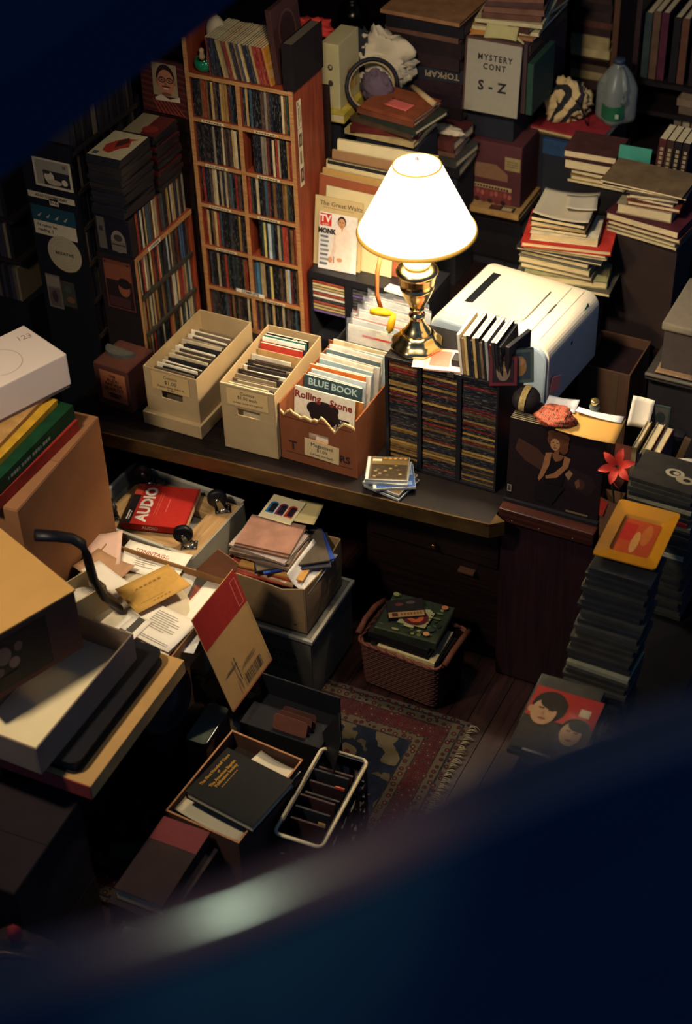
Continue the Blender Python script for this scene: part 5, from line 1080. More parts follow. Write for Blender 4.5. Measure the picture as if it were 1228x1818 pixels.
txt(bn, 'LETTER', 0.045, (0.06, -d_ / 2 + 0.0072, 0.19), FRONT, M('#2b2c30', 0.8), bold=0.001); txt(bn, 'SERVICE', 0.04, (0.06, -d_ / 2 + 0.0072, 0.135), FRONT, M('#2b2c30', 0.8), bold=0.001)
bc = open_box(0.315, 0.275, 0.205, 0.005, 'file_carton', [M('#8f7450', 0.85, 0.1, 12)], 'sagging tan file carton heaped with magazines on the grey corrugated tote', 'box', (-2.155, 3.62, 0.3008), 0.02, None, 0.003)
bm = bmesh.new(); bm.from_mesh(bc.data)
bmesh.ops.subdivide_edges(bm, edges=bm.edges, cuts=3, use_grid_fill=True)
for v in bm.verts:
    f_ = v.co.z / 0.205
    s_x = math.sin(f_ * PI) * 0.007; 
    v.co.x += math.copysign(s_x + 0.008 * f_, v.co.x) * (1 - (abs(v.co.y) / 0.14) ** 2 * 0.7); v.co.y += math.copysign(math.sin(f_ * PI) * 0.006 + 0.012 * f_ * f_, v.co.y) * (1 - (abs(v.co.x) / 0.16) ** 2 * 0.6)
    if f_ > 0.8: v.co.z += 0.008 * math.sin(v.co.x * 31 + v.co.y * 25) - 0.012 * (v.co.y < 0) * (1 - (v.co.x / 0.16) ** 2)
bm.to_mesh(bc.data); bm.free()
bb_ = G().box(-0.075, -0.0008, 0, 0.075, 0, 0.016).obj('printed_band', [M('#17151b', 0.8)], bc, (0.045, -0.1385, 0.03))
txt(bb_, 'BANKERS BOX', 0.011, (0, -0.0011, 0.008), FRONT, M('#8f7450', 0.8), bold=0.0003)
prints(bc, [(ell(0, 0, 0.014, 0.010, 14), '#17151b')], (0.045, -0.1392, 0.05), FRONT, 'printed_mark')
sheet('paper', 'white paper sheet curling out of the side of the sagging file carton', 'paper', 0.10, 0.2, (-2.035, 3.60, 0.5), 0.0, M('#cdc9c0', 0.8), 0.02, (0.05, 0.55), n=10)
mz = [('#a8493a', 'red and pink magazine', 0.25, 0.185, 0.006, 0.05, -0.02, -0.02), ('#b79a70', 'tan magazine', 0.25, 0.19, 0.007, -0.02, -0.01, -0.01), ('#8f3a26', 'orange and red magazine', 0.26, 0.20, 0.007, 0.04, -0.01, 0.0), ('#b98a4a', 'amber magazine', 0.24, 0.19, 0.007, 0.10, 0.01, 0.0),
      ('#2b2c34', 'black and blue comic', 0.26, 0.18, 0.006, 0.55, 0.04, 0.02), ('#26408a', 'blue comic', 0.25, 0.17, 0.006, 0.75, 0.045, 0.025), ('#4a4238', 'dark comic', 0.25, 0.17, 0.006, 0.62, 0.035, 0.02),
      ('#8d7466', 'dull pink magazine', 0.22, 0.17, 0.012, 0.02, -0.03, 0.0), ('#6d5a48', 'brown magazine', 0.22, 0.17, 0.012, 0.10, -0.035, 0.0), ('#9c8c84', 'mauve grey magazine', 0.22, 0.165, 0.009, -0.05, -0.035, 0.0), ('#7a5a48', 'russet magazine', 0.2, 0.165, 0.009, 0.08, -0.03, 0.01), ('#8f6a5a', 'pale red covered magazine', 0.20, 0.155, 0.006, 0.12, -0.03, 0.012)]
zt = pile((-2.16, 3.61), 0.478, [(c, n_, w, d, h, r, dx, dy) for c, n_, w, d, h, r, dx, dy in mz], 'of the heap in the sagging file carton', 'magazine', 'magazine', 'magazines heaped in the file carton', 0.003, 0.02)
o = sheet('card', 'pale yellow card under the white card with three arches', 'card', 0.09, 0.12, Z(545, 909, zt + 0.004), 0.15, M('#c9b780', 0.7, 0.05), 0.003)
q = [Z(*p, zt + 0.012) for p in ((454, 921), (520, 940), (548, 880), (480, 872))]
ctr = sum(q, Vector()) / 4; ang = math.atan2((q[1] - q[0]).y, (q[1] - q[0]).x)
o = mesh_thing(G().box(-0.062, -0.062, 0, 0.062, 0.062, 0.0012), 'card', [M('#d6c8a0', 0.7, 0.04)], 'cream card printed with blue, purple and red arches on top of the magazine heap', 'card', (ctr.x, ctr.y, zt + 0.0075), (0.03, 0, ang))
pz = []
def arch(cx, w, h, c):
    out = [(cx - w, -h), (cx + w, -h)] + [(cx + w * math.cos(PI * k / 10), h * 0.35 + w * math.sin(PI * k / 10)) for k in range(11)]
    return (out, c)
for k, (c, dx) in enumerate((('#2a6ea0', -0.036), ('#6a2a55', 0.0), ('#a8322c', 0.036))): pz += [arch(dx, 0.0155, 0.034, c), ([(x + 0.003, y * 0.92) for x, y in arch(dx, 0.0105, 0.03, 0)[0]], '#1a1820')]
prints(o, pz, (0, 0.002, 0.0014), (0, 0, 0))

# woven basket with books and records
BK = thing('basket', 'woven wicker basket full of books on the floor by the rug', 'basket', (-1.705, 3.72, 0.0), -0.06)
WK = M('#4a281f', 0.7, 0.3, 120, 0.3)
g = G(); bw_, bd_, bh_ = 0.30, 0.215, 0.205
def rrect(w, d, r, n=5):
    out = []
    for cx, cy, a0 in ((w / 2 - r, d / 2 - r, 0), (-w / 2 + r, d / 2 - r, PI / 2), (-w / 2 + r, -d / 2 + r, PI), (w / 2 - r, -d / 2 + r, 1.5 * PI)):
        for i in range(n): out.append((cx + r * math.cos(a0 + PI / 2 * i / (n - 1)), cy + r * math.sin(a0 + PI / 2 * i / (n - 1))))
    return out
loop = rrect(bw_, bd_, 0.03)
g.prism(rrect(bw_ - 0.012, bd_ - 0.012, 0.028), 0.0, 0.012)
n_ = len(loop)
inner = [(x * 0.965, y * 0.955) for x, y in loop]
for i in range(n_):
    j = (i + 1) % n_
    a, b, c, d = inner[i], inner[j], inner[j], inner[i]
    k0, k1 = 0.93, 1.05
    g.add([(a[0] * k0, a[1] * k0, 0.01), (b[0] * k0, b[1] * k0, 0.01), (b[0] * k1, b[1] * k1, bh_ - 0.004), (a[0] * k1, a[1] * k1, bh_ - 0.004)], [(0, 1, 2, 3)])
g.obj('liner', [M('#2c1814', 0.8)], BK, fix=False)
def resample(lp_, m):
    pts = [Vector(p) for p in lp_]; L_ = [0]
    for a, b in zip(pts, pts[1:] + pts[:1]): L_.append(L_[-1] + (b - a).length)
    out = []
    for k in range(m):
        s = L_[-1] * k / m
        for i in range(len(pts)):
            if L_[i + 1] >= s:
                a, b = pts[i], pts[(i + 1) % len(pts)]; f_ = (s - L_[i]) / max(1e-9, L_[i + 1] - L_[i]); out.append(a.lerp(b, f_)); break
    return out
ring = resample(loop, 88)
g = G()
for r in range(17):                                     # the weave: one wavy strand a row, in front of and behind the stakes by turns
    z = 0.012 + r * 0.0112; k = 0.965 + 0.085 * z / bh_
    pts = [(p.x * k * (1 + (0.010 if (i + r) % 2 else -0.010)), p.y * k * (1 + (0.012 if (i + r) % 2 else -0.012)), z) for i, p in enumerate(ring)]
    g.tube(pts + [pts[0]], 0.0052, 5, 0, 0.8)
o = g.obj('weave', [WK], BK); o['kind'] = 'stuff'
g = G(); k = 1.06
for ph in (0, PI):
    pts = [(p.x * k + 0.004 * math.cos(i * 1.1 + ph), p.y * k + 0.004 * math.cos(i * 1.1 + ph), bh_ + 0.004 * math.sin(i * 1.1 + ph)) for i, p in enumerate(ring)]
    g.tube(pts + [pts[0]], 0.0055, 6)
g.obj('plaited_rim', [M('#5e3425', 0.7, 0.25, 90, 0.3)], BK)
for sx in (-1, 1):
    G().tube([(sx * 0.168, -0.09, bh_ + 0.012), (sx * 0.172, -0.03, bh_ + 0.03), (sx * 0.172, 0.04, bh_ + 0.03), (sx * 0.168, 0.10, bh_ + 0.012)], 0.011, 9).obj('handle', [M('#5e3424', 0.7, 0.3, 60, 0.25)], BK)
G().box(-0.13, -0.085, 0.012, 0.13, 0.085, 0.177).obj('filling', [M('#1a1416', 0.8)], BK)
zt = 0.178
rowsb = [('#b8a472', 'cream edged album', 0.22, 0.17, 0.016, 0.02, 0.012, -0.012), ('#c2b080', 'cream album', 0.215, 0.17, 0.01, 0.0, 0.012, -0.01), ('#161519', 'black book', 0.22, 0.17, 0.022, -0.03, -0.01, 0.0), ('#1a181a', 'black book with a printed spine', 0.225, 0.175, 0.024, 0.0, -0.018, 0.0), ('#2a3325', 'dark green illustrated record book', 0.225, 0.19, 0.03, 0.06, 0.0, 0.012)]
zt = pile((-1.705, 3.72), zt, rowsb, 'in the wicker basket', 'book', 'book', 'books in the wicker basket', 0.002, 0.01)
tb = [o for o in COL.objects if o.get('label', '').startswith('dark green illustrated')][0]
gp = [(rect(-0.111, -0.094, 0.111, 0.094), '#232b1e')]
rnd = random.Random(9)
for k in range(46): x, y = rnd.uniform(-0.1, 0.1), rnd.uniform(-0.085, 0.085); gp.append((ell(x, y, rnd.uniform(0.006, 0.016), rnd.uniform(0.004, 0.01), 9), rnd.choice(('#3a4a2a', '#55603a', '#1b2418', '#7d7a4e', '#2c3a2c', '#3f5238'))))
gp += [([(-0.045, -0.055), (0.055, -0.05), (0.062, 0.03), (0.04, 0.045), (-0.04, 0.02)], '#8d8a60'), (ell(0.005, -0.01, 0.048, 0.04, 24), '#4a1a1c'), (ell(0.005, -0.01, 0.03, 0.025, 20), '#a8502a'), (ell(0.005, -0.01, 0.012, 0.01, 14), '#3a1a18')] + [(ell(0.056, -0.03 + 0.016 * k, 0.003, 0.003, 8), '#1b1b1c') for k in range(5)] + [(ell(0.085, 0.07, 0.012, 0.01, 10), '#a8623a'), (ell(0.07, -0.075, 0.012, 0.01, 10), '#b07a52'), (ell(0.0, -0.06, 0.02, 0.006, 10), '#9a9468')]
prints(tb, gp, (0, 0, 0.0303), (0, 0, 0))
o = mesh_thing(G().box(-0.065, -0.046, 0, 0.065, 0.046, 0.018), 'cassette_box', [M('#17151a', 0.4)], 'small dark boxed tape with a tan label on the green record book', 'box', (-1.745, 3.745, zt), (0, 0, 0.55), 0.001)
prints(o, [(rect(-0.062, -0.02, 0.062, 0.043), '#1d1719'), (ell(-0.02, 0.02, 0.014, 0.008), '#5a2a2a'), (ell(0.02, 0.026, 0.016, 0.008), '#4a3a3a'), (rect(-0.062, -0.044, 0.062, -0.018), '#9a7648'), (rect(-0.05, -0.04, -0.03, -0.022), '#4a2a22')] + [(rect(-0.02 + 0.011 * k, -0.036, -0.013 + 0.011 * k, -0.026), '#6a4e34') for k in range(7)], (0, 0, 0.0183), (0, 0, 0))
# carpet edge strip of bare floor and a fallen paper
sheet('paper', 'folded brown paper scrap on the floor beside the grey tote', 'paper', 0.06, 0.02, (-2.13, 3.40, 0.012), -0.1, M('#8d6a4a', 0.8), 0.004)

# ================================================================== the heap of cartons in the foreground
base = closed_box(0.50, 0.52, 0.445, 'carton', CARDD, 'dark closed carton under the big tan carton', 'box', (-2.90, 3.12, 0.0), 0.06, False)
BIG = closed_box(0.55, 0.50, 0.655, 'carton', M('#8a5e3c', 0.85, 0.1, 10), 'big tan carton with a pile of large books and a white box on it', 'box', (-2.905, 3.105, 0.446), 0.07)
zt = 1.105
bx_, by_ = Z(141, 764, zt).xy
fb = [('#8f2c24', 'tall red book', 0.22, 0.44, 0.042, 0.0, 0.0, 0.0, 'side'), ('#123a22', 'dark green book with a lettered spine', 0.22, 0.43, 0.052, 0.02, -0.006, 0.0, 'side'), ('#b98d2a', 'yellow book', 0.2, 0.42, 0.02, 0.04, -0.045, -0.02, 'side'), ('#a8804a', 'thin tan folder', 0.2, 0.41, 0.014, 0.05, -0.075, -0.02, 'side')]
z_ = zt
for i, (c, n_, w, d, h, r, dx, dy, sp) in enumerate(fb):
    o = book('book', f'{n_} in the pile on the big tan carton', 'book', w, d, h, c, (bx_ - w / 2 + dx, by_ - d / 2 + dy, z_), r, sp, group='large books on the big tan carton')
    if i == 1:
        prints(o, [(rect(-0.15 + 0.014 * k, h * 0.4, -0.15 + 0.014 * k + (0.011 if k % 4 else 0.005), h * 0.62), '#8fa08a') for k in range(16)], (w / 2 + 0.0004, 0, 0), RIGHT, 'printed_words')
    z_ += h + 0.0004
hb = 0.115; zb_ = z_ + 0.012; wr, wk = Z(118, 628, zb_ + hb), Z(42, 577, zb_ + hb)
wa = math.atan2((wk - wr).y, (wk - wr).x) - PI / 2; wl = (wk - wr).length
wc = wr + Matrix.Rotation(wa, 3, 'Z') @ Vector((-0.115, wl - 0.12, 0))
WB = thing('white_box', 'white cardboard box with a faint ring and number on the lid, on the large books', 'box', (wc.x, wc.y, zb_), wa)
G().box(-0.20, -wl + 0.12, 0.0, 0.115, 0.12, hb).obj('box_body', [M('#d6c4b4', 0.6, 0.03, 8)], WB, bevel=0.004)
gr = G(); n_ = 32
for i in range(n_):
    a0, a1 = 2 * PI * i / n_, 2 * PI * (i + 1) / n_
    gr.add([(-0.06 + 0.07 * math.cos(a0), 0.0 + 0.07 * math.sin(a0), hb + 0.0004), (-0.06 + 0.07 * math.cos(a1), 0.07 * math.sin(a1), hb + 0.0004), (-0.06 + 0.073 * math.cos(a1), 0.073 * math.sin(a1), hb + 0.0004), (-0.06 + 0.073 * math.cos(a0), 0.073 * math.sin(a0), hb + 0.0004)], [(0, 1, 2, 3)])
gr.obj('printed_ring', [M('#b5a08e', 0.7)], WB, fix=False)
txt(WB, '123', 0.035, (0.075, 0.06, hb + 0.0006), (0, 0, -0.2), M('#a08c7c', 0.7))
G().box(-0.19, 0.085, hb + 0.0002, 0.0, 0.118, hb + 0.0012).obj('shipping_label', [M('#5a5a5c', 0.6)], WB)
prints(WB, [(ell(0, 0, 0.055, 0.045, 20), '#7d6a60')], (0.1155, 0.03, 0.06), RIGHT, 'printed_mark')
G().box(-0.19, -wl + 0.125, -0.0115, 0.11, 0.115, -0.0005).obj('base_tray', [M('#8a7468', 0.7)], WB)

# carton of papers
PB = thing('paper_carton', 'open tan carton heaped with letters and leaflets in front of the grey tote', 'box', (-2.36, 3.06, 0.57), 0.0)
g = G(); w_, d_, h_ = 0.47, 0.385, 0.12; t_ = 0.005
g.box(-w_ / 2, -d_ / 2, 0, w_ / 2, d_ / 2, 0.01); g.box(-w_ / 2, -d_ / 2, 0.01, -w_ / 2 + t_, d_ / 2, h_); g.box(w_ / 2 - t_, -d_ / 2, 0.01, w_ / 2, d_ / 2, h_)
g.box(-w_ / 2 + t_, -d_ / 2, 0.01, w_ / 2 - t_, -d_ / 2 + t_, h_); g.box(-w_ / 2 + t_, d_ / 2 - t_, 0.01, w_ / 2 - t_, d_ / 2, h_)
g.box(-w_ / 2 + t_, -d_ / 2 + t_, 0.075, w_ / 2 - t_, d_ / 2 - t_, 0.09)
g.obj('carton_body', [M('#8a6238', 0.85, 0.1, 12)], PB)
g = G(); g.add([(0.10, d_ / 2, h_), (w_ / 2, d_ / 2, h_), (w_ / 2 + 0.01, d_ / 2 + 0.03, h_ + 0.055), (0.17, d_ / 2 + 0.035, h_ + 0.085), (0.10, d_ / 2 + 0.004, h_), (w_ / 2, d_ / 2 + 0.004, h_), (w_ / 2 + 0.01, d_ / 2 + 0.034, h_ + 0.055), (0.17, d_ / 2 + 0.039, h_ + 0.085)], [(0, 1, 2, 3), (7, 6, 5, 4), (0, 4, 5, 1), (1, 5, 6, 2), (2, 6, 7, 3), (3, 7, 4, 0)])
g.obj('carton_flap', [M('#6f452c', 0.85, 0.1, 12)], PB)
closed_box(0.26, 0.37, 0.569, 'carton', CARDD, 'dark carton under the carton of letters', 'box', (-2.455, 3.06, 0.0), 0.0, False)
def paper_at(pts, z, label, name, cat, m, curl=0.0, poly=None, words_=None, size=None, tilt=(0, 0)):
    """a sheet whose four seen corners (front left, front right, back right, back left) lie at height z"""
    q = [Z(*p, z) for p in pts]; c = sum(q, Vector()) / 4
    w = ((q[1] - q[0]).length + (q[2] - q[3]).length) / 2; d = ((q[3] - q[0]).length + (q[2] - q[1]).length) / 2
    e = (q[1] - q[0]) + (q[2] - q[3]); a = math.atan2(e.y, e.x)
    o = sheet(name, label, cat, w, d, c, a, m, curl, tilt)
    if poly: prints(o, [([(x * w / 2, y * d / 2) for x, y in p], k) for p, k in poly], (0, 0, 0.0012), (0, 0, 0))
    for s in words_ or []: txt(o, s[0], s[1], (s[2] * w / 2, s[3] * d / 2, 0.0016), (0, 0, s[4]), s[5], sx=s[6] if len(s) > 6 else 1)
    return o
LW = M('#f0e6d0', 0.8, 0.04, 12, 0.05)
z_ = 0.662
GRY = '#8f8a80'
lines = lambda n, x0=-0.7, x1=0.7, y0=0.6, dy=0.14, c='#8f887c': [(rect(x0, y0 - i * dy, x1 - (0.3 if i % 3 == 2 else 0), y0 - i * dy + 0.035), c) for i in range(n)]
paper_at(((235, 1150), (330, 1150), (420, 1030), (320, 1000)), z_, 'white magazine page with grey pictures along the edge of the letter carton', 'leaflet', 'paper', LW, 0.0, [(rect(-0.9, -0.9, 0.9, 0.9), '#cfc6b2'), (rect(-0.1, 0.1, 0.55, 0.8), '#5a5348'), (rect(0.0, 0.2, 0.3, 0.6), '#8a4a34'), (rect(-0.5, -0.7, 0.4, -0.1), '#6b655a'), (ell(-0.1, -0.4, 0.3, 0.2), '#3a3733')])
z_ += 0.004
paper_at(((270, 1160), (305, 1165), (395, 1045), (360, 1025)), z_, 'stack of white sheets standing along the side of the letter carton', 'leaflet', 'paper', LW, 0.0)
z_ += 0.006
paper_at(((205, 1000), (290, 1035), (360, 990), (222, 965)), z_, 'white leaflet headed in red capitals at the back of the letter carton', 'leaflet', 'paper', LW, 0.008, lines(4, -0.8, 0.2, -0.1), [('SONNTAGSMU', 0.024, 0.0, 0.5, 0.0, M('#b04a34', 0.7), 0.95), ('QUICK MART', 0.016, -0.05, 0.1, 0.0, M('#7a5a6a', 0.7), 0.95)])
z_ += 0.008
paper_at(((150, 1000), (200, 1010), (228, 940), (160, 955)), z_ + 0.01, 'pale pink sheet standing up at the back of the letter carton', 'leaflet', 'paper', M('#d8b4a0', 0.8, 0.04), 0.01)
paper_at(((135, 1010), (200, 1050), (235, 1005), (170, 975)), z_ + 0.012, 'tan and pink brochure behind the black bracket', 'leaflet', 'paper', M('#b58a64', 0.8, 0.08), 0.01)
z_ += 0.008
paper_at(((140, 1010), (205, 1062), (240, 1045), (180, 1000)), z_ + 0.01, 'blank white sheet beside the black bracket', 'leaflet', 'paper', LW, 0.006)
paper_at(((215, 1130), (300, 1145), (350, 1120), (270, 1055)), z_, 'white letter with dense grey print at the front of the carton', 'letter', 'paper', LW, 0.006, lines(9, -0.5, 0.6, 0.7, 0.12) + lines(2, -0.6, 0.8, -0.75, 0.1))
paper_at(((195, 1130), (235, 1150), (262, 1100), (225, 1085)), z_ + 0.004, 'leaflet with a dark tree drawing at the front of the letter carton', 'leaflet', 'paper', LW, 0.0, [(rect(-0.1, -0.2, 0.5, 0.9), '#4a463e'), (ell(-0.3, -0.3, 0.3, 0.35), '#5c564c'), (ell(0.1, -0.65, 0.12, 0.12), '#4a463e')])
z_ += 0.008
oe = paper_at(((205, 1050), (245, 1090), (340, 1042), (298, 1002)), z_ + 0.012, 'yellow printed envelope lying on top of the letters', 'envelope', 'envelope', M('#c4974a', 0.75, 0.06, 16), 0.006, [(rect(-0.95, -0.9, 0.95, 0.9), '#bf9448'), (rect(0.5, -0.7, 0.53, 0.7), '#8a6a30')] + [(rect(-0.5, -0.5 + 0.17 * k, -0.38, -0.4 + 0.17 * k), '#8f6a30') for k in range(6)] + [(rect(0.68, -0.3 + 0.14 * k, 0.75, -0.22 + 0.14 * k), '#8f6a30') for k in range(5)])
# padded lining of the heap
g = G(); lump(g, 0.2, 0.16, 0.03, (-0.01, 0.0, 0.082), 17, 0.1, 24, 10, 0, 0.078); o = g.obj('loose_papers', [M('#c9bb9c', 0.85, 0.12, 20)], PB)
# black bracket
A = [Z(62, 950, 1.10), Z(100, 952, 1.08), Z(128, 956, 1.06), Z(146, 966, 1.04), Z(154, 985, 1.0), Z(166, 1030, 0.88), Z(186, 1062, 0.77), Z(214, 1080, 0.705)]
c0 = A[-1]
br = mesh_thing(G().tube([p - c0 for p in A], [0.022, 0.021, 0.020, 0.019, 0.017, 0.016, 0.016, 0.014], 10, 0, 0.7), 'bracket', [M('#0d0d12', 0.45)], 'black bent metal arm sticking up out of the letter carton', 'bracket', c0)
# big card with a barcode leaning on the carton of letters
yy = Z(414, 1010, 0.74).y; a = Y(414, 1010, yy); b = Y(483, 1171, yy)
L_ = (b - a).length; wd = 0.26
cd = thing('cardboard_folder', 'tan cardboard folder with a red top and a barcode leaning on the letter carton', 'folder', b, 0)
u = (a - b).normalized(); v = Vector((0, -1, 0)); nn = v.cross(u) * -1
if nn.z < 0: nn = -nn
Rm = Matrix((v, u, nn)).transposed() if Matrix((v, u, nn)).determinant() > 0 else Matrix((-v, u, nn)).transposed()
flip = 1 if Matrix((v, u, nn)).determinant() > 0 else -1
cd.rotation_euler = Rm.to_euler()
sx = flip
def fl_(x0, y0, x1, y1): return rect(min(sx * x0, sx * x1), y0, max(sx * x0, sx * x1), y1)
xa, xb = min(0, sx * wd), max(0, sx * wd)
G().box(xa, 0, -0.004, xb, L_, 0).obj('board', [M('#a5814e', 0.8, 0.08, 16)], cd, bevel=0.001)
prints(cd, [(fl_(0, L_ * 0.66, wd, L_), '#8c241f'), (fl_(0, 0, 0.005, L_ * 0.66), '#b08a56'), (fl_(0, 0, wd, 0.006), '#9c5138')] + [(fl_(0.045 + 0.0075 * k, 0.025, 0.045 + 0.0075 * k + (0.004 if k % 3 else 0.0022), 0.065), '#4a4038') for k in range(14)]
       + [(fl_(0.06, 0.09, 0.14, 0.094), '#7a6442'), (fl_(0.06, 0.1, 0.12, 0.104), '#7a6442'), (fl_(0.16, 0.12, 0.22, 0.126), '#6a5a44'), (fl_(0.165, 0.06, 0.169, 0.15), '#3a332e'), (fl_(0.175, 0.03, 0.178, 0.075), '#3a332e')] + [(fl_(0.02, L_ * 0.70, 0.05, L_ * 0.703), '#c9a48a'), (fl_(0.02, L_ * 0.95, 0.05, L_ * 0.953), '#c9a48a'), (fl_(0.02, L_ * 0.70, 0.0215, L_ * 0.953), '#c9a48a'), (fl_(0.0485, L_ * 0.70, 0.05, L_ * 0.953), '#c9a48a')], (0, 0, 0.0004), (0, 0, 0))
# tan box lid with the black binder, the grey tray and the tan flap box
fcx = Z(290, 1235, 0.44)
TB = mesh_thing(G().box(-0.18, -0.27, 0, 0.18, 0.27, 0.055), 'flat_box', [M('#b58c52', 0.85, 0.08, 12)], 'long flat tan box with a red end under the black binder', 'box', (-2.25, 2.60, 0.645), (0, 0, 0.03), 0.003)
G().box(-0.17, -0.003, 0, 0.178, 0.0, 0.053).obj('red_end', [M('#86302c', 0.75, 0.1)], TB, (0, -0.2705, 0.001))
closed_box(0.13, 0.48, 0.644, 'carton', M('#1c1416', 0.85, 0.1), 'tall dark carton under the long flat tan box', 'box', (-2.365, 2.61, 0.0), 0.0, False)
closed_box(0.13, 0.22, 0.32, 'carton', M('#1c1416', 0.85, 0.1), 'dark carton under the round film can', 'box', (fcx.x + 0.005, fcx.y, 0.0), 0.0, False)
bd = thing('binder', 'black binder with rounded corners lying on the long flat tan box', 'binder', (-2.285, 2.595, 0.7045), 0.03)
g = G(); pts = rrect(0.33, 0.50, 0.03); g.prism(pts, 0, 0.004); g.prism(pts, 0.04, 0.044); g.obj('covers', [M('#131318', 0.5, 0.1)], bd)
G().box(-0.155, -0.24, 0.004, 0.15, 0.24, 0.04).obj('page_block', [M('#2a2724', 0.8, 0.1)], bd)
TR = open_box(0.26, 0.50, 0.105, 0.006, 'card_tray', [M('#7d6a58', 0.8, 0.1, 12)], 'grey brown card tray lined with cream paper on the black binder', 'tray', (-2.31, 2.53, 0.7495), 0.0, None, 0.002)
G().box(-0.122, -0.243, 0.0062, 0.122, 0.243, 0.012).obj('lining', [M('#e2d0a2', 0.8, 0.05, 12)], TR)
sc_ = open_box(0.10, 0.12, 0.10, 0.004, 'small_carton', [M('#ab9468', 0.8, 0.08, 12)], 'small open tan carton with a white liner behind the card tray', 'box', (-2.475, 2.935, 0.70), -0.35, None, 0.001)
g = G(); lump(g, 0.04, 0.048, 0.03, (0, 0, 0.05), 4, 0.15, 16, 10, 0, 0.01); g.obj('liner', [M('#d8cdb4', 0.8)], sc_)
q = [Z(-60, 880, 1.1), Z(128, 1035, 1.1), Z(0, 1122, 1.1)]
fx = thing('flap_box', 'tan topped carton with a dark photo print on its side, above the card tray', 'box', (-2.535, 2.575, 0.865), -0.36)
G().box(-0.24, -0.145, 0, 0.215, 0.175, 0.222).obj('box_body', [M('#5d3a2c', 0.8, 0.12, 12)], fx, bevel=0.003)  # sides coloured darker than the top, as they lie in shade
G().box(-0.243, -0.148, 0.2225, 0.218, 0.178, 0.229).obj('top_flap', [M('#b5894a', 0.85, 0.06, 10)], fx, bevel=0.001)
prints(fx, [(rect(-0.12, 0.02, 0.07, 0.20), '#191214'), (ell(-0.08, 0.14, 0.026, 0.032, 14), '#8f6a50'), (ell(-0.05, 0.10, 0.018, 0.02, 12), '#a07a5c'), (ell(-0.1, 0.09, 0.014, 0.016, 12), '#7d5c48'), (ell(-0.03, 0.15, 0.014, 0.018, 12), '#7a5844'), (rect(-0.1, 0.03, -0.04, 0.07), '#241a1a')], (0.2155, 0.0, 0.0), RIGHT, 'photo_print')
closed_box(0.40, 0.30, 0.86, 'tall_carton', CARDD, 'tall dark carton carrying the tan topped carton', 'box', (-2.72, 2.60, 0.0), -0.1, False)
# round film can
fcn = thing('film_can', 'round dark film can standing on edge under the flat tan box', 'can', fcx, 0)
nv = Vector((0.93, -0.12, 0.34)).normalized(); Tm = nv.to_track_quat('Z', 'Y').to_matrix().to_4x4()
G().lathe([(0.120, -0.03), (0.126, -0.026), (0.126, 0.0), (0.122, 0.004), (0.117, 0.001), (0.112, 0.001), (0.1, -0.002), (0.096, 0.001), (0.06, 0.001), (0.056, -0.002), (0.01, -0.002)], 48, T=Tm).obj('can_body', [M('#3d3632', 0.35, 0.15, 20, 0.05, 0.5, metal=0.2)], fcn)
lc = Z(368, 1284, 0.36)
mesh_thing(G().prism(rrect(0.075, 0.17, 0.015), 0, 0.01), 'plastic_lid', [M('#4c5448', 0.25, 0.1, 12, 0.03, 0.6)], 'greenish clear plastic lid beside the round film can', 'lid', (lc.x, lc.y, 0.35), (0, 0, 0.05), 0.002)
mesh_thing(G().box(-0.035, -0.08, 0, 0.035, 0.08, 0.349), 'carton', [CARDD], 'narrow dark carton under the greenish plastic lid', 'box', (lc.x, lc.y, 0.0), (0, 0, 0.03), 0.003)
# ================================================================== lower foreground: book box, folders, file crate, bag
KB = open_box(0.262, 0.37, 0.20, 0.006, 'book_box', [M('#4a3024', 0.8, 0.12, 14)], 'dark brown open box holding a black book on white paper, beside the rug', 'box', (-1.855, 2.745, 0.175), -0.06, None, 0.001)
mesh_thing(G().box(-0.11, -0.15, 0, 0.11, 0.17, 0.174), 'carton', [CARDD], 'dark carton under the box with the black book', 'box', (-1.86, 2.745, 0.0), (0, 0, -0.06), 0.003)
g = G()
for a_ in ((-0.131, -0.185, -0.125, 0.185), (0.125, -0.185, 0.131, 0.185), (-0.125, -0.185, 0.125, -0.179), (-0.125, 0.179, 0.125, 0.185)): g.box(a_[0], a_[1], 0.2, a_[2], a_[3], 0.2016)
g.obj('lit_rim', [M('#9a6a44', 0.85, 0.1, 30)], KB)  # paler strips laid on the walls to stand for light catching the rim
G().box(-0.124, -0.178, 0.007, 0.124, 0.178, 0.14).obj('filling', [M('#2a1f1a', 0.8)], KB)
sheet('paper', 'crumpled cream paper in the front of the dark brown book box', 'paper', 0.235, 0.12, (-1.868, 2.655, 0.333), -0.06, M('#b3a88c', 0.8, 0.06, 12), 0.014, (0.04, 0.02), n=10)
sheet('paper', 'white paper sheet behind the black book in the dark brown box', 'paper', 0.16, 0.14, (-1.80, 2.84, 0.34), -0.2, M('#c4b89c', 0.8, 0.06, 12), 0.012, (-0.03, 0.0), n=10)
q = [Z(*p, 0.407) for p in ((330, 1404), (447, 1470), (516, 1391), (409, 1322))]
c = sum(q, Vector()) / 4; w_ = ((q[1] - q[0]).length + (q[2] - q[3]).length) / 2; d_ = ((q[3] - q[0]).length + (q[2] - q[1]).length) / 2
e = (q[3] - q[0]) + (q[2] - q[1]); a = math.atan2(e.y, e.x) - PI / 2
kb = book('book', 'black cloth book with gold lettering lying in the dark brown box', 'book', w_, d_, 0.03, '#0b0d0f', (c.x, c.y, 0.3772), a, 'end')
gold = M('#b8862f', 0.35, 0.05, 20, 0, 0.4, metal=0.4)
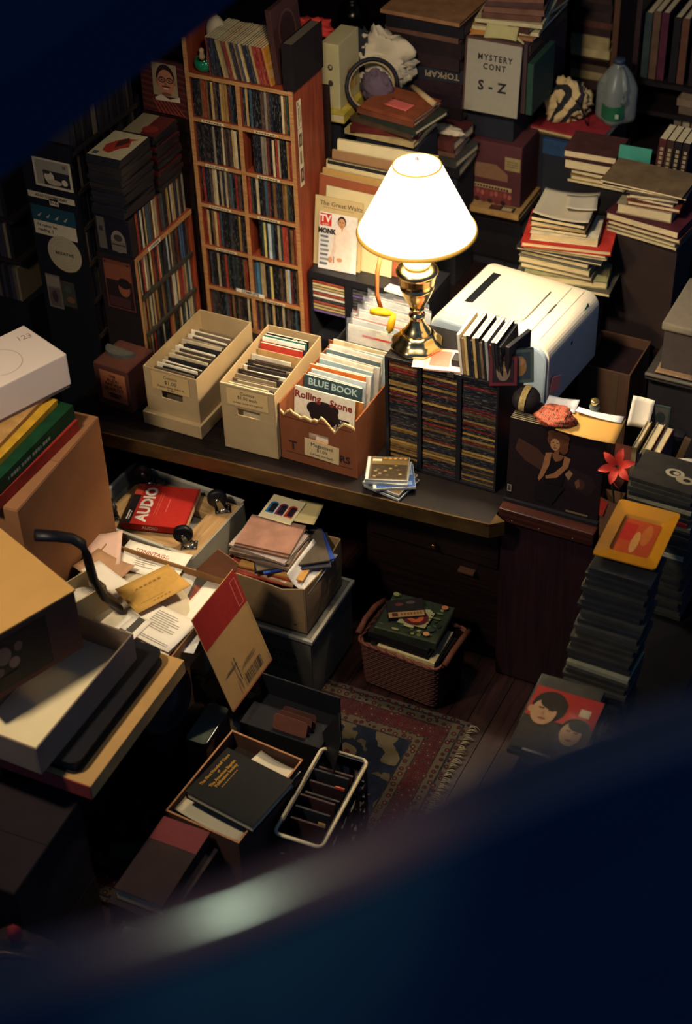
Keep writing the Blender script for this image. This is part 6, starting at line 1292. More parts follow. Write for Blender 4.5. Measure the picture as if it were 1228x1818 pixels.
for i, (s, k) in enumerate((('The First Hundred Years', 1.0), ('of', 0.8), ('The American Baptist', 1.0), ('Publication Society', 1.0))):
    txt(kb, s, 0.0142 * k, (-w_ / 2 + 0.022 + 0.0145 * i, d_ * 0.06, 0.0303), (0, 0, PI / 2), gold, bold=0.0004)
prints(kb, [(rect(-w_ / 2 + 0.081, -d_ * 0.15 + 0.009 * k, -w_ / 2 + 0.084, -d_ * 0.15 + 0.009 * k + 0.006), '#a8792c') for k in range(9)], (0, 0, 0.0302), (0, 0, 0), 'printed_words')
# file crate with a pale rim
FC = thing('file_crate', 'black slotted file crate with a cream rim standing on the rug', 'crate', (-1.628, 2.875, 0.0005), 0.06)
g = G(); w_, d_, h_ = 0.15, 0.36, 0.295; t_ = 0.006
g.box(-w_ / 2, -d_ / 2, 0, w_ / 2, d_ / 2, 0.008)
def slotted(ax, s):
    L_ = d_ if ax == 'x' else w_
    n_ = 5 if ax == 'x' else 3; m_ = L_ / n_
    def bar(u0, u1, z0_, z1_):
        if ax == 'x': g.box(s * w_ / 2 - (t_ if s > 0 else 0), u0, z0_, s * w_ / 2 + (0 if s > 0 else t_), u1, z1_)
        else: g.box(u0, s * d_ / 2 - (t_ if s > 0 else 0), z0_, u1, s * d_ / 2 + (0 if s > 0 else t_), z1_)
    for z0_, z1_ in ((0.008, 0.05), (0.10, 0.125), (0.175, 0.20), (0.25, h_)): bar(-L_ / 2, L_ / 2, z0_, z1_)
    for i in range(n_ + 1):
        u = -L_ / 2 + i * m_
        for z0_, z1_ in ((0.05, 0.10), (0.125, 0.175), (0.20, 0.25)): bar(max(-L_ / 2, u - 0.008), min(L_ / 2, u + 0.008), z0_, z1_)
slotted('x', 1); slotted('x', -1); slotted('y', 1); slotted('y', -1)
g.obj('crate_body', [M('#1c1c20', 0.5, 0.1)], FC)
g = G(); ro = rrect(w_ + 0.008, d_ + 0.008, 0.02); pts = [(x, y, h_) for x, y in ro]
g.tube(pts + [pts[0]], 0.0058, 8); g.obj('rim', [M('#c2b48e', 0.5, 0.08)], FC)
# folders in the crate and hanging file box behind
fcs = ('#2a1416', '#1a1a20', '#331a1a', '#141318', '#26161a', '#1c1a1e', '#2e1c1c')
for i, c in enumerate(fcs):
    o = mesh_thing(G().box(-0.058, -0.004, 0, 0.058, 0.004, 0.285 + 0.012 * (i % 3)), 'file_folder', [M(c, 0.6, 0.1)], ('dark maroon', 'black', 'wine red', 'jet black', 'plum', 'charcoal', 'brown maroon')[i] + ' folder standing in the cream rimmed file crate', 'folder', (-1.628 - 0.06 * (2.735 + 0.036 * i - 2.875), 2.735 + 0.036 * i, 0.010), (-0.12, 0, 0.06), 0.001, 'folders in the file crate')
    if i == 4: G().box(0.03, -0.0055, 0.2975, 0.06, 0.0, 0.306).obj('folder_tab', [M('#9a3a24', 0.6)], o)
    if i == 1: G().box(0.02, -0.0055, 0.25, 0.045, -0.0042, 0.262).obj('folder_tab', [M('#c8a050', 0.6)], o)
AF = thing('file_wallet', 'black expanding file wallet with brown tabs behind the box with the black book', 'file', (-1.87, 3.06, 0.0), 0.02)
G().box(-0.14, -0.02, 0.0, 0.15, 0.13, 0.30).obj('wallet_body', [M('#0c0c10', 0.8, 0.1)], AF, bevel=0.004)
G().box(-0.14, 0.13, 0.0, 0.15, 0.136, 0.385).obj('back_cover', [M('#101116', 0.7, 0.1)], AF, bevel=0.002)
for i in range(3): G().prism(rrect(0.12, 0.055, 0.012), 0, 0.0016).obj('index_tab', [M(('#6b3f30', '#5b3428', '#4a2a22')[i], 0.7)], AF, (0.03 + 0.006 * i, 0.01 + 0.02 * i, 0.325), (PI / 2 - 0.4, 0, 0))
fl_w = mesh_thing(G().prism([(-0.10, 0.0), (0.075, 0.0), (0.06, 0.12), (-0.02, 0.17)], 0, 0.003), 'flap', [M('#121317', 0.5, 0.1)], 'black pointed flap of card standing over the file crate', 'card', (-1.68, 3.03, 0.30), (PI / 2 - 0.25, 0.0, -0.9), 0.001)
fl_w.name = 'black_card'
# dark cartons and a bag low in the corner
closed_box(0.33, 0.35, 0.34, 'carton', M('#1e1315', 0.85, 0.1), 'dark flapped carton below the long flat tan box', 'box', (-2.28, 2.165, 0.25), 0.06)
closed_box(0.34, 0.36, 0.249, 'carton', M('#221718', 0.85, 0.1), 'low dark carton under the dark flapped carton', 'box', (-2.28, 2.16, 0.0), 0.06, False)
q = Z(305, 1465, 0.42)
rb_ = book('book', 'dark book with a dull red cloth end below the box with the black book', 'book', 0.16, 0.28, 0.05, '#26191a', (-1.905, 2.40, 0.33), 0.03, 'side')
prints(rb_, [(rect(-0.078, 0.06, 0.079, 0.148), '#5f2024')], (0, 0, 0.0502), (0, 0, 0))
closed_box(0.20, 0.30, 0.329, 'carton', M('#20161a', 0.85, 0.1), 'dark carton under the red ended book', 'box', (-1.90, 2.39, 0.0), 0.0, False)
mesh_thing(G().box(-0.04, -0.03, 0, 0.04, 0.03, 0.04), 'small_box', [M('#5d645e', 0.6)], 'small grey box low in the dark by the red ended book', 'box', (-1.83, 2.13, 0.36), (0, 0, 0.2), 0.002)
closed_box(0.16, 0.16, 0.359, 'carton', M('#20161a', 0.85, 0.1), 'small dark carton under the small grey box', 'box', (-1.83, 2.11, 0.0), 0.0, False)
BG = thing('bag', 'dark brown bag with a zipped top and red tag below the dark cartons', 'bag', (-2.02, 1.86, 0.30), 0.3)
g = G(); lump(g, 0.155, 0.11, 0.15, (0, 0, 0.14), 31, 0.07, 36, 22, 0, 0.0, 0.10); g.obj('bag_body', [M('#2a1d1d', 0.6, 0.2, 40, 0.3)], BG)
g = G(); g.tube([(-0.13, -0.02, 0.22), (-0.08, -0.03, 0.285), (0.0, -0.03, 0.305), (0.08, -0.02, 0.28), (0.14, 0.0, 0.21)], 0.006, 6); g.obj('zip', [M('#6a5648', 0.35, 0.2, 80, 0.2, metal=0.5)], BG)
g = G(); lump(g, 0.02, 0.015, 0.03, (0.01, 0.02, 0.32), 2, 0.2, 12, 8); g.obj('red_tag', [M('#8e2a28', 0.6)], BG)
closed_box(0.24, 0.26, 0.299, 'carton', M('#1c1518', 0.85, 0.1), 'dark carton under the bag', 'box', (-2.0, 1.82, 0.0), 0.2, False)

# ================================================================== behind the desk: the back tables
KT = thing('back_table', 'dark table behind the desk loaded with cartons and piles of books', 'table')
G().box(-2.85, 4.945, 0.70, -1.24, 5.7, 0.75).obj('table_top', [DARKW], KT)
for x, y in ((-2.79, 5.0), (-1.30, 5.0), (-2.79, 5.64), (-1.30, 5.64)): G().box(x - 0.03, y - 0.03, 0, x + 0.03, y + 0.03, 0.70).obj('leg', [DARKW], KT)
# black disc rack behind the lamp
R_ = thing('disc_rack', 'black three column disc rack under the leaning folios behind the lamp', 'rack')
rx0, rx1, ry0 = -2.462, -1.985, 4.47
g = G(); g.box(rx0, ry0, 0.752, rx1, ry0 + 0.19, 0.79); g.box(rx0, ry0, 1.045, rx1, ry0 + 0.19, 1.075); g.box(rx0, ry0 + 0.17, 0.79, rx1, ry0 + 0.19, 1.045)
rc = [(-2.45, -2.318), (-2.288, -2.156), (-2.126, -1.998)]
for x0, x1 in ((rx0, -2.45), (-2.318, -2.288), (-2.156, -2.126), (-1.998, rx1)): g.box(x0, ry0, 0.79, x1, ry0 + 0.17, 1.045)
g.obj('rack_body', [BLACKP], R_, bevel=0.001)
for ci, (x0, x1) in enumerate(rc):
    w = x1 - x0 - 0.003; me = G().box(-w / 2, 0, 0, w / 2, 0.14, 0.0094, ms=(1, 1, 0, 1, 1, 1)).mesh('rack_case', [SPINE_H, BLACKP])
    for i in range(11):
        o = bpy.data.objects.new('jewel_case', me); COL.objects.link(o); o.location = ((x0 + x1) / 2, ry0 + 0.004, 0.905 + 0.0125 * i)
        setcol(o, random.choice(('#b9a878', '#8d3a2a', '#c9c4b4', '#6a7a74', '#2a2a2e', '#a08c5c', '#d0ccc0', '#5c4a7a', '#3a3a3c')))
        tag(o, f'disc case, {nth(11 - i)} down in the {("first", "middle", "last")[ci]} column of the rack behind the lamp', 'disc case', f'discs in the {("first", "middle", "last")[ci]} column of the rack behind the lamp')
o = mesh_thing(G().box(-0.05, -0.02, 0, 0.05, 0.02, 0.01), 'label_strip', [M('#d6d4d0', 0.6)], 'white strip on the front of the disc rack behind the lamp', 'label', (-2.10, ry0 + 0.0, 1.0755), (0, 0, -0.1), 0.001)
# folios leaning on the rack
def folio(x, y, w, h, th, c, label, lean=0.16, rz=0.0, z=1.076, name='folio', cat='folio'):
    o = mesh_thing(G().box(-w / 2, -th / 2, 0, w / 2, th / 2, h, ms=(0, 1, 0, 1, 0, 1)), name, [M(c, 0.7, 0.08, 16), M('#bba676', 0.8, 0.2, 100)], label, cat, (x, y, z), (-lean, 0, rz), 0.0008, 'folios leaning behind the lamp')
    return o
tvg = folio(-2.365, 4.508, 0.148, 0.215, 0.004, '#cbc7c2', 'TV magazine with a man in a white suit, leaning beside the lamp shade', 0.17, 0.06, name='magazine', cat='magazine')
pz = [(rect(-0.072, 0.002, 0.072, 0.213), '#d3d0cc'), (rect(-0.07, 0.165, -0.026, 0.211), '#b52a1c'),
      ([(-0.012, 0.16), (0.004, 0.168), (0.026, 0.168), (0.046, 0.156), (0.058, 0.06), (0.05, 0.002), (-0.028, 0.002), (-0.03, 0.05)], '#d9c9bc'), ([(-0.012, 0.16), (-0.02, 0.08), (-0.03, 0.045), (-0.02, 0.04), (-0.005, 0.08)], '#c9b7a8'), ([(0.012, 0.168), (0.02, 0.168), (0.016, 0.15)], '#a87a58'),
      (ell(0.014, 0.188, 0.0165, 0.022, 18), '#2a1a14'), (ell(0.014, 0.183, 0.0135, 0.019, 18), '#b58460'), (rect(0.005, 0.186, 0.011, 0.1885), '#2a1a14'), (rect(0.0165, 0.186, 0.0225, 0.1885), '#2a1a14'), (rect(0.008, 0.171, 0.019, 0.1735), '#8a4a3a'), ([(0.013, 0.184), (0.016, 0.177), (0.011, 0.177)], '#a07050'),
      (ell(-0.026, 0.04, 0.009, 0.012, 10), '#b58460'), (ell(0.01, 0.045, 0.012, 0.008, 10), '#b58460'), (rect(-0.014, 0.03, -0.011, 0.055), '#4a3a34')]
for k in range(7): pz.append((rect(-0.066, 0.122 - 0.017 * k, -0.036 + 0.004 * (k % 2), 0.13 - 0.017 * k), ('#5a6a78', '#7a8088')[k % 2]))
prints(tvg, pz, (0, -0.0022, 0), FRONT)
txt(tvg, 'TV', 0.036, (-0.048, -0.0066, 0.193), FRONT, M('#e6dcd0', 0.6), bold=0.0012, sx=0.95); txt(tvg, 'GUIDE', 0.0085, (-0.048, -0.0066, 0.172), FRONT, M('#e6dcd0', 0.6))
txt(tvg, 'MONK', 0.026, (-0.042, -0.0066, 0.147), FRONT, INK, bold=0.0012, sx=0.85)
gw = folio(-2.375, 4.527, 0.185, 0.262, 0.006, '#b5a274', 'tan folio lettered The Great Waltz behind the TV magazine', 0.16, 0.03)
txt(gw, 'The Great Waltz', 0.024, (0.01, -0.0042, 0.238), FRONT, M('#4a3d28', 0.7)); prints(gw, [(rect(-0.06, 0.222, 0.06, 0.2235), '#6a5a3c')], (0, -0.0034, 0), FRONT)
folio(-2.30, 4.545, 0.27, 0.295, 0.006, '#c4b88e', 'white folio behind the tan waltz folio', 0.15, 0.0)
f3 = folio(-2.31, 4.565, 0.33, 0.32, 0.012, '#8a4a2c', 'folio with a red brown frame and cream middle, leaning behind the lamp', 0.15, -0.02); prints(f3, [(rect(-0.13, 0.02, 0.13, 0.285), '#bfae82')], (0, -0.0064, 0), FRONT)
folio(-2.30, 4.585, 0.34, 0.335, 0.012, '#a9854a', 'ochre folio behind the red brown framed one', 0.14, -0.01)
sp_ = folio(-2.29, 4.606, 0.35, 0.36, 0.012, '#c2b284', 'spiral bound cream portfolio behind the lamp', 0.14, 0.0)
g = G()
for k in range(44): g.tube([(-0.165 + 0.0076 * k, -0.007 + 0.006 * math.cos(t_), 0.362 + 0.005 * math.sin(t_)) for t_ in [2 * PI * j / 7 for j in range(8)]], 0.0011, 4)
o = g.obj('spiral', [M('#1c1c20', 0.4, 0, metal=0.5)], sp_); o['kind'] = 'stuff'
G().box(-0.17, -0.0065, 0.345, 0.17, -0.006, 0.357).obj('binding_strip', [INK], sp_)
folio(-2.27, 4.628, 0.36, 0.39, 0.010, '#8d6a48', 'brown paper folio with cream sheets behind the spiral portfolio', 0.13, 0.02)
folio(-2.25, 4.662, 0.38, 0.42, 0.014, '#cbbd92', 'large cream folio hindmost of those behind the lamp', 0.12, 0.05)
# piles: helper for the cartons under them
def stand(x, y, w, d, z, label, c='#1a1c26', z0=0.7505, rz=0.0):
    return closed_box(w, d, z - z0 - 0.0008, 'carton', M(c, 0.85, 0.1), label, 'box', (x, y, z0), rz, False)
def pile_at(px, py, yf_, rows, where, foot, foot_c='#1a1c26', z0=0.7505, fw=None, fd=None, **kw):
    """pile whose lowest book has its near left lower corner where the photo shows it at depth yf_; a carton carries it"""
    c = Y(px, py, yf_); w, d = rows[0][2], rows[0][3]
    bx, by = c.x + w / 2, yf_ + d / 2
    stand(bx, by, (fw or w) - 0.03, (fd or d) - 0.03, c.z, foot, foot_c, z0)
    return bx, by, pile((bx, by), c.z, rows, where, **kw)
# the yellow book and the upright cream carton beside the bookcase
cz_ = 1.455; c = Z(606, 219, cz_)
stand(c.x - 0.12, c.y + 0.14, 0.2, 0.22, cz_, 'dark carton under the yellow book beside the bookcase')
yb = book('book', 'yellow book under the upright cream carton beside the bookcase', 'book', 0.22, 0.26, 0.034, '#b8a444', (c.x - 0.105, c.y + 0.125, cz_), 0.05, 'side')
cc = mesh_thing(G().box(-0.035, -0.085, 0, 0.035, 0.085, 0.25), 'slipcase', [M('#b0a478', 0.75, 0.08, 14)], 'upright cream carton standing on the yellow book beside the bookcase', 'box', (c.x - 0.055, c.y + 0.115, cz_ + 0.0345), (0, 0, 0.02), 0.003)
prints(cc, [(ell(0.0, 0.16, 0.01, 0.012, 12), '#3a3632'), (ell(0.001, 0.162, 0.005, 0.006, 10), '#b0a478'), (ell(0.0, 0.10, 0.01, 0.012, 12), '#3a3632'), ([(-0.03, 0.07), (-0.01, 0.04), (-0.014, 0.02), (-0.033, 0.045)], '#242226')], (0, -0.0856, 0), FRONT)
prints(cc, [([(-0.05 + 0.03 * k, 0.04), (-0.03 + 0.03 * k, 0.04), (-0.02 + 0.03 * k, 0.10), (-0.04 + 0.03 * k, 0.10)], ('#b8873c', '#a88a50')[k % 2]) for k in range(4)] + [(rect(-0.03, 0.015, 0.0, 0.025), '#b0522c'), (rect(-0.02, 0.11, 0.0, 0.13), '#b5652c')], (0.0356, 0, 0), RIGHT)
g = G(); lump(g, 0.08, 0.05, 0.035, (0, 0, 0.02), 41, 0.2, 36, 18, 0, 0.0, 0.3); c = Z(548, 48, 1.745)
mesh_thing(g, 'red_cloth', [M('#b8322a', 0.8, 0.15, 20)], 'bright red crumpled cloth behind the brown album', 'cloth', (c.x, c.y, 1.7205), (0, 0, 0.3))
# white cloth with an embroidered band, round cloth frame and a purple bundle
c = Y(664, 108, 5.15)
stand(c.x + 0.03, 5.15, 0.16, 0.1, c.z - 0.09, 'dark carton under the white embroidered cloth')
g = G(); lump(g, 0.15, 0.055, 0.11, (0, 0, 0.09), 51, 0.16, 48, 26, 0, 0.0, 0.28)
emb = bpy.data.materials.new('embroidered_cloth'); emb.use_nodes = True; nt = emb.node_tree; b_ = nt.nodes['Principled BSDF']; b_.inputs['Roughness'].default_value = 0.9
tc = nt.nodes.new('ShaderNodeTexCoord'); se = nt.nodes.new('ShaderNodeSeparateXYZ'); nt.links.new(tc.outputs['Object'], se.inputs[0])
vo = nt.nodes.new('ShaderNodeTexVoronoi'); vo.inputs['Scale'].default_value = 34; nt.links.new(tc.outputs['Object'], vo.inputs[0])
g1 = nt.nodes.new('ShaderNodeMath'); g1.operation = 'COMPARE'; g1.inputs[1].default_value = -0.06; g1.inputs[2].default_value = 0.045; nt.links.new(se.outputs[0], g1.inputs[0])
g2 = nt.nodes.new('ShaderNodeMath'); g2.operation = 'GREATER_THAN'; g2.inputs[1].default_value = 0.33; nt.links.new(vo.outputs['Distance'], g2.inputs[0])
g3 = nt.nodes.new('ShaderNodeMath'); g3.operation = 'MULTIPLY'; nt.links.new(g1.outputs[0], g3.inputs[0]); nt.links.new(g2.outputs[0], g3.inputs[1])
mm = nt.nodes.new('ShaderNodeMix'); mm.data_type = 'RGBA'; mm.inputs[6].default_value = (*lin('#b5a88e'), 1); mm.inputs[7].default_value = (*lin('#1b1a24'), 1); nt.links.new(g3.outputs[0], mm.inputs[0]); nt.links.new(mm.outputs[2], b_.inputs['Base Color'])
mesh_thing(g, 'embroidered_cloth', [emb], 'bundle of white cloth with a dark embroidered band beside the cream carton', 'cloth', (c.x, 5.15, c.z - 0.09), (0, 0, 0.05))
c = Y(636, 185, 5.03)
stand(c.x + 0.05, 5.03, 0.07, 0.06, c.z, 'dark carton under the round cloth frame')
dm = thing('tambourine', 'round cloth frame with a light rim resting against the white cloth', 'drum', (c.x + 0.06, 5.02, c.z + 0.09), 0.2)
g = G(); T_ = Matrix.Rotation(1.25, 4, 'X') @ Matrix.Rotation(0.5, 4, 'Y')
pts = [T_ @ Vector((0.085 * math.cos(2 * PI * k / 28), 0.085 * math.sin(2 * PI * k / 28), 0)) for k in range(29)]
g.tube(pts, 0.006, 6); g.obj('hoop', [M('#a08c64', 0.6)], dm)
pts2 = [T_ @ Vector((0.096 * math.cos(2 * PI * k / 28), 0.096 * math.sin(2 * PI * k / 28), 0.01)) for k in range(29)]
G().tube(pts2, 0.008, 6).obj('outer_hoop', [M('#1c1a22', 0.6)], dm)
g = G(); lump(g, 0.055, 0.04, 0.06, (0.02, -0.01, 0.0), 61, 0.15, 36, 20, 0, None, 0.22); g.obj('purple_bundle', [M('#5a4a56', 0.85, 0.15, 20)], dm)
# pile of big dark books
DKP = M('#3a3028', 0.9, 0.25, 200)
rows = [('#1a1316', 'big black book', 0.30, 0.24, 0.05), ('#231820', 'big dark purple book', 0.31, 0.24, 0.045), ('#2a1d22', 'big plum book', 0.31, 0.24, 0.05), ('#24262e', 'big navy book titled TOPKAPI', 0.31, 0.24, 0.055), ('#2c2022', 'big dark brown book', 0.30, 0.25, 0.05), ('#221a1c', 'thick black book', 0.30, 0.25, 0.06), ('#5a4034', 'brown folder of papers', 0.30, 0.26, 0.02), ('#1a181e', 'black portfolio', 0.31, 0.26, 0.05), ('#8a6444', 'tan topped folder', 0.32, 0.28, 0.014)]
_pg = PAGES; PAGES = DKP
pile_at(690, 192, 5.22, rows, 'of the dark pile behind the desk', 'dark carton under the pile of big dark books', group='big dark books behind the desk')
PAGES = _pg
tk = [o for o in COL.objects if 'TOPKAPI' in o.get('label', '')][0]
txt(tk, 'TOPKAPI', 0.034, (0.07, -0.1215, 0.027), sc2(FRONT, PI), M('#8a7c64', 0.6), bold=0.0006)
G().box(-0.155, -0.1212, 0.004, -0.07, -0.1202, 0.051).obj('spine_label', [M('#5d5648', 0.7)], tk)
# fanned books with a pink slip
rows = [('#b09a6a', 'cream book', 0.28, 0.2, 0.02, 0.02, -0.02), ('#5a2420', 'red spined book', 0.26, 0.19, 0.022, 0.15, -0.02), ('#4a3a2c', 'brown book', 0.27, 0.2, 0.018, -0.16, 0.0), ('#2c3028', 'dark green book', 0.25, 0.2, 0.02, -0.22, 0.03), ('#6a3a28', 'rust brown book', 0.24, 0.19, 0.018, -0.12, 0.01), ('#7a4028', 'brown book bearing a pink slip', 0.23, 0.18, 0.014, -0.14, 0.01)]
bx, by, zt = pile_at(622, 240, 4.86, rows, 'of the fanned pile beside the yellow book', 'dark carton under the fanned books beside the yellow book', group='fanned books beside the yellow book')
sheet('paper', 'pink paper slip on the fanned books', 'paper', 0.10, 0.06, (bx + 0.02, by - 0.02, zt + 0.001), -0.2, M('#c05a52', 0.7), 0.0)
mesh_thing(G().tube([(-0.08, 0, 0), (0.08, 0, 0)], 0.011, 10), 'paper_roll', [M('#a38a62', 0.8)], 'roll of tan paper lying on the fanned books', 'roll', (bx + 0.08, by + 0.06, zt + 0.012), (0, 0, -0.65))
# loose books between the fanned pile and the column of cartons
rows = [('#1e1c20', 'black flat book', 0.20, 0.2, 0.04), ('#3a3834', 'grey folder', 0.2, 0.18, 0.03, -0.15), ('#6a4a3a', 'small brown book', 0.11, 0.16, 0.03, 0.0, 0.02), ('#4a2422', 'maroon book under a crumpled tissue', 0.16, 0.18, 0.04, 0.0, -0.01)]
bx, by, zt = pile_at(728, 300, 5.05, rows, 'of the small pile behind the lamp shade', 'dark carton under the small pile behind the lamp shade', group='small pile behind the lamp shade')
g = G(); lump(g, 0.06, 0.03, 0.014, (0, 0, 0.008), 77, 0.2, 34, 16, 0, 0.0, 0.3); mesh_thing(g, 'tissue', [M('#b5a88e', 0.85)], 'crumpled cream tissue on the maroon book behind the lamp shade', 'tissue', (bx + 0.02, by - 0.03, zt + 0.001), (0, 0, -0.1))
# column of cartons: folders, dark red carton, flat carton, tall carton with its sign
CYF = 5.25
pb = Y(812, 346, CYF); pt = Y(808, 240, CYF); pr = Y(922, 372, CYF)
pw = pr.x - pb.x; pcx = (pr.x + pb.x) / 2
rows = [('#17151a', 'black record box', 0.29, 0.28, 0.06), ('#1c1a1e', 'black binder', 0.28, 0.28, 0.05), ('#14131a', 'black folder', 0.29, 0.28, 0.05), ('#231b1c', 'dark brown binder', 0.28, 0.28, 0.045), ('#9a7a4c', 'tan folder of photos', 0.29, 0.30, 0.024, 0.0, 0.0, -0.03)]
zf = pb.z - 0.0015 - sum(r[4] + 0.0004 for r in rows)
stand(pcx, CYF + 0.14, 0.26, 0.25, zf, 'dark carton at the foot of the column behind the lamp shade')
zt = pile((pcx, CYF + 0.13), zf, rows, 'of the pile under the dark red carton', 'folder', 'folder', 'folders under the dark red carton', 0.004, 0.03)
ph = sheet('photo', 'dark photograph lying on the tan folder of photos', 'photo', 0.10, 0.035, (pcx + 0.07, CYF - 0.028, zt + 0.0008), 0.06, M('#2a2022', 0.4), 0.0); prints(ph, [(rect(0.0, -0.015, 0.04, 0.01), '#a89478'), (rect(-0.045, -0.01, -0.01, 0.012), '#5a2a2a')], (0, 0, 0.001), (0, 0, 0))
zc_ = zt + 0.0005; hb_ = pt.z - zc_
PBX = mesh_thing(G().box(-pw / 2, -0.0, 0, pw / 2, 0.22, hb_), 'carton', [M('#4a2428', 0.75, 0.12, 10)], 'dark red carton with a photo strip, under the MYSTERY carton', 'box', (pcx, CYF, zc_), (0, 0, 0.0), 0.004)
q = pw / 0.29
P_ = lambda pts: [(x * q, y) for x, y in pts]
prints(PBX, [(P_([(-0.12, 0.125), (-0.10, 0.16), (0.03, 0.165), (0.085, 0.13), (0.085, 0.10), (-0.12, 0.10)]), '#7a5a44'), (P_(rect(0.07, 0.15, 0.14, 0.205)), '#8a7a54')] + [(P_(rect(0.078, 0.165 + 0.01 * k, 0.13, 0.169 + 0.01 * k)), '#6a5a3c') for k in range(3)], (0, -0.0004, 0), FRONT, 'printed_patches')
prints(PBX, [(P_(rect(-0.125, 0.0, 0.105, 0.075)), '#6a3034'), (P_(rect(-0.125, 0.058, 0.105, 0.075)), '#a89468')] + [(P_(rect(-0.12 + 0.0135 * k, 0.062, -0.111 + 0.0135 * k, 0.071)), '#241a1a') for k in range(16)] + [(P_(ell(-0.11 + 0.021 * k, 0.04 + 0.004 * (k % 2), 0.0085, 0.011, 10)), ('#8f4a44', '#a05a4c', '#7a3a3a')[k % 3]) for k in range(11)] + [(P_(ell(-0.11 + 0.03 * k, 0.012, 0.012, 0.01, 10)), ('#2a1a1e', '#5a2a30')[k % 2]) for k in range(7)], (0, -0.0008, 0), FRONT, 'photo_strip')
zc_ += hb_ + 0.0005
sb0, sb1, st0 = Y(822, 203, CYF - 0.035), Y(916, 227, CYF - 0.035), Y(829, 79, CYF + 0.0)
zm = sb0.z + 0.02
stand(pcx - 0.02, CYF + 0.14, 0.2, 0.22, zm, 'dark flat carton between the dark red carton and the MYSTERY carton', z0=zc_)
zm += 0.0003
sw, shh = sb1.x - sb0.x, st0.z - sb0.z + 0.01; scx = (sb0.x + sb1.x) / 2
MY = mesh_thing(G().box(-sw / 2 - 0.005, 0.0, 0, sw / 2 + 0.012, 0.42, shh - 0.0), 'carton', [M('#3a2a2a', 0.8, 0.12, 12)], 'tall brown carton behind the MYSTERY sign, papers heaped on top', 'box', (scx, CYF + 0.015, zm), (0, 0, 0.0), 0.004)
G().box(sw / 2 + 0.0122, 0.02, shh - 0.05, sw / 2 + 0.0142, 0.40, shh - 0.012).obj('label_strip', [M('#4a3424', 0.8)], MY)
sg = mesh_thing(G().box(-sw / 2, -0.003, 0, sw / 2, 0.003, shh), 'sign_card', [M('#8a8474', 0.8, 0.05, 60, 0.1)], 'grey card sign reading MYSTERY CONT S-Z on the brown carton', 'sign', (scx, CYF - 0.03, zm + 0.0008), (-0.1, 0.0, 0.0), 0.001)
k = shh / 0.265
txt(sg, 'MYSTERY', 0.03 * k, (0.005, -0.0034, 0.205 * k), FRONT, INK, gap=1.35, sx=0.85, bold=0.0008); txt(sg, 'CONT', 0.03 * k, (0.005, -0.0034, 0.172 * k), FRONT, INK, gap=1.35, sx=0.85, bold=0.0008); txt(sg, 'S - Z', 0.05 * k, (0.0, -0.0034, 0.10 * k), FRONT, INK, gap=1.1, bold=0.0016)
G().box(-sw / 2 - 0.006, -0.006, -0.0005, -sw / 2, 0.004, shh + 0.008).obj('frame_edge', [M('#4a3028', 0.7)], sg); G().box(-sw / 2, -0.006, shh, sw / 2, 0.004, shh + 0.008).obj('frame_edge', [M('#4a3028', 0.7)], sg)
mesh_thing(G().box(-0.012, -0.1, 0, 0.012, 0.12, 0.2), 'green_binder', [M('#1f3a30', 0.7)], 'dark green binder edge beside the MYSTERY sign', 'binder', (scx + sw / 2 + 0.027, CYF + 0.115, zm), (0, 0, 0.0), 0.002)
sheet('folded_paper', 'pale yellow folded paper standing above the MYSTERY sign', 'paper', 0.12, 0.11, Y(888, 70, CYF + 0.03), 0.1, M('#a39a68', 0.8, 0.08), 0.012, (1.15, 0.1))
sheet('folded_paper', 'pale yellow pointed paper beside the folded one above the sign', 'paper', 0.08, 0.08, Y(912, 85, CYF + 0.03), -0.5, M('#a8a070', 0.8, 0.08), 0.01, (1.1, 0.2))
rows = [('#8a6444', 'tan folder of papers', 0.25, 0.36, 0.012), ('#b8aa80', 'cream folder', 0.25, 0.34, 0.014, 0.06), ('#4a3028', 'brown folder', 0.24, 0.34, 0.018, -0.05), ('#b5a880', 'sheaf of cream sheets', 0.25, 0.35, 0.014, 0.1), ('#5a3c30', 'rust brown folder', 0.22, 0.33, 0.022, 0.16), ('#6a4a3c', 'brown folder of clippings', 0.22, 0.32, 0.02, 0.2), ('#4a3430', 'dark brown folder', 0.21, 0.3, 0.02, 0.26), ('#6d4c3c', 'uppermost brown folder', 0.2, 0.3, 0.018, 0.3)]
pile((scx, CYF + 0.225), zm + shh + 0.0005, rows, 'of the heap on the tall brown carton', 'folder', 'folder', 'folders on the tall brown carton')
sheet('magazine', 'orange and blue magazine sliding off the heap above the MYSTERY sign', 'magazine', 0.09, 0.08, Y(845, 48, CYF + 0.05), 0.3, M('#a06a34', 0.6, 0.3, 14), 0.01, (0.7, 0.0))
# pile of books beside the printer
rows = [('#4a463c', 'grey green folder board', 0.36, 0.24, 0.012, 0.10), ('#8a8a62', 'pale green book', 0.30, 0.22, 0.03, 0.14), ('#5a5548', 'grey book', 0.27, 0.21, 0.022, 0.0, -0.02), ('#6d6a58', 'pale grey book', 0.27, 0.22, 0.028, -0.03, -0.02), ('#4a4c50', 'slate book', 0.26, 0.21, 0.022, 0.0, -0.02), ('#2f3238', 'dark slate book', 0.32, 0.22, 0.014, 0.08, -0.01),
        ('#8f8664', 'buff book', 0.30, 0.21, 0.012, 0.10), ('#2a2a30', 'black folder', 0.29, 0.22, 0.010, 0.1), ('#b0332a', 'large bright red book', 0.32, 0.24, 0.02, 0.18), ('#d2c8a8', 'thick white book', 0.24, 0.17, 0.03, 0.16, -0.01, -0.015), ('#2c2620', 'black book', 0.20, 0.19, 0.012, 0.1, -0.03), ('#9a7a54', 'tan and pink book', 0.20, 0.18, 0.022, 0.1, -0.03), ('#1c1a1e', 'black notebook', 0.20, 0.2, 0.02, 0.1, -0.03)]
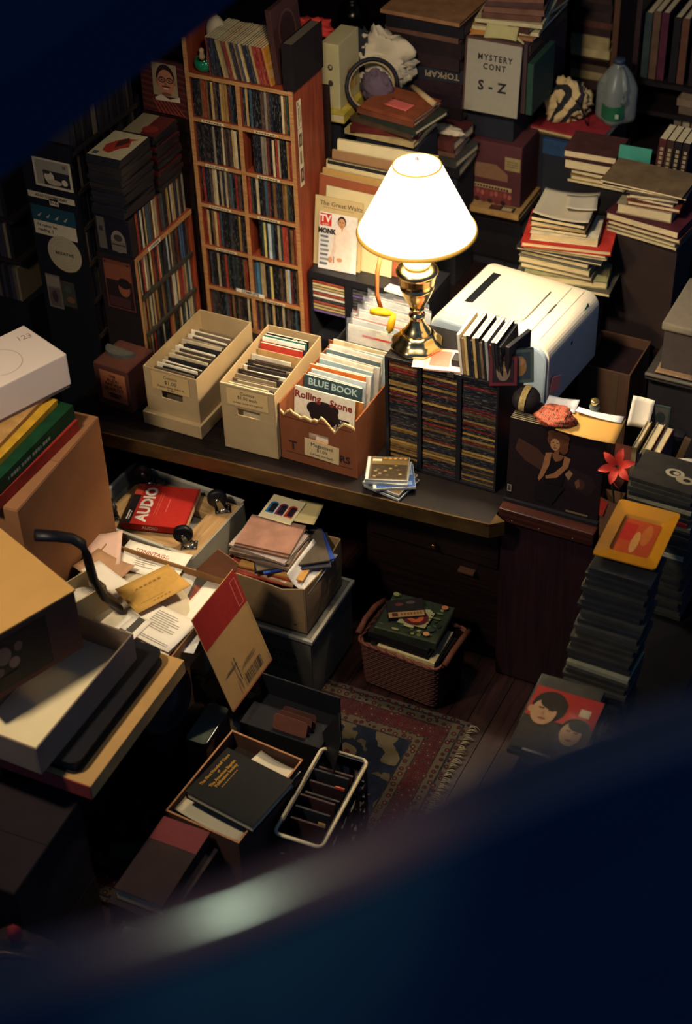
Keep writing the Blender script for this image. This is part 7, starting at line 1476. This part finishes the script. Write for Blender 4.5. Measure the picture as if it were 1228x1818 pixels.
bx, by, zt = pile_at(906, 492, 4.80, rows, 'of the pile beside the printer', 'brown carton carrying the pile of books beside the printer', '#5a3c2c', z0=0.7525, fw=0.28, group='books piled beside the printer', spine='side', jit=0.004)
sheet('paper', 'crumpled white paper sheet on top of the pile beside the printer', 'paper', 0.2, 0.19, (bx - 0.025, by, zt + 0.004), 0.12, M('#b5ab92', 0.8, 0.05, 12), 0.014, (0.05, 0), n=10)
sheet('paper', 'small white paper with a line lying on the crumpled sheet', 'paper', 0.11, 0.1, (bx + 0.025, by + 0.015, zt + 0.02), 0.3, M('#beb49c', 0.8, 0.05, 12), 0.006)
# second pile
rows = [('#4a4a44', 'grey magazine', 0.27, 0.22, 0.012, -0.16), ('#7d7a5c', 'pale magazine', 0.27, 0.22, 0.016, -0.2), ('#5a3e30', 'brown book', 0.28, 0.22, 0.02, -0.12, 0.01), ('#4a2028', 'wine red book', 0.28, 0.23, 0.03, -0.1), ('#8d8268', 'buff boxed book', 0.20, 0.18, 0.04, 0.0, -0.02), ('#6a3228', 'brick red book', 0.19, 0.17, 0.018, 0.06, 0.01), ('#54504a', 'grey pamphlet', 0.17, 0.16, 0.01, 0.0), ('#4a4038', 'brown pamphlet', 0.17, 0.16, 0.012, 0.1), ('#5d5044', 'dusty book', 0.18, 0.16, 0.014, 0.0), ('#2c2628', 'dark flat folder', 0.30, 0.18, 0.008, 0.02, -0.03), ('#6d5a40', 'tan flat folder', 0.30, 0.18, 0.008, -0.03, -0.03)]
bx, by, zt2 = pile_at(1078, 415, 4.95, rows, 'of the second pile beside the printer', 'dark carton under the second pile of books beside the printer', '#2a1f1e', group='books in the second pile beside the printer', spine='side', jit=0.004)
# third pile with the teal book
rows = [('#2a2a26', 'dark folder', 0.28, 0.18, 0.012), ('#8d7a48', 'yellow book', 0.27, 0.18, 0.02, 0.03), ('#5a3c32', 'brown pink book', 0.26, 0.18, 0.02, 0.0), ('#3a2224', 'dull maroon book', 0.22, 0.18, 0.04, 0.05, -0.05), ('#4a2c2a', 'brown book', 0.2, 0.16, 0.03, 0.1, -0.07)]
bx, by, zt = pile_at(1008, 322, 5.20, rows, 'of the pile with the teal book on it', 'dark carton behind the two piles beside the printer', '#1c171b', z0=0.7505, group='books in the pile with the teal book', spine='side', jit=0.004)
c = Y(1092, 292, 5.21)
tb = mesh_thing(G().box(0, -0.006, 0, 0.12, 0.006, 0.11), 'book', [M('#1c7a68', 0.5, 0.1, 20)], 'teal book with a white label leaning on the brown pile', 'book', (c.x, 5.22, zt - 0.068), (-0.35, 0, 0.05), 0.001)
G().box(0.085, -0.0075, 0.015, 0.105, -0.006, 0.035).obj('paper_label', [M('#a8a58c', 0.7)], tb)
# lettered paperbacks beside them
c = Y(1148, 318, 5.20)
stand(c.x + 0.075, 5.29, 0.16, 0.16, c.z, 'dark carton under the lettered paperbacks')
for i in range(4):
    o = book('book', ('maroon', 'brown', 'black', 'dark red')[i] + ' paperback standing among the lettered paperbacks at the edge of the room', 'book', 0.15, 0.12, 0.026, ('#4a2224', '#3a2a22', '#1c1a1e', '#2a1a20')[i], (c.x + 0.045 + 0.029 * i, 5.29, c.z + 0.077), rot=(0, -PI / 2 + 0.06, 0), hard=False, group='lettered paperbacks at the edge')
    prints(o, [(rect(-0.06 + 0.018 * k, 0.006, -0.047 + 0.018 * k, 0.018), '#8f8064') for k in range(6)], (0, -0.0604, 0), FRONT, 'printed_words')
# tray of magazines with tote bag and water jug
rows = [('#5a4432', 'brown magazine', 0.27, 0.2, 0.012, -0.06), ('#a89668', 'cream edged magazine', 0.28, 0.22, 0.010, -0.08), ('#8a2a30', 'red bordered magazine', 0.28, 0.22, 0.008, -0.08)]
bx, by, TY2 = pile_at(948, 236, 5.42, rows, 'under the tote bag and the water jug', 'dark carton under the tote bag and the water jug', z0=0.7505, name='magazine', cat='magazine', group='magazines under the tote bag', jit=0.003, yaw=0.02)
c = Y(962, 272, 5.385)
mesh_thing(G().box(0, -0.005, 0, 0.15, 0.02, 0.06), 'blue_box', [M('#1f3a5c', 0.6, 0.3, 40)], 'small blue and tan printed box under the tray of magazines', 'box', (c.x, 5.39, c.z), (0, 0, 0.0), 0.002)
stand(c.x + 0.075, 5.397, 0.14, 0.02, c.z, 'dark carton under the small blue printed box', z0=0.7505)
tote_m = bpy.data.materials.new('printed_canvas'); tote_m.use_nodes = True; nt = tote_m.node_tree; b_ = nt.nodes['Principled BSDF']; b_.inputs['Roughness'].default_value = 0.9
tc = nt.nodes.new('ShaderNodeTexCoord'); wv = nt.nodes.new('ShaderNodeTexWave'); wv.inputs['Scale'].default_value = 3.2; wv.inputs['Distortion'].default_value = 14; wv.inputs['Detail'].default_value = 1.5; wv.inputs['Detail Scale'].default_value = 1.8
nt.links.new(tc.outputs['Object'], wv.inputs[0]); gt = nt.nodes.new('ShaderNodeMath'); gt.operation = 'GREATER_THAN'; gt.inputs[1].default_value = 0.64; nt.links.new(wv.outputs['Fac'], gt.inputs[0])
mm = nt.nodes.new('ShaderNodeMix'); mm.data_type = 'RGBA'; mm.inputs[6].default_value = (*lin('#b39b6c'), 1); mm.inputs[7].default_value = (*lin('#15141a'), 1); nt.links.new(gt.outputs[0], mm.inputs[0]); nt.links.new(mm.outputs[2], b_.inputs['Base Color'])
g = G(); lump(g, 0.08, 0.065, 0.08, (0, 0, 0.06), 71, 0.25, 52, 28, 0, 0.0, 0.24)
c = Z(1007, 208, TY2)
tb_ = thing('tote_bag', 'crumpled canvas tote bag with black script beside the water jug', 'bag', (c.x, c.y, TY2 + 0.001), 0.3)
g.obj('bag_body', [tote_m], tb_); G().tube([(0.03, -0.06, 0.10), (0.055, -0.08, 0.07), (0.07, -0.08, 0.03), (0.08, -0.07, 0.004)], 0.007, 6, 0, 0.4).obj('handle', [M('#15141a', 0.7)], tb_)
c = Z(1091, 211, TY2)
jg = thing('water_jug', 'translucent plastic water jug with a green label beside the tote bag', 'jug', (c.x, c.y, TY2 + 0.001), 0.1)
jm = bpy.data.materials.new('cloudy_plastic'); jm.use_nodes = True; jb = jm.node_tree.nodes['Principled BSDF']; jb.inputs['Base Color'].default_value = (0.22, 0.25, 0.23, 1); jb.inputs['Roughness'].default_value = 0.35; jb.inputs['Alpha'].default_value = 0.5; jb.inputs['Specular IOR Level'].default_value = 0.5
nz = jm.node_tree.nodes.new('ShaderNodeTexNoise'); nz.inputs['Scale'].default_value = 14; bp = jm.node_tree.nodes.new('ShaderNodeBump'); bp.inputs['Strength'].default_value = 0.2; jm.node_tree.links.new(nz.outputs['Fac'], bp.inputs['Height']); jm.node_tree.links.new(bp.outputs[0], jb.inputs['Normal'])
g = G(); prof = [(0.05, 0), (0.066, 0.004), (0.07, 0.02), (0.07, 0.13), (0.066, 0.145), (0.06, 0.16), (0.047, 0.19), (0.03, 0.212), (0.02, 0.22), (0.02, 0.235)]
n_ = 28; vs = []; fs = []
for r, z in prof:
    for k in range(n_):
        a = 2 * PI * k / n_; sq = 1.0 + 0.12 * math.cos(4 * (a - PI / 4)) * -1 * (1 if z < 0.17 else 0.3); vs.append((r * sq * math.cos(a), r * sq * math.sin(a), z))
for i in range(len(prof) - 1):
    for k in range(n_): fs.append((i * n_ + k, i * n_ + (k + 1) % n_, (i + 1) * n_ + (k + 1) % n_, (i + 1) * n_ + k))
fs += [tuple(reversed(range(n_))), tuple((len(prof) - 1) * n_ + k for k in range(n_))]
g.add(vs, fs, 0, True); g.obj('jug_body', [jm], jg)
G().tube([(0.015, -0.02, 0.215), (0.03, -0.05, 0.205), (0.045, -0.078, 0.16), (0.045, -0.08, 0.12), (0.038, -0.066, 0.095)], 0.009, 8).obj('handle', [jm], jg)
G().lathe([(0.022, 0.228), (0.022, 0.242), (0.02, 0.244)], 18).obj('cap', [M('#2f3a4a', 0.5)], jg)
lb = G(); n_ = 10
for k in range(n_):
    a0, a1 = -PI / 2 - 0.7 + 1.4 * k / n_, -PI / 2 - 0.7 + 1.4 * (k + 1) / n_; R0 = 0.0805
    f = lambda a: R0 * (1 - 0.10 * math.cos(4 * (a - PI / 4)) - 0.08)
    lb.add([(f(a0) * math.cos(a0), f(a0) * math.sin(a0) - 0.004, 0.03), (f(a1) * math.cos(a1), f(a1) * math.sin(a1) - 0.004, 0.03), (f(a1) * math.cos(a1), f(a1) * math.sin(a1) - 0.004, 0.085), (f(a0) * math.cos(a0), f(a0) * math.sin(a0) - 0.004, 0.085)], [(0, 1, 2, 3)], 0, True)
o = lb.obj('label', [M('#1f5a3a', 0.5, 0.2, 30)], jg, fix=False); prints(o, [(rect(0.0, 0.04, 0.03, 0.058), '#8a9a88')], (0, -0.0815, 0), FRONT, 'printed_mark')
# tall bookshelf at the back with lying and standing books
BS = thing('bookshelf', 'tall dark bookshelf of lying books at the back of the room', 'shelf')
sy = 6.0; q0, q1, q2 = Y(1006, 98, sy), Y(1089, 98, sy), Y(1006, 134, sy)
sx0, sx1 = q0.x - 0.02, q1.x
for x in (sx0, sx1): G().box(x - 0.012, sy, 0.0, x + 0.012, sy + 0.3, 2.2).obj('side_panel', [M('#5a3c2c', 0.7) if x == sx1 else DARKW], BS)
G().box(sx0 + 0.012, sy + 0.28, 0, sx1 - 0.012, sy + 0.3, 2.2).obj('back_panel', [DARKW], BS)
for z in (q2.z - 0.05, q0.z): G().box(sx0 + 0.012, sy, z - 0.02, sx1 - 0.012, sy + 0.28, z).obj('shelf', [DARKW], BS)
def shelf_books(x, y, z, rows, where, w=0.165, d=0.2):
    return pile((x, y), z, [(c, n_, w + random.uniform(-0.012, 0.005), d, h) for c, n_, h in rows], where, group='books lying in the back bookshelf', jit=0.004, yaw=0.02)
shelf_books((sx0 + sx1) / 2, sy + 0.12, q0.z + 0.0005, [('#b5a478', 'cream book', 0.034), ('#a7966c', 'buff book', 0.03), ('#a08e66', 'pale tan book', 0.026), ('#3a2a2a', 'dark brown book', 0.034), ('#5a3a34', 'brick brown book', 0.026), ('#3a2c2c', 'umber book', 0.04), ('#2f2628', 'blackish book', 0.034), ('#3f2e2c', 'chocolate book', 0.034)], 'of the pile in the back bookshelf')
shelf_books((sx0 + sx1) / 2, sy + 0.12, q2.z - 0.0495, [('#3a2a2a', 'dark red book', 0.04), ('#9a8a64', 'cream spined book', 0.035), ('#5d4a40', 'dusty brown book', 0.03)], 'on the lower shelf of the back bookshelf')
DS = thing('bookshelf', 'dark bookshelf at the edge of the room beside the water jug', 'shelf')
dy = 5.75
zz = [Y(1128 + k, yy, dy) for k, yy in ((0, 142), (60, 205), (52, 272))]
dx0, dx1 = zz[0].x, zz[0].x + 0.50
G().box(dx0 - 0.02, dy, 0, dx0, dy + 0.3, 2.2).obj('side_panel', [M('#2a1a18', 0.5)], DS)
G().box(dx0, dy + 0.28, 0, dx1, dy + 0.3, 2.2).obj('back_panel', [M('#100d12', 0.7)], DS)
for q in zz: G().box(dx0, dy + 0.01, q.z - 0.018, dx1, dy + 0.28, q.z).obj('shelf', [M('#1a1316', 0.5)], DS)
for i, (dx, c, h) in enumerate(((0, '#2f3a38', 0.26), (0.032, '#5a4434', 0.27), (0.064, '#4a2230', 0.27), (0.112, '#1d1a1e', 0.26), (0.144, '#5a3a2c', 0.26), (0.19, '#241c20', 0.25))):
    book('book', ('grey green', 'brown', 'dark wine', 'black', 'russet', 'umber')[i] + ' tall book standing on the upper shelf at the edge of the room', 'book', h, 0.2, 0.028, c, (dx0 + 0.035 + dx, dy + 0.13, zz[0].z + 0.001 + h / 2), rot=(0, -PI / 2, 0), group='tall books at the edge of the room')
rows = [('#5a4c40', 'brown book', 0.18, 0.2, 0.03), ('#7a6654', 'greyish book', 0.2, 0.2, 0.03), ('#6a5a48', 'dusty book', 0.19, 0.2, 0.024)]
pile((zz[1].x + 0.12, dy + 0.13), zz[1].z + 0.0005, rows, 'on the middle shelf at the edge of the room', group='lying books at the edge of the room')
for i, (dx, c) in enumerate(((0, '#6d6454'), (0.034, '#938a72'), (0.068, '#6a5444'), (0.102, '#8a7660'), (0.136, '#2a2426'))):
    book('book', ('grey', 'pale grey', 'brown', 'tan', 'black')[i] + ' book standing on the lower shelf at the edge of the room', 'book', 0.135, 0.18, 0.028, c, (zz[2].x + 0.04 + dx, dy + 0.13, zz[2].z + 0.0685), rot=(0, -PI / 2, 0), group='standing books at the edge of the room')
# dark cartons beyond the printer
c0 = Y(1028, 645, 4.70); c1 = Y(1120, 650, 4.70); w_ = c1.x - c0.x
o = open_box(w_, 0.24, 0.40, 0.006, 'carton', [M('#6a4c38', 0.85, 0.12, 12)], 'deep open brown carton of dark papers behind the records', 'box', (c0.x + w_ / 2, 4.82, c0.z - 0.40), 0.0, None, 0.002)
G().box(-w_ / 2 + 0.01, -0.11, 0.25, w_ / 2 - 0.01, 0.11, 0.36).obj('filling', [M('#2c1a1c', 0.8, 0.2)], o)
G().box(0.03, -0.1215, 0.15, 0.055, -0.12, 0.39).obj('tape', [M('#6a543a', 0.7)], o)
stand(c0.x + w_ / 2, 4.82, w_ - 0.01, 0.22, c0.z - 0.4005, 'dark carton under the deep open brown carton', z0=0.0)
c = Y(1145, 663, 4.60)
su = thing('shelf_unit', 'low dark shelf unit with a grey lid box at the far edge of the picture', 'shelf', (c.x, 4.60, 0.0))
G().box(0.01, 0.02, 0, 0.5, 0.34, c.z - 0.02).obj('body', [M('#141218', 0.7)], su); G().box(0, 0, c.z - 0.02, 0.5, 0.34, c.z).obj('top_board', [M('#2e2a2a', 0.5)], su)
G().tube([(0, 0.0, c.z), (0.5, 0.0, c.z)], 0.007, 8).obj('front_rail', [M('#4a4640', 0.4)], su)
gb = closed_box(0.30, 0.30, 0.17, 'grey_box', M('#3c3432', 0.8), 'grey brown box with a pale lid at the far edge of the picture', 'box', (c.x + 0.19, 4.79, c.z + 0.0005), 0.0, False)
G().box(-0.16, -0.16, 0.1705, 0.16, 0.16, 0.2).obj('pale_lid', [M('#7d7462', 0.7)], gb, bevel=0.008)
sheet('paper', 'tan papers on the low dark shelf unit at the edge of the picture', 'paper', 0.14, 0.09, (c.x + 0.1, 4.655, c.z + 0.009), 0.0, M('#6d5640', 0.8), 0.0)
# dark pots glinting at the very back
for i, (px, py) in enumerate(((617, 52), (680, 40))):
    p = Y(px, py, 5.9)
    q = thing('metal_pot', ('round dark metal pot', 'wide dark metal bowl')[i] + ' glinting at the back of the room', 'pot', (p.x, 5.95, 1.30))
    G().lathe([(0.03, 0), (0.06, 0.02), (0.07, 0.06), (0.06, 0.10), (0.035, 0.12), (0.03, 0.13), (0.034, 0.14)] if i == 0 else [(0.04, 0), (0.07, 0.02), (0.09, 0.05), (0.09, 0.055), (0.08, 0.05), (0.02, 0.012)], 24).obj('pot_body', [M('#2a2622', 0.18, 0.1, 12, 0.03, 0.5, metal=0.9)], q)
bt = thing('sideboard', 'dark sideboard at the back carrying the metal pots', 'cabinet', (-2.9, 6.2, 0))
G().box(-0.5, -0.3, 0, 0.6, 0.3, 1.28).obj('body', [DARKW], bt); G().box(-0.52, -0.32, 1.28, 0.62, 0.3, 1.2995).obj('top_board', [DARKW], bt)
